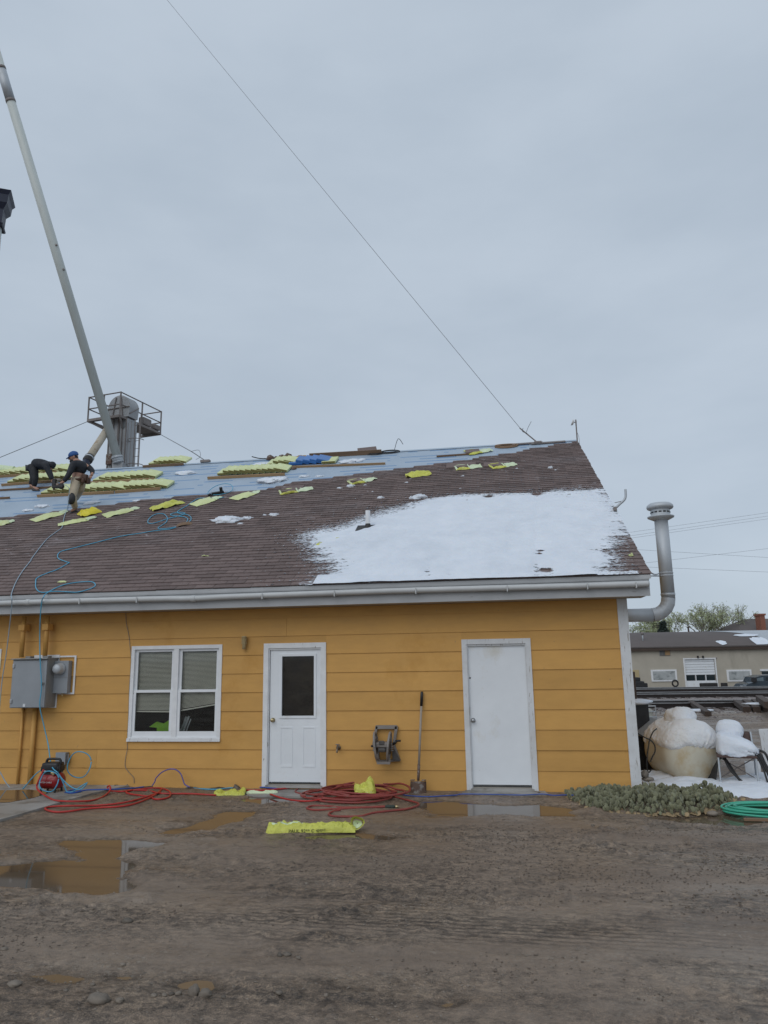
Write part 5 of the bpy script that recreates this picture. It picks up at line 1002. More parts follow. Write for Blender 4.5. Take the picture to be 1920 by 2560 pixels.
MB().tube([(.12, -.12, .34), (.20, -.13, .34), (.21, -.12, .50)], .009, 8).build('guard_rail', M['black'], co_)
for x in (-.13, .13):
    for y in (-.10, .10): MB().tube([(x, y, .0), (x, y*.9, .09)], .018, 8).build('foot', M['rubber'], co_)
def lettering(txt, size, parent, loc, rot, m, name='lettering', thin=1.):
    cu = bpy.data.curves.new(name, 'FONT'); cu.body = txt; cu.size = size; cu.extrude = .0008; cu.align_x = 'CENTER'; cu.align_y = 'CENTER'; cu.space_character = 1.05
    o = bpy.data.objects.new(name, cu); col.objects.link(o); dg = bpy.context.evaluated_depsgraph_get(); me = bpy.data.meshes.new_from_object(o.evaluated_get(dg)); bpy.data.objects.remove(o)
    me.materials.clear(); me.materials.append(m); o = bpy.data.objects.new(name, me); col.objects.link(o); o.parent = parent; o.location = loc; o.rotation_euler = rot; o.scale = (thin, 1, 1); return o
lettering('PORTER CABLE', .036, co_, (-.03, -.1515, .185), (pi/2, 0, 0), M['whiteink'])
def gline(z, pts, r, m, name, label, cat='hose', h=None, n=8, sm=5, jit=0., seed=1, extra0=(), extra1=(), lay=0.):
    q = random.Random(seed); P_ = []
    for a in pts:
        p = at_ground(*z(*a[:2])); zz = max(ground_z(p.x, p.y), WATER_Z, -.052 if (p.x < -5.85 and p.y > -1.4+(p.x+6)*.9*0) else -1); k = (a[2] if len(a) > 2 else 0); P_.append(at_ground(*z(*a[:2]), zz+r+lay+k))
    return tag(MB().tube(list(extra0)+P_+list(extra1), r, n, smooth=sm).build(name, M[m], smooth=True), label, cat)
gline(zA, [(320,350),(380,368),(480,372),(580,368),(650,350),(700,318),(716,292,.02),(710,272,.05),(698,276,.03),(702,292),(735,306),(800,307),(880,297),(960,287),(1040,286),(1095,305),(1105,330),(1080,350),(1010,358),(960,340),(900,332),(830,320),(820,307),(860,299),(960,302),(1040,320),(1150,322),(1250,323),(1400,332)], .0125, 'hosered', 'air_hose', 'bright red hose leaving the compressor in a low loop', extra0=[cp+V((-.06, -.13, .33)), cp+V((-.065, -.22, .20)), cp+V((-.06, -.25, .08))])
gline(zA, [(1050,292),(1000,332),(930,366),(850,393),(760,406),(650,412),(540,422),(440,437),(360,440),(308,429),(293,416),(330,406),(430,401),(600,399),(720,391),(820,376),(900,357),(980,332),(1040,312)], .0125, 'hosered', 'air_hose', 'long flat loop of red hose on the gravel', lay=.004)
gline(zB, [(300,300),(400,300),(500,293),(620,281),(720,268),(800,262),(850,268),(900,262),(960,268),(1010,288),(1015,312),(980,332),(900,347),(800,357),(700,370),(600,364),(520,347),(455,325)], .0125, 'hosered', 'air_hose', 'bright red hose looping before the half-glass door', lay=.02)
gline(zB, [(640,292),(740,277),(820,264),(832,292),(860,312),(930,322),(1000,332),(900,320),(800,324),(700,327),(640,320),(618,307),(640,292),(700,283),(800,300),(900,330)], .014, 'hosedull', 'air_hose', 'faded red hose crossing left of the coil', lay=.008)
pile = MB(); q = random.Random(4)
for k in range(9):
    cx, cy = 1010+q.uniform(-70, 70), 352+q.uniform(-14, 14); rx, ry = q.uniform(150, 290), q.uniform(24, 44); a0 = q.uniform(0, 6.28); pts = []
    for j in range(15):
        a = a0+2*pi*j/12; p = at_ground(*zB(cx+rx*cos(a)*(1+.08*sin(3*a)), cy+ry*sin(a))); pts.append(V((p.x, p.y, max(ground_z(p.x, p.y), WATER_Z)+.016+.013*k*q.uniform(.55, 1))))
    pile.tube(pts, .0135, 8, smooth=4)
pl_ = [(1220,405),(1100,410),(950,412),(900,410),(820,402),(740,400),(700,409),(700,420),(760,428),(900,420),(1050,412),(1210,404)]
pile.tube([at_ground(*zB(*a), GZ+.02) for a in pl_], .0135, 8, smooth=5)
pile.tube([at_ground(*zB(*a), GZ+.02) for a in ((910,428),(870,435),(835,450),(850,465),(920,470),(1040,468),(1120,447),(1240,432),(1340,421),(1405,402),(1415,386),(1370,370),(1280,347),(1200,327),(1130,330),(1050,350))], .0135, 8, smooth=5)
tag(pile.build('hose_coil', M['hosedull'], smooth=True), 'heaped coil of faded red hose between door and shovel', 'hose')
nzz = empty('hose_nozzle', at_ground(*zB(1243, 406), GZ+.02), .05); tag(nzz, 'dark green hose nozzle at the end of the red coil', 'nozzle'); MB().tube([(-.085, 0, 0), (-.05, 0, 0), (.03, 0, 0), (.04, 0, 0)], [.016, .022, .022, .016], 12).build('body', M['needle'], nzz, True); MB().tube([(.04, 0, 0), (.055, 0, 0), (.085, 0, 0)], [.012, .02, .017], 12).build('tip', M['brass'], nzz, True)
# blue, teal, purple lines
lp = []
for (cx, cz, r_, y) in ((-6.36, .30, .19, -.42), (-6.55, .13, .145, -.86)):
    lp.append([V((cx+r_*cos(a), y+.02*sin(3*a), cz+r_*sin(a))) for a in np.linspace(.3, 6.5, 20)])
loops = MB(); loops.tube(lp[0], .0085, 6, smooth=2); loops.tube(lp[1], .0085, 6, smooth=2)
loops.tube([at_wall(*zW(x, y), -.75) for x, y in ((600, 1790), (640, 1850), (700, 1910), (760, 1950), (830, 1965), (880, 1930), (905, 1890))], .0085, 6, smooth=4)
loops.tube([at_wall(*zW(x, y), -.72) for x, y in ((600, 1800), (650, 1880), (680, 1960), (700, 1990), (760, 1985), (830, 1940), (890, 1900))], .0085, 6, smooth=4)
loops.tube([at_wall(*zW(x, y), -.55) for x, y in ((600, 1770), (540, 1750), (460, 1750), (390, 1790), (330, 1850), (280, 1910), (235, 1960))], .0085, 6, smooth=4)
tag(loops.build('air_hose', M['hoseblue'], smooth=True), 'tangled loops of pale blue hose hung over the compressor', 'hose')
gline(zA, [(420,312),(470,318),(530,305),(500,295),(440,305),(480,312),(560,298),(640,295),(760,292),(880,284),(960,272),(1000,262)], .009, 'cordblue', 'air_hose', 'dark blue hose lying from the compressor along the wall')
P_ = [at_wall(*zA(x, y), -.16) for x, y in ((985,272),(1003,245),(1012,220),(1050,183),(1100,163),(1140,167),(1170,192),(1186,232),(1198,262),(1230,280))]
tag(MB().tube(P_, .009, 8, smooth=5).build('air_hose', M['hosepurple'], smooth=True), 'purple hose arching up against the wall under the window', 'hose')
gline(zA, [(1200,280),(1300,290),(1400,294),(1480,285),(1560,282)], .009, 'hoseblue', 'air_hose', 'teal blue hose from the purple arch toward the door')
gline(zB, [(330,275),(420,282),(520,288),(620,283),(720,275),(800,262),(815,255)], .009, 'cordblue', 'air_hose', 'blue hose across the foot of the half-glass door')
P_ = [at_ground(*zB(x, y), GZ+.02) for x, y in ((1200,314),(1290,325),(1370,336),(1480,341),(1560,337),(1659,331))]+[at_ground(*zC(x, y), -.045) for x, y in ((40,181),(200,183),(350,186),(460,181),(520,188),(585,186),(700,190))]
tag(MB().tube(P_, .007, 8, smooth=5).build('extension_cable', M['cordblue'], smooth=True), 'thin blue cable along the wall past the shovel to the cactus', 'cable')
tag(MB().tube([at_wall(*zW(x, y), -.3) for x, y in ((-30, 1740), (10, 1800), (60, 1890), (110, 1950), (180, 1985), (240, 1975))], .008, 6, smooth=4).build('air_hose', M['hosepale'], smooth=True), 'dark hose sagging at the lower left corner of the wall', 'hose')
# dirt clumps at the wall foot
for i, (x, y, w_, h_) in enumerate(((1040, 250, 40, 12), (850, 245, 14, 18), (595, 318, 36, 14), (1300, 262, 60, 10), (1450, 265, 70, 9), (1565, 272, 34, 30))):
    p = at_ground(*zA(x, y+6)); d = (p-CAM).length/FPX*.386
    o = MB().blob((0, 0, 0), (w_*d/2*1.3, .05, h_*d*.7), 60+i, .25, 10, 7).build('clod' if i < 5 else 'ball', M['tie'] if i < 5 else M['stone'], smooth=True); o.location = (p.x, min(p.y, -.05), GZ+.01)
    tag(o, 'dark clod of earth at the wall foot under the window' if i < 5 else 'round grey ball-like stone left of the half-glass door', 'clod' if i < 5 else 'stone', 'earth clods at the wall foot' if i < 5 else None)
# ------------------------------------------------------------------ yellow bags on the ground
def bag(pa, pb, width, hgt, label, seed, m='yelloww', text=None, name='plastic_bag'):
    p0, p1 = at_ground(*pa), at_ground(*pb); d = p1-p0; L_ = d.length; t_ = empty(name, p0+V((0, 0, max(-.092, 0*GZ-.092))-p0*0) if False else V((p0.x, p0.y, -.088)), math.atan2(d.y, d.x)); tag(t_, label, 'plastic bag')
    nx, ny = max(24, int(L_/.010)), 26; A, B = np.meshgrid(np.linspace(0, 1, nx), np.linspace(0, 1, ny))
    cren = fbm(A*L_*9+seed, B*3, 3)-.5; ends = np.minimum(1, np.minimum(A*7, (1-A)*9))**.5
    ridge_ = lambda f1, f2, o: 1-np.abs(2*fbm(A*L_*f1+seed*3+o, B*f2+o, 2)-1)*2.2
    wv = width*(.70+.55*fbm(A*L_*5+seed, A*0, 3))*(.6+.4*ends)
    y = (B-.5)*wv+.05*cren
    z_ = hgt*np.sin(np.pi*B)**.6*(.25+1.1*fbm(A*L_*6+seed*2, A*0+5, 3))*(.35+.65*ends)+hgt*.40*ridge_(7, 2.5, 0)*np.sin(np.pi*B)+hgt*.16*ridge_(17, 6, 4)-.01
    g = grid_obj('film', np.stack([A*L_, y, np.maximum(z_, .002)], -1), M[m], t_); return t_, L_
p0, p1 = at_ground(*zB(434, 572)), at_ground(*zB(1008, 560)); Lb = (p1-p0).length; b1 = empty('plastic_bag', (p0.x, p0.y, -.092), math.atan2(p1.y-p0.y, p1.x-p0.x)); tag(b1, 'long flat yellow bag with black lettering on the mud', 'plastic bag')
A, B = np.meshgrid(np.linspace(0, 1, 110), np.linspace(0, 1, 34)); rg_ = lambda f1, f2, o: 1-np.abs(2*fbm(A*f1+o, B*f2+o, 2)-1)*2.2
hh = np.interp(A, [0, .02, .1, .3, .5, .62, .8, .92, 1], [.02, .085, .095, .09, .075, .07, .085, .075, .03]); prof_b = np.clip(np.minimum(B, 1-B)*4.2, 0, 1)**.55
wv = np.interp(A, [0, .05, .5, .7, 1], [.17, .20, .17, .15, .20]); Z_ = hh*prof_b*(.86+.26*rg_(9, 2, 3))+.018*rg_(22, 5, 7)*prof_b; yv = (B-.5)*wv+.012*(fbm(A*8, B*3, 2)-.5)
fm = grid_obj('film', np.stack([A*Lb+.01*(fbm(B*9, A*0, 2)-.5), yv, np.maximum(Z_, .001)], -1), M['yelloww'], b1); fm.data.materials.append(M['yellowp'])
mk = (np.abs((A-.25)/.19)**2+np.abs((B-.42)/(.17))**2+.5*(fbm(A*12, B*5, 3)-.5) < 1)[:-1, :-1].ravel(); fm.data.polygons.foreach_set('material_index', mk.astype(np.int32))
lettering('PAUL 92** C 4M**', .05, b1, (Lb*.46, -.091, .026), (1.38, 0, 0), M['ink'])
t_ = np.linspace(0, 2*pi, 15); TT, HH = np.meshgrid(t_, np.linspace(0, 1, 5)); rr_ = .075*(1+.12*np.sin(3*TT+1))*(.75+.3*HH)
g_ = grid_obj('open_end', np.stack([Lb+.02+rr_*np.cos(TT)*1.0, .02+HH*-.06+rr_*np.sin(TT)*.5, .07+rr_*np.sin(TT)*.8+HH*.02], -1), M['yelloww'], b1)
grid_obj('open_end_lining', np.stack([Lb+.02+.9*rr_*np.cos(TT)*(1-HH*.9), .0+HH*.03, .07+.75*rr_*np.sin(TT)*(1-HH*.9)], -1), M['yellowp'], b1)
bag(zB(92, 330), zB(296, 325), .26, .085, 'crumpled yellow bag on the gravel under the window', 8); bag(zB(300, 320), zB(505, 318), .12, .04, 'thin yellow bag strip at the half-glass door', 12, 'yellowp')
cbx = bag(zB(1005, 352), zB(1140, 345), .26, .13, 'crumpled yellow bag thrown on the red hose coil', 17, 'yelloww'); cbx[0].location.z += .05; cbx[0].rotation_euler = (.35, -.22, .2)

# ================================================================== THE GRAIN LEG BEHIND
def lift(p, D=26.): return at_far(*p, D)
T0 = lift((303, 1160), 26); leg = empty('grain_elevator', (T0.x, T0.y, GZ)); tag(leg, 'grey grain elevator leg with railed platform and round head', 'grain elevator')
leg.rotation_euler = (0, 0, -.19)
zz0 = lift((315, 1042), 25.5).z-GZ
MB().cbox((-.38, -.28, 0), (.02, .28, zz0), .01).build('trunk', M['elevator'], leg); MB().cbox((.06, -.28, 0), (.40, .28, zz0), .01).build('trunk', M['elevator'], leg)
for x in (-.40, -.20, .02, .06, .20, .38): MB().box((x-.015, -.31, 0), (x+.02, -.275, zz0)).build('seam_angle', M['railsteel'], leg)
hd = [(-.46, .05), (-.50, .40)]+[(-.0+.50*cos(a), .42+.50*sin(a)) for a in np.linspace(pi, 0, 22)]+[(.50, .40), (.46, .05)]
MB().prism([(x, z+zz0) for x, z in hd], -.30, .22, 'y').build('head', M['elevator'], leg)
for a in (-.25, .2): MB().tube([(a, -.32, zz0+.1), (a*.5, -.32, zz0+.84)], .022, 6).build('head_rib', M['railsteel'], leg)
MB().tube([(-.5, -.32, zz0+.42), (.5, -.32, zz0+.42)], .022, 6).build('head_rib', M['railsteel'], leg); MB().tube([(.51, -.28, zz0+.15), (.50, .2, zz0+.5)], .022, 6).build('head_rib', M['railsteel'], leg)
pf = zz0-.03; xa, xb, ya, yb = -1.12, .34, -.62, 1.75; RH = .92
for (p, q_) in (((xa, ya), (xb, ya)), ((xb, ya), (xb, yb)), ((xb, yb), (xa+.5, yb)), ((xa, .9), (xa, ya))):
    MB().tube([(p[0], p[1], pf), (q_[0], q_[1], pf)], .06, 4).build('platform_beam', M['railsteel'], leg)
    for zz in (RH*.5, RH): MB().tube([(p[0], p[1], pf+zz), (q_[0], q_[1], pf+zz)], .024, 6).build('rail', M['railsteel'], leg)
for (x, y) in ((xa, ya), (xb, ya), (xb, yb), (xa+.5, yb), (-.42, ya), (xb, .6), (xa, .9)): MB().tube([(x, y, pf), (x, y, pf+RH+.02)], .03, 6).build('rail_post', M['railsteel'], leg)
MB().box((xa, ya, pf+.05), (xb, -.31, pf+.07)).build('platform_grating', M['railsteel'], leg); MB().box((-.5, .46, pf+.05), (xb, yb, pf+.07)).build('platform_grating', M['railsteel'], leg)
MB().tube([(xa, ya, pf), (-.38, -.2, pf-.42)], .04, 6).build('brace', M['railsteel'], leg); MB().tube([(xb, ya, pf-.02), (.2, -.25, pf-.4)], .04, 6).build('brace', M['railsteel'], leg)
MB().cbox((.1, .7, pf+.1), (.34, 1.2, pf+.4), .05).build('motor', M['railsteel'], leg); MB().cbox((.15, 1.35, pf+.1), (.38, 1.7, pf+.3), .04).build('gearbox', M['railsteel'], leg)
for x in (.62, .86): MB().tube([(x, -.1, 4), (x, -.1, pf)], .02, 6).build('ladder_stile', M['railsteel'], leg)
for k in range(12): MB().tube([(.62, -.1, pf-.25-.3*k), (.86, -.1, pf-.25-.3*k)], .010, 5).build('ladder_rung', M['railsteel'], leg)
for k in range(3): MB().tube([(.74+.30*cos(a), -.14-.30*sin(a), pf-.85-.95*k) for a in np.linspace(-.2, pi+.2, 12)], .015, 5).build('cage_hoop', M['railsteel'], leg)
for a in (.6, 1.57, 2.5): MB().tube([(.74+.30*cos(a), -.14-.30*sin(a), pf-.2), (.74+.30*cos(a), -.14-.30*sin(a), 5)], .010, 5).build('cage_bar', M['railsteel'], leg)
MB().cbox((-.36, -.42, zz0-1.75), (-.10, -.28, zz0-1.35), .02).build('inspection_door', M['rust'], leg)
# long spout, lower end collared onto the leg
s1 = lift((292, 1138), 25.2); s0_ = lift((-28, 70), 21.5); sd_ = (s0_-s1)
so_ = empty('grain_spout', s1); tag(so_, 'long pale grain spout slanting down from upper left to the elevator', 'grain spout')
MB().tube([(0, 0, 0), sd_], .155, 20).build('pipe', M['spout'], so_, True)
for f in (.83, .905): MB().tube([sd_*f, sd_*(f+.006)], .168, 20).build('flange', M['railsteel'], so_, True)
MB().tube([sd_*.834, sd_*.905], .160, 20).build('sleeve', M['galv'], so_, True)
for f in (.495, .438): MB().cbox((-.03, -.03, -.03), (.03, .03, .03), .01, M=Matrix.Translation(sd_*f+V((.14, -.10, 0)))).build('bolt', M['railsteel'], so_)
MB().tube([V((.01, 0, -.02)), V((.05, .05, -.28))], .185, 20).tube([V((.012, 0, -.06)), V((.02, .01, -.10))], .205, 20).tube([V((.04, .04, -.22)), V((.05, .05, -.26))], .205, 20).build('collar', M['galv'], so_, True)
MB().cbox((-.16, -.02, -1.1), (.24, .3, -.27), .02).build('boot', M['elevator'], so_)
# rusty spout from the platform down to the left, with black flexible collar
r0, r1 = lift((272, 1068), 25.4), lift((222, 1146), 23.8); rs_ = empty('grain_spout', r1); tag(rs_, 'rusty cream spout slanting from the platform down behind the worker', 'grain spout')
MB().tube([(0, 0, 0), (r0-r1)], .13, 18).build('pipe', M['spoutrust'], rs_, True); d_ = (r0-r1).normalized()
MB().tube([d_*.12, d_*.06, -d_*.06, -d_*.12, -d_*.24], [.145, .165, .145, .165, .135], 18).build('collar', M['rubber'], rs_, True); MB().tube([d_*.03, -d_*.03], .162, 18).build('collar_ring', M['galv'], rs_, True); MB().tube([-d_*.2, -d_*1.3], .13, 18).build('lower_pipe', M['navy'], rs_, True)
pl0 = lift((221, 1053), 26.2); wire([pl0, lift((-40, 1160), 24)], .012, 'guy_wire', 'guy wire from the platform down to the left edge')
wire([lift((403, 1087), 27.2), gb.location+V((-.42, 0, .34))], .012, 'guy_wire', 'guy wire from the platform to the grey ridge anchor')
# dark hooded stack at the left edge
hs_ = at_far(-16, 562, 20); st_ = empty('vent_stack', (hs_.x, hs_.y, GZ)); tag(st_, 'pale vent stack with navy stepped hood at the left edge', 'vent stack'); st_.rotation_euler = (0, 0, .5)
H0 = hs_.z-GZ; MB().tube([(0, 0, 3.), (0, 0, H0)], .235, 20).build('pipe', M['spout'], st_, True)
def frus(z0, w0, z1, w1): return [(-w0, -w0, z0), (w0, -w0, z0), (w0, w0, z0), (-w0, w0, z0), (-w1, -w1, z1), (w1, -w1, z1), (w1, w1, z1), (-w1, w1, z1)]
hb = MB(); F6 = ((0,3,2,1),(4,5,6,7),(0,1,5,4),(1,2,6,5),(2,3,7,6),(3,0,4,7))
for z0, w0, z1, w1 in ((-.10, .27, -.05, .30), (-.05, .255, .42, .275), (.42, .275, .60, .38), (.60, .38, .85, .40), (.85, .40, .98, .47)): hb.add([(x, y, z+H0) for x, y, z in frus(z0, w0, z1, w1)], F6)
hb.build('hood', M['navy'], st_)
# ================================================================== RIGHT END OF THE SHOP
FY = 1.25; ft = at_wall(1652, 1325, FY); fb_ = at_wall(1674, 1500, FY); fx = (ft.x+fb_.x)/2; fz = at_wall(1640, 1537, FY).z
fl = empty('flue_pipe', (1.76, FY, fz)); tag(fl, 'silver flue pipe with round cap outside the gable wall', 'flue'); X_ = fx-1.76; H_ = at_wall(1653, 1290, FY).z-fz; R_ = .105
MB().tube([(-.1, 0, 0), (X_-.26, 0, 0)], R_, 24).build('horizontal_pipe', M['galv'], fl, True)
el = [(X_-.26+.26*sin(a), 0, .26-.26*cos(a)) for a in np.linspace(0, pi/2, 6)]; MB().tube(el, R_*1.03, 24).build('elbow', M['galv'], fl)
for p in el[1:-1]: MB().lathe([(R_*1.05, -.008), (R_*1.05, .008)], 24, Matrix.Translation(p) @ Matrix.Rotation(0, 4, 'Y')) if False else None
MB().tube([(X_, 0, .25), (X_, 0, H_-.02)], R_, 24).build('vertical_pipe', M['galv'], fl, True)
MB().lathe([(R_*1.04, .27), (R_*1.06, .275), (R_*1.06, .30), (R_*1.04, .305)], 24, Matrix.Translation((X_, 0, .03))).build('joint_ring', M['galv'], fl, True)
MB().lathe([(R_, H_-.04), (R_*1.95, H_+.01), (R_*2.0, H_+.03), (R_*1.5, H_+.05), (R_*1.42, H_+.06), (R_*1.42, H_+.17), (R_*1.45, H_+.18)], 30, Matrix.Translation((X_, 0, -.04))).build('cap_collar', M['galv'], fl, True)
for k in range(14):
    a = 2*pi*k/14; MB().box((-.022, -.004, -.011), (.022, .004, .011), M=Matrix.Translation((X_+R_*1.425*cos(a), R_*1.425*sin(a), H_+.055)) @ Matrix.Rotation(a+pi/2, 4, 'Z')).build('cap_slot', M['black'], fl)
MB().lathe([(R_*1.5, H_+.13), (R_*1.9, H_+.15), (R_*2.0, H_+.17), (R_*1.95, H_+.20), (R_*1.6, H_+.235), (R_*.6, H_+.25), (.01, H_+.252)], 30, Matrix.Translation((X_, 0, -.03))).build('cap_lid', M['galv'], fl, True)
zc = at_wall(1680, 1432, FY).z-fz
for z in (zc, zc-.045): MB().lathe([(R_*1.01, -.01), (R_*1.05, -.008), (R_*1.05, .008), (R_*1.01, .01)], 24, Matrix.Translation((X_, 0, z))).build('strap', M['galv'], fl, True)
e0 = V((2.06, -.30, 2.93)); wire([(fl.location+V((X_-.1, 0, zc))), (fl.location+V((X_-.1, 0, zc)))*.5+e0*.5+V((0, 0, -.03)), e0+V((0, .25, .08))], .011, 'flue_brace', 'upper perforated strap holding the flue pipe to the eave', 'galv', 'strap', 4)
wire([(fl.location+V((X_-.1, 0, zc-.045))), e0+V((0, .05, -.06))], .011, 'flue_brace', 'lower rod holding the flue pipe to the eave', 'galv', 'strap')

# ------------------------------------------------------------------ propane tank
tb = at_ground(1722, 1950); pt = empty('propane_tank', (tb.x-.04, tb.y+.10, -.15)); TA = radians(108); pt.rotation_euler = (0, 0, TA); tag(pt, 'stained cream propane tank with a thick cap of snow', 'tank')
prof = [(.01, -.52), (.16, -.51), (.30, -.475), (.40, -.41), (.445, -.34), (.458, -.28)]+[(.455, z) for z in np.linspace(-.2, .22, 6)]+[(.445, .30), (.40, .40), (.30, .485), (.16, .54), (.01, .56)]
TZ = .47
tk = MB().lathe(prof, 40, Matrix.Translation((0, 0, TZ)) @ Matrix.Rotation(-pi/2, 4, 'Y') @ Matrix.Rotation(0, 4, 'Z')); tk.v = [(-p[0], p[1], p[2]) for p in tk.v]; tk.f = [f[::-1] for f in tk.f]
tk.build('shell', M['tank'], pt, True)
MB().lathe([(.17, .0), (.17, .10), (.15, .15), (.10, .18), (.01, .19)], 24, Matrix.Translation((.0, 0, TZ+.40))).build('dome_lid', M['tank'], pt, True)
for x in (-.25, .2): MB().cbox((x-.04, -.25, -.02), (x+.04, .25, .12), .01).build('saddle', M['rust'], pt)
# its snow, as one lying mass
na, nb = 110, 120; A_, B_ = np.meshgrid(np.linspace(-.519, .42, na), np.linspace(-.80*pi, .80*pi, nb)); pa_, pr_2 = np.array([p[1] for p in prof]), np.array([p[0] for p in prof])
t_A = np.linspace(0, 1, na); A_ = np.broadcast_to(np.where(t_A < .35, -.519+.24*(t_A/.35)**2, -.279+.70*(t_A-.35)/.65), A_.shape)         # denser over the rounded head
rp = np.interp(A_, pa_, pr_2); dr = (np.interp(A_+.01, pa_, pr_2)-np.interp(A_-.01, pa_, pr_2))/.02; nn = np.sqrt(1+dr*dr)
zl = rp*np.cos(B_); cut = .10+.12*(fbm(A_*5+B_*1.5+4, B_*2.4+9, 3)-.5)
lumps = .030*(fbm(A_*5+3, B_*2.5+9, 3)-.5)+.030*(fbm(A_*17+6, B_*7+2, 3)-.5)*np.where(A_ > -.1, 1.6, .7)
th = (.055+lumps)*np.sqrt(np.clip((zl-cut)/.07, 0, 1))*np.clip((.42-A_)/.1, 0, 1)**.5-.012
PX = np.stack([-(A_-th*dr/nn), (rp+th/nn)*np.sin(B_), TZ+(rp+th/nn)*np.cos(B_)], -1)
def fixp(P): P = P.copy(); P[..., 0] *= -1; return P
o = grid_obj('tank_snow', fixp(PX), M['dirtysnow'], keep=(th > -.004)); o.location = pt.location; o.rotation_euler = pt.rotation_euler; tag(o, 'rounded snow blanket lying on the propane tank', 'snow')
o = MB().blob((0, 0, 0), (.235, .22, .165), 3, .05, 34, 24, fine=.07).build('tank_snow', M['dirtysnow'], smooth=True); o.parent = None; o.location = V(pt.location)+Matrix.Rotation(TA, 3, 'Z') @ V((-.02, -.02, TZ+.49)); tag(o, 'ball of snow on the tank lid', 'snow')
cb1 = [at_x(*q, 2.32) for q in ((1596, 1832), (1612, 1842), (1630, 1855), (1638, 1872), (1633, 1890), (1626, 1902))]
tw = [at_wall(*zU(x, y), .55) for x, y in ((350, 1230), (410, 1265), (470, 1295), (505, 1345), (505, 1400), (480, 1450), (465, 1490))]; tag(MB().tube(tw, .010, 6, smooth=5).build('tank_hose', M['rubber'], smooth=True), 'dark hose curving out before the tank side', 'hose')
tw = [at_wall(*zU(x, y), .50) for x, y in ((525, 1185), (490, 1215), (460, 1280), (445, 1360), (435, 1430), (430, 1520), (445, 1590), (475, 1560))]; tag(MB().tube(tw, .010, 6, smooth=5).build('tank_hose', M['rubber'], smooth=True), 'dark hose hanging from the top of the tank', 'hose')
# dark box and rubble behind the corner trim
o = MB().cbox((1.9, 1.9, -.1), (2.32, 2.3, .98), .02).build('storage_box', M['black']); tag(o, 'dark upright box in the gap between shop corner and tank', 'box')
o = MB().blob((0, 0, 0), (.30, .2, .05), 3, .1, 14, 8).build('snow_clump', M['snow'], smooth=True); o.location = (2.12, 2.0, 1.0); tag(o, 'snow on the dark box beside the shop corner', 'snow')
for i, (x, y, w_, h_, lab) in enumerate(((410, 1610, 60, 70, 'upright pale rock at the foot of the shop corner'), (440, 1650, 90, 36, 'flat pinkish rock at the foot of the shop corner'), (415, 1725, 60, 70, 'dark mottled rock among the cactus at the corner'))):
    p = at_wall(*zU(x, y), .1+.0*i); d = (p-CAM).length/FPX*.2713; o = MB().blob((0, 0, 0), (w_*d/2, .07, h_*d/2), 70+i, .16, 12, 8).build('rock', M['stone'], smooth=True); o.location = p; tag(o, lab, 'rock')
o = MB().cbox((-.01, -.25, -.2), (.01, .25, .2), .003).build('metal_sheet', M['galv']); o.location = at_wall(*zU(400, 1165), 1.9); o.rotation_euler = (0, .9, .3); tag(o, 'slanting corrugated metal sheet before the white tote', 'metal sheet')

# ------------------------------------------------------------------ tote
tp = at_ground(1600, 1850, -.09); D_ = 15.5; q0 = at_far(1592, 1830, 16.5); ib = empty('liquid_tote', (q0.x+.12, q0.y, -.09), .25); tag(ib, 'white liquid tote in a steel cage behind the shop corner', 'tote'); zt = at_far(1600, 1766, 16.5).z+.09
MB().cbox((-1.0, .04, .12), (.30, 1.0, zt-.05), .06).build('bottle', M['poly'], ib, True)
for x in np.linspace(-1.0, .34, 8): MB().tube([(x, 0, .1), (x, 0, zt)], .012, 6).build('cage_bar', M['galv'], ib)
for z in np.linspace(.15, zt, 6): MB().tube([(-1.0, -.01, z), (.34, -.01, z), (.34, 1.0, z)], .013, 6).build('cage_bar', M['galv'], ib)
o = MB().blob((0, 0, 0), (.55, .4, .05), 3, .1, 14, 8).build('snow_clump', M['snow'], smooth=True); o.location = (ib.location.x-.4, ib.location.y+.3, zt-.09); tag(o, 'thin snow on top of the white tote', 'snow')
pb_ = at_far(1587, 1757, 24); pt_ = at_far(1587, 1687, 24); o = MB().cbox((-.07, -.07, 0), (.07, .07, pt_.z+.3), .01).build('post', M['tie']); o.location = (pb_.x, pb_.y, -.2); tag(o, 'dark timber post rising behind the shop corner', 'post')

# ------------------------------------------------------------------ snow bank
def snow_bank(cx, cy, rx, ry, hmax, label, seed, pts=None):
    xs_ = np.linspace(cx-rx*1.15, cx+rx*1.15, 90); ys_ = np.linspace(cy-ry*1.15, cy+ry*1.15, 70); A, B = np.meshgrid(xs_, ys_)
    r_ = np.hypot((A-cx)/rx, (B-cy)/ry)+.35*(fbm(A*2+seed, B*2, 3)-.5); k = np.clip(1-r_**2.4, -.05, 1); h = hmax*np.sign(k)*np.abs(k)**.5*(.55+.9*fbm(A*1.6+seed, B*1.6, 3))+.03*(fbm(A*9, B*9, 3)-.5)*(k > 0)
    o = grid_obj('snow_bank', np.stack([A, B, -.10+h], -1), M['snow'], keep=(h > -.012)); return tag(o, label, 'snow', kind='stuff')
pc = at_ground(1830, 1985); snow_bank(pc.x-.05, pc.y+.35, 1.15, .75, .12, 'snow bank on the ground below the tank', 2)
pc = at_ground(1880, 1980); snow_bank(pc.x+.35, pc.y+.45, .85, .55, .15, 'higher snow heap in front of the chair', 6)
pc = at_ground(1660, 1958); snow_bank(pc.x, pc.y+.25, .42, .32, .14, 'snow heap against the tank foot beside the corner', 9)
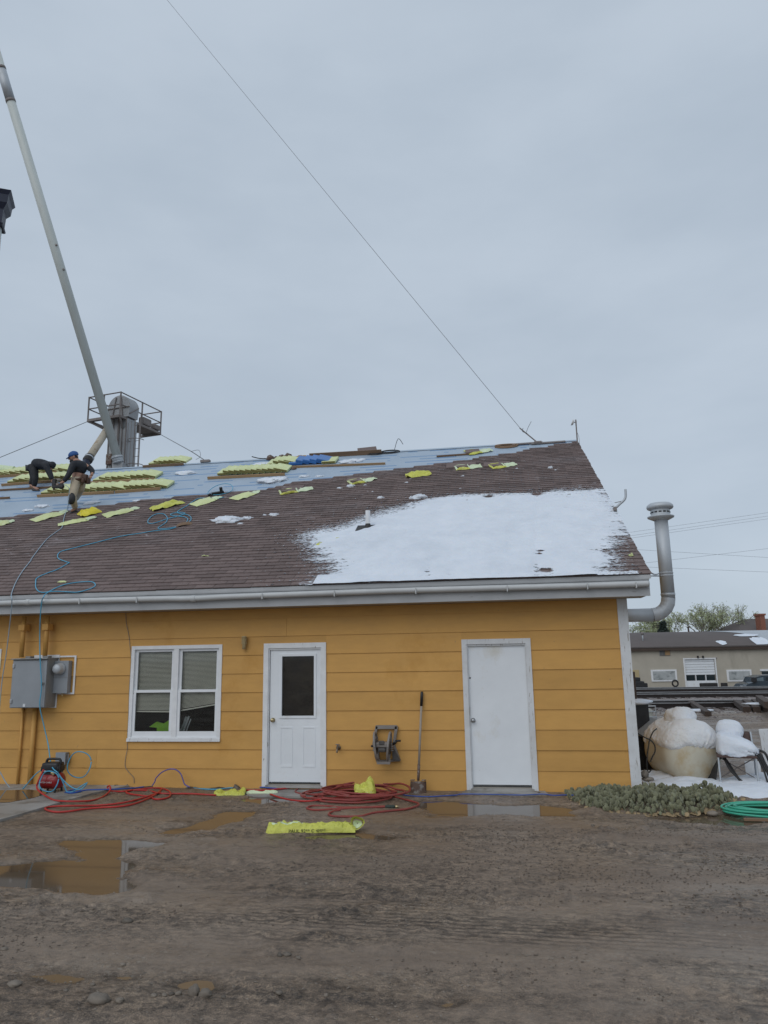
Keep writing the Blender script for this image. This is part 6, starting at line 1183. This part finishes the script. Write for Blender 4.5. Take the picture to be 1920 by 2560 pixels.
# ------------------------------------------------------------------ chair with snow and hoses
ch0 = at_ground(1860, 1972); ch = empty('chair', (ch0.x, ch0.y+.2, -.10), -.25); tag(ch, 'old brown metal chair buried in snow with hoses on it', 'chair')
for x in (-.24, .24): MB().tube([(x, -.24, 0), (x, -.24, .40), (x*.97, -.20, .435), (x*.95, .2, .435)], .013, 8, smooth=4).build('leg', M['galv'], ch, True); MB().tube([(x, .32, 0), (x, .22, .44), (x*.95, .27, .74)], .013, 8, smooth=4).build('leg', M['galv'], ch, True)
for s_ in (-1, 1): MB().tube([(-.23*s_, .0, .12), (.23*s_, .02, .40)], .008, 6).build('cross_brace', M['railsteel'], ch)
MB().cbox((-.26, -.26, .425), (.26, .24, .46), .015).build('seat', M['chairseat'], ch); MB().cbox((-.22, -.02, -.08), (.22, .02, .14), .03, M=Matrix.Translation((0, .25, .60)) @ Matrix.Rotation(-.16, 4, 'X')).build('backrest', M['chairseat'], ch)
def snow_block(loc, r, label, seed, rz, slope=0., pw=.55, taper=0.):   # settled snow: flat-sided, rounded above, crumbly below
    nu, nv = 72, 44; U, W_ = np.meshgrid(np.linspace(0, 2*pi, nu+1), np.linspace(0, pi, nv)); sg = lambda a, p: np.sign(a)*np.abs(a)**p
    x = sg(np.sin(W_), pw)*sg(np.cos(U), pw); y = sg(np.sin(W_), pw)*sg(np.sin(U), pw); z = sg(np.cos(W_), pw*1.25)
    k = 1+.16*(fbm(x*1.6+seed+5, y*1.6+z*1.3+9, 3)-.5)+np.where(z < .1, .10, .03)*(fbm(x*7+seed, y*7+z*6+20, 3)-.5)*2
    x, y, z = x*r[0]*k*(1-taper*z), y*r[1]*k, z*r[2]*k; z = np.maximum(z, -r[2]*.72+.05*r[2]*(fbm(x*30, y*30, 2)-.5))+np.where(z > 0, slope*x, 0)
    o = grid_obj('chair_snow', np.stack([x, y, z], -1), M['snow']); o.location = loc; o.rotation_euler = (0, 0, rz); return tag(o, label, 'snow')
cm = Matrix.Translation(ch.location) @ Matrix.Rotation(-.25, 4, 'Z')
snow_block(cm @ V((.02, -.02, .545)), (.275, .25, .155), 'deep snow pillow on the chair seat', 4, -.25, -.30)
snow_block(cm @ V((-.05, .24, .76)), (.185, .13, .145), 'snow cap on the chair back', 7, -.25, -.05, .7)
for s_, lab in ((-1, 'black hoses looped under the left of the chair'), (1, 'black hoses draped over the right side of the chair')):
    b = MB(); q = random.Random(s_+5)
    for k in range(7):
        if s_ > 0: x = .24+.03*k*q.uniform(.6, 1); pts = [(x-.12, -.15+.05*k, .50), (x, -.2+.05*k, .47), (x+.08, -.22+.05*k, .28), (x+.14+.03*k, -.25+.04*k, .06), (x+.30+.02*k, -.2, .02)]
        else: x = -.22; pts = [(x-.10-.02*k, -.1+.04*k, .02), (x-.04, -.14+.04*k, .32), (x+.04, -.15+.04*k, .42), (x+.12+.015*k, -.2, .25-.015*k), (x+.28, -.24, .10-.005*k), (x+.42, -.25, .04)]
        b.tube([cm @ V(p) for p in pts], .013, 7, smooth=5)
    tag(b.build('draped_hose', M['rubber'], smooth=True), lab, 'hose')
# leaning peeling board at the right edge
p = at_ground(1918, 1955); zt_ = at_wall(1908, 1824, p.y+.4).z
o = MB().cbox((0, -.02, 0), (.5, .02, zt_+.1), .004).build('board', M['peel']); o.location = (p.x+.12, p.y+.40, -.09); o.rotation_euler = (.05, -.06, -.1); tag(o, 'pale board with peeling paint at the right edge', 'board')
o = MB().box((-.1, 0, 0), (.12, .012, .24)).build('panel', M['white']); o.location = cm @ V((.22, .75, .02)); tag(o, 'white panel standing behind the chair legs', 'panel')
# green hose coil
gc = at_ground(1935, 2034); b = MB(); q = random.Random(2)
for k in range(8):
    r_ = .52-.035*(k % 4)+q.uniform(-.02, .02); cx, cy = gc.x+q.uniform(-.03, .03), gc.y+q.uniform(-.03, .03)
    b.tube([V((cx+r_*1.1*cos(a), cy+r_*.62*sin(a), -.085+.02+.018*(k//2)+.006*sin(2*a+k))) for a in np.linspace(0, 2*pi, 26)], .0135, 8, smooth=2)
tag(b.build('garden_hose', M['hosegreen'], smooth=True), 'coiled green garden hose at the right edge by the cactus', 'hose')
o = MB().cbox((-.14, -.02, 0), (.14, .02, .03), .005).build('stick', M['wetwood']); o.location = at_ground(*zC(1600, 325), -.098); tag(o, 'small dark stick before the green hose', 'stick')

# ------------------------------------------------------------------ prickly pear
OUT = [at_ground(*zC(*q)) for q in ((585,196),(600,215),(640,240),(700,262),(800,285),(920,296),(1050,300),(1200,302),(1280,295),(1380,280),(1420,262),(1500,240),(1490,225))]
BACK = [(OUT[0].x+.02, -.08), (1.62, -.06), (1.9, .0), (2.2, .02), (2.7, -.12), (OUT[-1].x+.12, OUT[-1].y+.12)]
poly = [(p.x, p.y) for p in OUT]+[b_ for b_ in BACK[::-1]]
cactus = empty('prickly_pear', (1.7, -.6, -.09)); tag(cactus, 'low dense prickly pear cactus sprawling at the shop corner', 'cactus')
pm = MB().blob((0, 0, .0), (.5, .10, .5), 5, .03, 12, 7); pm.v = [(x*(1+.25*z), y, z+.45) for x, y, z in pm.v]; pme = bpy.data.meshes.new('pad'); pme.from_pydata([tuple(p) for p in pm.v], [], pm.f); pme.materials.append(M['pad']); pme.polygons.foreach_set('use_smooth', [True]*len(pm.f))
pmd = pme.copy(); pmd.materials.clear(); pmd.materials.append(M['deadpad'])
q = random.Random(21); cand = []
xs_ = [p[0] for p in poly]; ys_ = [p[1] for p in poly]
while len(cand) < 1900:
    x, y = q.uniform(min(xs_), max(xs_)), q.uniform(min(ys_), max(ys_)); d = float(poly_dist(np.array([x]), np.array([y]), poly)[0])
    if d < 0: continue
    hgt = min(.135, .025+.5*d)*(.5+1.0*float(vnoise(np.array(x*3.1+9), np.array(y*3.1)))); lvl = q.random()**.6
    dead = (d < .09 and q.random() < (.75 if x > 1.2 else .45)) or q.random() < .03
    cand.append((y, x, -.10+hgt*lvl*(.3 if dead else 1), d, dead, q.uniform(.044, .078), q.uniform(-1.5, 1.5), q.uniform(-.55, .35) if not dead else q.uniform(-1.5, -.9)))
order = sorted(range(len(cand)), key=lambda i: -(cand[i][2]*2-cand[i][0]+cand[i][5]*4)); pick = set(order[:300]); rest = MB(); restd = MB()
for i, (y, x, z, d, dead, sz, rz, tx) in enumerate(cand):
    m_ = Matrix.Translation((x, y, z)) @ Matrix.Rotation(rz, 4, 'Z') @ Matrix.Rotation(tx, 4, 'X') @ Matrix.Diagonal((sz*q.uniform(.75, 1), sz, sz, 1))
    if i in pick:
        o = bpy.data.objects.new('pad', pmd if dead else pme); col.objects.link(o); o.parent = cactus; o.matrix_basis = Matrix.Translation((-1.7, .6, .09)) @ m_
    else: (restd if dead else rest).add([m_ @ V(p) for p in pm.v], pm.f)
for mb_, mm_ in ((rest, 'pad'), (restd, 'deadpad')):
    o = mb_.build('pad_mass', M[mm_], smooth=True); o.parent = cactus; o.location = (-1.7, .6, .09); o['kind'] = 'stuff'
o = MB().blob((0, 0, 0), (.07, .05, .03), 4, .08, 12, 8).build('stone', M['stone'], smooth=True); o.location = at_ground(*zC(1362, 285), -.08); tag(o, 'tan oval stone at the front of the cactus', 'stone')

# ================================================================== RAILWAY AND BEYOND
FARZ = Matrix.Rotation(-YAW, 4, 'Z')
def fp(a, D, z): return V((CAM.x, CAM.y, 0))+_r0*a+_fh*D+V((0, 0, z))
RA = radians(-7)                                            # the line bears slightly toward us on the right
def trk(a, D, z): # along-track coordinate a, offset from the track centre D, about a pivot
    c = fp(13.5, 0, 0); dx = (a-13.5); return fp(13.5+dx*cos(RA), D+dx*sin(RA), z)
bx_ = np.linspace(-10, 60, 141); by_ = np.linspace(25.0, 44, 60); A, B = np.meshgrid(bx_, by_)
hb_ = np.interp(B, [25, 26.5, 29, 41.5, 44], [-.42, -.36, -.30, -.30, -.9])+.05*(fbm(A*2, B*2, 3)-.5)
P = np.zeros(A.shape+(3,)); 
for idx in np.ndindex(A.shape): P[idx] = trk(A[idx], B[idx], hb_[idx])
tag(grid_obj('ballast', P, M['ballast'], smooth=False), 'grey ballast bed of the railway', 'ballast', kind='structure')
rs = np.random.RandomState(5); K = 9000; a_ = rs.uniform(8, 32, K); d_ = 19.6+rs.rand(K)**.8*21
pts = np.array([tuple(trk(a, d, float(np.interp(d, [19.6, 24.5, 25, 26.5, 29, 41.5, 44], [-.09, -.09, -.34, -.33, -.31, -.31, -.8]))+.0)) for a, d in zip(a_, d_)])
rocks('ballast_stones', pts, rs.uniform(.025, .06, K), M['ballast'], 'loose ballast stones between yard and rails', 'gravel', 4, .8)
def rail(D, label):
    t_ = empty('railway_rail', trk(13.5, D, -.275), -YAW+RA); tag(t_, label, 'rail', 'rails of the three tracks')
    MB().box((-40, -.07, .0), (60, .07, .02)).box((-40, -.012, .02), (60, .012, .14)).build('web', M['rail'], t_); MB().box((-40, -.035, .14), (60, .035, .175)).build('head', M['railtop'], t_)
for D, lb in ((40.8, 'farthest rail, before the warehouse'), (39.3, 'second farthest rail before the warehouse'), (36.0, 'farther rail of the middle track'), (34.5, 'nearer rail of the middle track'), (29.6, 'farther rail of the nearest track'), (28.1, 'nearest rail, behind the timbers')): rail(D, lb)
tie0 = MB().cbox((-.11, -1.25, -.09), (.11, 1.25, .09), .01); tme = None
k = 0
for Dc in (40.05, 35.25, 28.85):
    for j in range(-6, 44):
        a = 6+.62*j+.1*Dc
        if a > 31: continue
        if tme is None: o = tie0.build('railway_tie', M['tie']); tme = o.data
        else: o = bpy.data.objects.new('railway_tie', tme); col.objects.link(o)
        o.location = trk(a, Dc, -.375); o.rotation_euler = (0, 0, -YAW+RA); tag(o, 'dark timber tie bedded under the rails', 'tie', 'ties under the rails')
def timber(p0, p1, w_, label, n='timber'):
    p0, p1 = V(p0), V(p1); d = p1-p0; o = MB().cbox((0, -w_/2, 0), (d.length, w_/2, w_*.85), .015).build(n, M['tie']); o.location = p0; o.rotation_euler = (0, -math.atan2(d.z, d.xy.length), math.atan2(d.y, d.x)); tag(o, label, 'timber')
timber(at_ground(*zU(1000, 1075), -.09), at_ground(*zU(835, 960), -.25), .18, 'single dark timber lying toward the rails behind the tank')
timber(at_ground(*zU(1360, 1040), -.09), at_ground(*zU(1262, 965), -.2), .22, 'front timber of the stack at right', 'timber'); timber(at_ground(*zU(1450, 1040), -.09), at_ground(*zU(1345, 962), -.2), .22, 'second timber of the stack at right, snow beside it'); timber(at_ground(*zU(1545, 1035), -.09), at_ground(*zU(1425, 958), -.2), .22, 'third timber of the stack at right')
timber(at_ground(*zU(1560, 1000), .2), at_ground(*zU(1470, 930), .1), .22, 'topmost timber of the stack at right')
for (x, y, w_, lab) in ((885, 1020, .55, 'snow patch left of the single timber'), (1490, 960, .6, 'snow on the timber stack')):
    o = MB().blob((0, 0, 0), (w_, .25, .06), 3, .12, 14, 8).build('snow_clump', M['snow'], smooth=True); o.location = at_ground(*zU(x, y), 0.1 if x > 1000 else -.05); tag(o, lab, 'snow')
# ------------------------------------------------------------------ warehouse
WD = 70.; wz0 = -2.35
def wl_(u, v, D=WD): p = at_far(*zU(u, v), D); r = p-V((CAM.x, CAM.y, 0)); return r.dot(_r0), p.z     # along-wall metres, height
aL = wl_(-2400, 430)[0]; eZ = 2.17; wh = empty('warehouse', fp(aL, WD, wz0), -YAW); tag(wh, 'low tan warehouse with brown roof beyond the railway', 'building')
W = lambda u, v: (wl_(u, v)[0]-aL, wl_(u, v)[1]-wz0)
eh = eZ-wz0; WLEN = 70
op = [W(775, 548), W(1078, 800)]; x0, x1, zt2 = op[0][0], op[1][0], op[0][1]
MB().box((0, 0, 0), (x0, 12, eh)).box((x1, 0, 0), (WLEN, 12, eh)).box((x0, 0, zt2), (x1, 12, eh)).build('wall', M['stucco'], wh)
MB().box((-.3, -.35, eh-.28), (WLEN, .0, eh-.02)).build('eave_board', M['tie'], wh); MB().box((-.3, -.40, eh-.02), (WLEN, -.34, eh+.10)).build('gutter', M['railsteel'], wh)
rz = W(300, 303)[1]*0+(at_far(1600, 1583, 76).z-wz0); bx0 = W(1230, 430)[0]
rf_ = MB(); n_ = 9
prof_ = [(-.45, eh+.06)]+[(6.5*t-.45, eh+.06+(rz-eh)*(1-(1-t)**2)**.9) for t in np.linspace(.12, 1, n_)]+[(12, eh)]
for i in range(len(prof_)-1):
    (ya_, za_), (yb_, zb_) = prof_[i], prof_[i+1]; xr = lambda y: WLEN
    rf_.add([(-.4, ya_, za_), (WLEN, ya_, za_), (WLEN, yb_, zb_), (-.4, yb_, zb_)], [(0, 1, 2, 3)])
rf_.build('roof', M['farroof'], wh, True)
mr = MB()                                                    # bright metal end bay with drifted snow, bowed over the roof
for i in range(1, len(prof_)-2):
    (ya_, za_), (yb_, zb_) = prof_[i], prof_[i+1]; c0_, c1_ = bx0+3.6-3.6*(i/8)**2*1.2, bx0+3.6-3.6*((i+1)/8)**2*1.2
    mr.add([(max(bx0-1, c0_), ya_, za_+.03), (WLEN, ya_, za_+.03), (WLEN, yb_, zb_+.03), (max(bx0-1, c1_), yb_, zb_+.03)], [(0, 1, 2, 3)])
mr.build('metal_roof_bay', M['galv'], wh)
for (u, v, w_, h_) in ((1125, 395, .47, .3), (1490, 380, .8, .8), (1440, 322, 1.3, .3), (1530, 425, .6, .14)):
    a_, z_ = W(u, v); yy = np.interp(z_, [p[1] for p in prof_[:-1]], [p[0] for p in prof_[:-1]]); SnowPatch = MB(); qn = random.Random(int(u)); ring = [(a_+w_*cos(t)*qn.uniform(.75, 1.15), yy+h_*1.5*sin(t)*qn.uniform(.75, 1.15)) for t in np.linspace(0, 2*pi, 18)[:-1]]; zr_ = lambda y: float(np.interp(y, [p[0] for p in prof_[:-1]], [p[1] for p in prof_[:-1]]))+.05
    SnowPatch.add([(a_, yy, zr_(yy)+.03)]+[(x, max(y, -.4), zr_(max(y, -.4))) for x, y in ring], [(0, i+1, (i+1) % 17+1) for i in range(17)]).build('roof_snow', M['snow'], wh, True)
gd = MB(); z_ = zt2; pn = (zt2-W(0, 706)[1])/6
frm = MB().box((x0-.12, -.08, 0), (x0, .05, zt2+.12)).box((x1, -.08, 0), (x1+.12, .05, zt2+.12)).box((x0, -.08, zt2), (x1, .05, zt2+.12)).build('garage_frame', M['white'], wh)
gdo = MB().box((x0, .14, 0), (x1, .2, zt2)).build('garage_door', M['railsteel'], wh)
for k in range(6): MB().cbox((x0+.01, .06, zt2-pn*(k+1)+.012), (x1-.01, .14, zt2-pn*k-.012), .012).build('door_section', M['door'], gdo)
wb0, wb1 = W(0, 757)[1], W(0, 708)[1]; ww = (x1-x0)/3
for k in range(3): MB().box((x0+ww*k+.08, .08, wb0), (x0+ww*(k+1)-.08, .13, wb1)).build('pane', M['carglass'], gdo); MB().box((x0+ww*k-.0, .07, wb0-.05), (x0+ww*k+.07, .14, wb1+.05)).build('mullion', M['door'], gdo)
MB().box((x0+.01, .06, 0), (x1-.01, .14, wb0-.02)).build('door_section', M['door'], gdo)
for (u0, v0, u1, v1) in ((465, 643, 712, 748), (1162, 643, 1402, 748)):
    a, b = W(u0, v0), W(u1, v1); wn = MB().box((a[0], -.08, b[1]), (b[0], .02, a[1])).build('window', M['white'], wh)
    MB().box((a[0]+.18, -.10, b[1]+.15), (b[0]-.18, -.082, a[1]-.15)).build('boarded_panel', M['frost'] if 'frost' in M else M.setdefault('frost', mat('frosted_panel', (.50, .52, .52), (.30, .32, .32), .9, rough=(.4, .6), stain=(1.6, (1, 1, 1.5), .52, .62, (.22, .24, .24)))), wn)
a, b = W(543, 452), W(650, 512); vn = MB().box((a[0], -.05, b[1]), (b[0], .02, a[1])).build('vent_window', M['cabinet_side'], wh); m_ = (a[0]+b[0])/2
MB().box((m_, -.08, b[1]+.03), (b[0]-.05, -.052, a[1]-.03)).build('plywood', M['wood'], vn)
for k in range(4): MB().box((a[0]+.1+k*.12, -.075, b[1]), (a[0]+.13+k*.12, -.052, a[1])).build('mullion', M['black'], vn)
a, b = W(300, 645), W(362, 712); MB().box((a[0]-.8, -.06, b[1]), (b[0], .02, a[1])).build('window', M['cream'], wh)
a, b = W(1488, 655), W(1700, 800); MB().box((a[0], -.06, 0), (b[0], .02, a[1])).build('side_door', M['carglass'], wh); MB().box((a[0]-.15, -.08, a[1]), (b[0], .02, a[1]+.18)).build('side_door_head', M['white'], wh)
for u in (897, 944): a, b = W(u-5, 514), W(u+5, 535); MB().box((a[0], -.25, b[1]), (b[0], .0, a[1])).build('wall_lamp', M['black'], wh)
a, b = W(765, 515), W(1075, 530); MB().box((a[0], -.06, b[1]-.1), (b[0], .0, b[1])).build('door_head_track', M['railsteel'], wh)
a = W(428, 395); yy = 1.6; vt2 = empty('roof_vent', wh.matrix_basis @ V((a[0], .4, a[1])) if False else V(wh.location)+_r0*a[0]+_fh*.9+V((0, 0, a[1]))); tag(vt2, 'thin vent pipe with pale base on the warehouse roof', 'vent pipe')
MB().tube([(0, 0, 0), (0, 0, 1.0)], .06, 10).build('pipe', M['galv'], vt2, True); MB().lathe([(.42, 0), (.25, .06), (.10, .14)], 14).build('base', M['paper'], vt2, True); MB().lathe([(.13, .78), (.14, 1.02), (.05, 1.05)], 12).build('cowl', M['railsteel'], vt2, True)
a = at_far(*zU(820, 300), 77); o = MB().tube([(0, 0, -.3), (-.04, 0, .56)], .09, 10).cbox((-.18, -.1, .5), (.1, .1, .62), .02).build('roof_stub', M['tie']); o.location = a; tag(o, 'short dark stub chimney on the warehouse ridge', 'chimney')
# things in front of the warehouse
def tyre(u, v, r_, label, D=67): p = at_far(*zU(u, v), D); o = MB().tube([(r_*cos(a), 0, r_*sin(a)) for a in np.linspace(0, 2*pi, 25)], r_*.27, 10, cap=False).build('tyre', M['rubber'], smooth=True); o.location = p; o.rotation_euler = (0, 0, -YAW+.15); tag(o, label, 'tyre')
tyre(693, 768, .27, 'large black tyre leaning on the warehouse under the window')
p = at_far(*zU(355, 770), 66); mc = empty('machine', (p.x, p.y, wz0+.0), -YAW); tag(mc, 'black machine with hood parked at the left of the warehouse', 'machine'); hz = p.z-wz0
MB().cbox((-.75, -.6, .3), (.35, .6, hz+.22), .1).build('body', M['black'], mc); MB().cbox((-.6, -.5, hz+.2), (.05, .5, hz+.55), .08).build('cab', M['black'], mc); MB().cbox((.25, -.5, .2), (.65, .5, hz+.05), .08).build('hood', M['black'], mc)
o = MB().cbox((-.7, -.3, 0), (.7, .3, 2.2), .06).build('trough', M['rubber']); p = at_far(*zU(1000, 775), 66); o.location = (p.x, p.y, p.z-2.1); o.rotation_euler = (0, 0, -YAW); tag(o, 'long black trough before the garage door', 'trough')
o = MB().cbox((-.25, -.2, 0), (.25, .2, 1.6), .05).build('crate', M['rubber']); p = at_far(*zU(1143, 768), 66); o.location = (p.x, p.y, p.z-1.55); tag(o, 'dark crate with a snowy top left of the pickup', 'crate')
# pickup
p = at_far(*zU(1262, 800), 63); tr = empty('pickup_truck', (p.x, p.y, -2.25), -YAW); tag(tr, 'slate blue pickup cut off by the right edge beyond the rails', 'truck'); q1 = at_far(*zU(1500, 690), 63); HT = q1.z+2.25; HH = at_far(*zU(1330, 762), 63).z+2.25; BW = at_far(*zU(1500, 745), 63).z+2.25
def TX(u): return (at_far(*zU(u, 760), 63)-p).dot(_r0)
x_ = [TX(u) for u in (1262, 1300, 1345, 1400, 1470, 1700, 1720)]
MB().prism([(x_[0], .5), (x_[0]+.02, HH-.45), (x_[1], HH-.1), (x_[2]+.1, HH+.05), (x_[2]+.3, BW), (x_[5]+4, BW), (x_[5]+4, .5)], -1.0, 1.0, 'y').build('body', M['paint_blue'], tr)
MB().prism([(x_[2]+.2, BW-.02), (x_[3]-.1, HT-.15), (x_[3]+.6, HT), (x_[5]-1, HT), (x_[5]-.6, BW-.02)], -.9, .9, 'y').build('cab', M['paint_blue'], tr)
MB().prism([(x_[2]+.45, BW+.03), (x_[3]+.0, HT-.25), (x_[4]-.1, HT-.15), (x_[4]-.1, BW+.03)], -.92, -.901, 'y').build('side_window', M['glassblue'] if 'glassblue' in M else M.setdefault('glassblue', mat('pale_car_glass', (.16, .21, .24), None, 2, rough=(.08, .15), spec=.7)), tr)
MB().prism([(x_[4]+.1, BW+.03), (x_[4]+.1, HT-.15), (x_[4]+1.8, HT-.15), (x_[4]+1.8, BW+.03)], -.92, -.901, 'y').build('side_window', M['carglass'], tr)
MB().cbox((x_[2]-.05, -1.25, BW-.05), (x_[2]+.35, -1.0, BW+.35), .05).build('mirror', M['black'], tr)
for x in (x_[1]+.6, x_[5]+1.5): MB().lathe([(.15, -.12), (.40, -.12), (.42, 0), (.40, .12), (.15, .12)], 22, Matrix.Translation((x, -.95, .42)) @ Matrix.Rotation(pi/2, 4, 'X')).build('wheel', M['rubber'], tr, True)
MB().cbox((x_[0]-.02, -.8, HH-.42), (x_[0]+.1, -.5, HH-.22), .03).build('headlight', M['paper'], tr)
# house with chimney
p = at_far(*zU(1270, 300), 100); hs = empty('house', (p.x, p.y, -2.4), -YAW); tag(hs, 'brown hipped house roof with red brick chimney behind the warehouse', 'house'); ez = p.z+2.4; hx = lambda u, v=300: (at_far(*zU(u, v), 100)-p).dot(_r0); rzh = at_far(*zU(1530, 172), 105).z+2.4
xe = hx(1800); MB().box((hx(1330), 1, 0), (xe, 9, ez)).build('wall', M['stucco'], hs); r0_ = hx(1500)
MB().add([(0, 0, ez), (xe, 0, ez), (xe, 10, ez), (0, 10, ez), (r0_, 5, rzh), (xe, 5, rzh)], [(0, 1, 5, 4), (3, 0, 4), (2, 3, 4, 5)]).build('roof', M['farroof'], hs); MB().box((0, -.1, ez-.35), (xe, .0, ez+.05)).build('fascia', M['white'], hs)
c0, c1 = hx(1465), hx(1508); MB().box((c0, -.8, 0), (c1, .6, at_far(*zU(1487, 145), 100).z+2.4)).build('chimney', M['brick'], hs); MB().box((c0-.12, -.9, at_far(*zU(1487, 145), 100).z+2.4), (c1+.12, .7, at_far(*zU(1487, 128), 100).z+2.4)).build('chimney_cap', M['brick'], hs)
# trees
def tree(name, base, H, R, label, seed, leaves=5200, lsz=.16, kind='round'):
    q = random.Random(seed); t_ = empty(name, base); tag(t_, label, 'tree', None); wood = MB(); tips = []
    def grow(p, d, L_, r, dep):
        e = p+d*L_; wood.tube([p, (p+e)/2+V((q.uniform(-1, 1), q.uniform(-1, 1), 0))*L_*.05, e], [r, r*.8, r*.6], 5, cap=False)
        if dep == 0: tips.append((p, e)); return
        if dep <= 2: tips.append((p, e))
        for k in range(3):
            a = q.uniform(0, 6.28); sp = q.uniform(.35, .85); dd_ = (d*cos(sp)+V((cos(a), sin(a), .25)).normalized()*sin(sp)).normalized(); grow(e if k else p+d*L_*.85, dd_, L_*q.uniform(.62, .80), r*.6, dep-1)
    grow(V((0, 0, 0)), V((0, 0, 1)), H*.27, H*.017, 5)
    wood.build('trunk', M['bark'], t_); lf = MB(); vs_ = []; fs_ = []
    for k in range(leaves):
        a, b = q.choice(tips); c = a.lerp(b, q.random())+V((q.gauss(0, .2), q.gauss(0, .2), q.gauss(0, .2))); n1 = V((q.gauss(0, 1), q.gauss(0, 1), q.gauss(0, 1))).normalized()*lsz*q.uniform(.6, 1.3); n2 = n1.orthogonal().normalized()*lsz*.6
        i = len(vs_); vs_ += [tuple(c-n1-n2), tuple(c+n1-n2*.2), tuple(c+n1*.4+n2)]; fs_.append((i, i+1, i+2))
    lf.v = vs_; lf.f = fs_; lf.m = [0]*len(fs_); lf.build('crown', M['leaf'], t_)
for (u, v, D, H, R, lab, sd_) in ((1010, 300, 105, 12.3, 5, 'bare-limbed tree just leafing, left crown of the wide clump', 3), (1150, 300, 108, 13.6, 5, 'tallest leafing tree above the warehouse roof', 5), (1270, 300, 110, 12.3, 5, 'leafing tree nearest the brick chimney', 8), (430, 300, 105, 10.6, 4, 'leafing tree behind the horizontal flue', 11), (690, 300, 105, 11.8, 3, 'thin leafing tree right of the spruce', 14), (330, 300, 104, 9.6, 3, 'low leafing tree next to the shop corner', 17), (870, 300, 112, 11.6, 3, 'sparse leafing tree left of the wide clump', 23)):
    p = at_far(*zU(u, v), D); tree('leafing_tree', V((p.x, p.y, -2.4)), H*1.1, R, lab, sd_, 1500, .14)
p = at_far(*zU(585, 300), 90); sp_t = empty('spruce_tree', (p.x, p.y, -2.4)); tag(sp_t, 'dark pointed spruce under the flue elbow', 'tree'); HS = at_far(*zU(590, 185), 90).z+2.4; MB().tube([(0, 0, 0), (0, 0, HS)], [.3, .05], 8).build('trunk', M['bark'], sp_t)
q = random.Random(3); vs_ = []; fs_ = []
for k in range(9000):
    t_ = q.random()**.7; z = HS*(1-t_*.95); r_ = (.25+3.6*t_*.95)*(.75+.25*sin(z*5))*sqrt(q.random()); a = q.uniform(0, 6.28); c = V((r_*cos(a), r_*sin(a), z-.22*r_)); n1 = V((cos(a), sin(a), -.4+q.uniform(-.4, .4)))*.28; n2 = V((-sin(a), cos(a), q.uniform(-.5, .5)))*.10
    i = len(vs_); vs_ += [tuple(c-n2), tuple(c+n2), tuple(c+n1)]; fs_.append((i, i+1, i+2))
cr_ = MB(); cr_.v = vs_; cr_.f = fs_; cr_.m = [0]*len(fs_); cr_.build('crown', M['needle'], sp_t)
# overhead lines
zV = lambda x, y: (1400+x*.31344, 1020+y*.31344)
for i, (a, b) in enumerate((((500, 992), (1800, 808)), ((500, 1020), (1800, 835)), ((520, 1036), (1800, 858)), ((560, 1118), (1800, 1195)), ((640, 1232), (1800, 1098)), ((640, 1258), (1800, 1308)))):
    a3, b3 = at_far(*zV(*a), 80), at_far(*zV(*b), 80); a3, b3 = a3-(b3-a3)*4, b3+(b3-a3)*2; m3 = (a3+b3)/2-V((0, 0, .12)); tag(MB().tube([a3, m3, b3], .014, 5, smooth=6).build('power_line', M.setdefault('farwire', mat('far_line', (.36, .38, .41)))), 'thin power line crossing the sky right of the roof', 'power line', 'power lines in the sky at right')
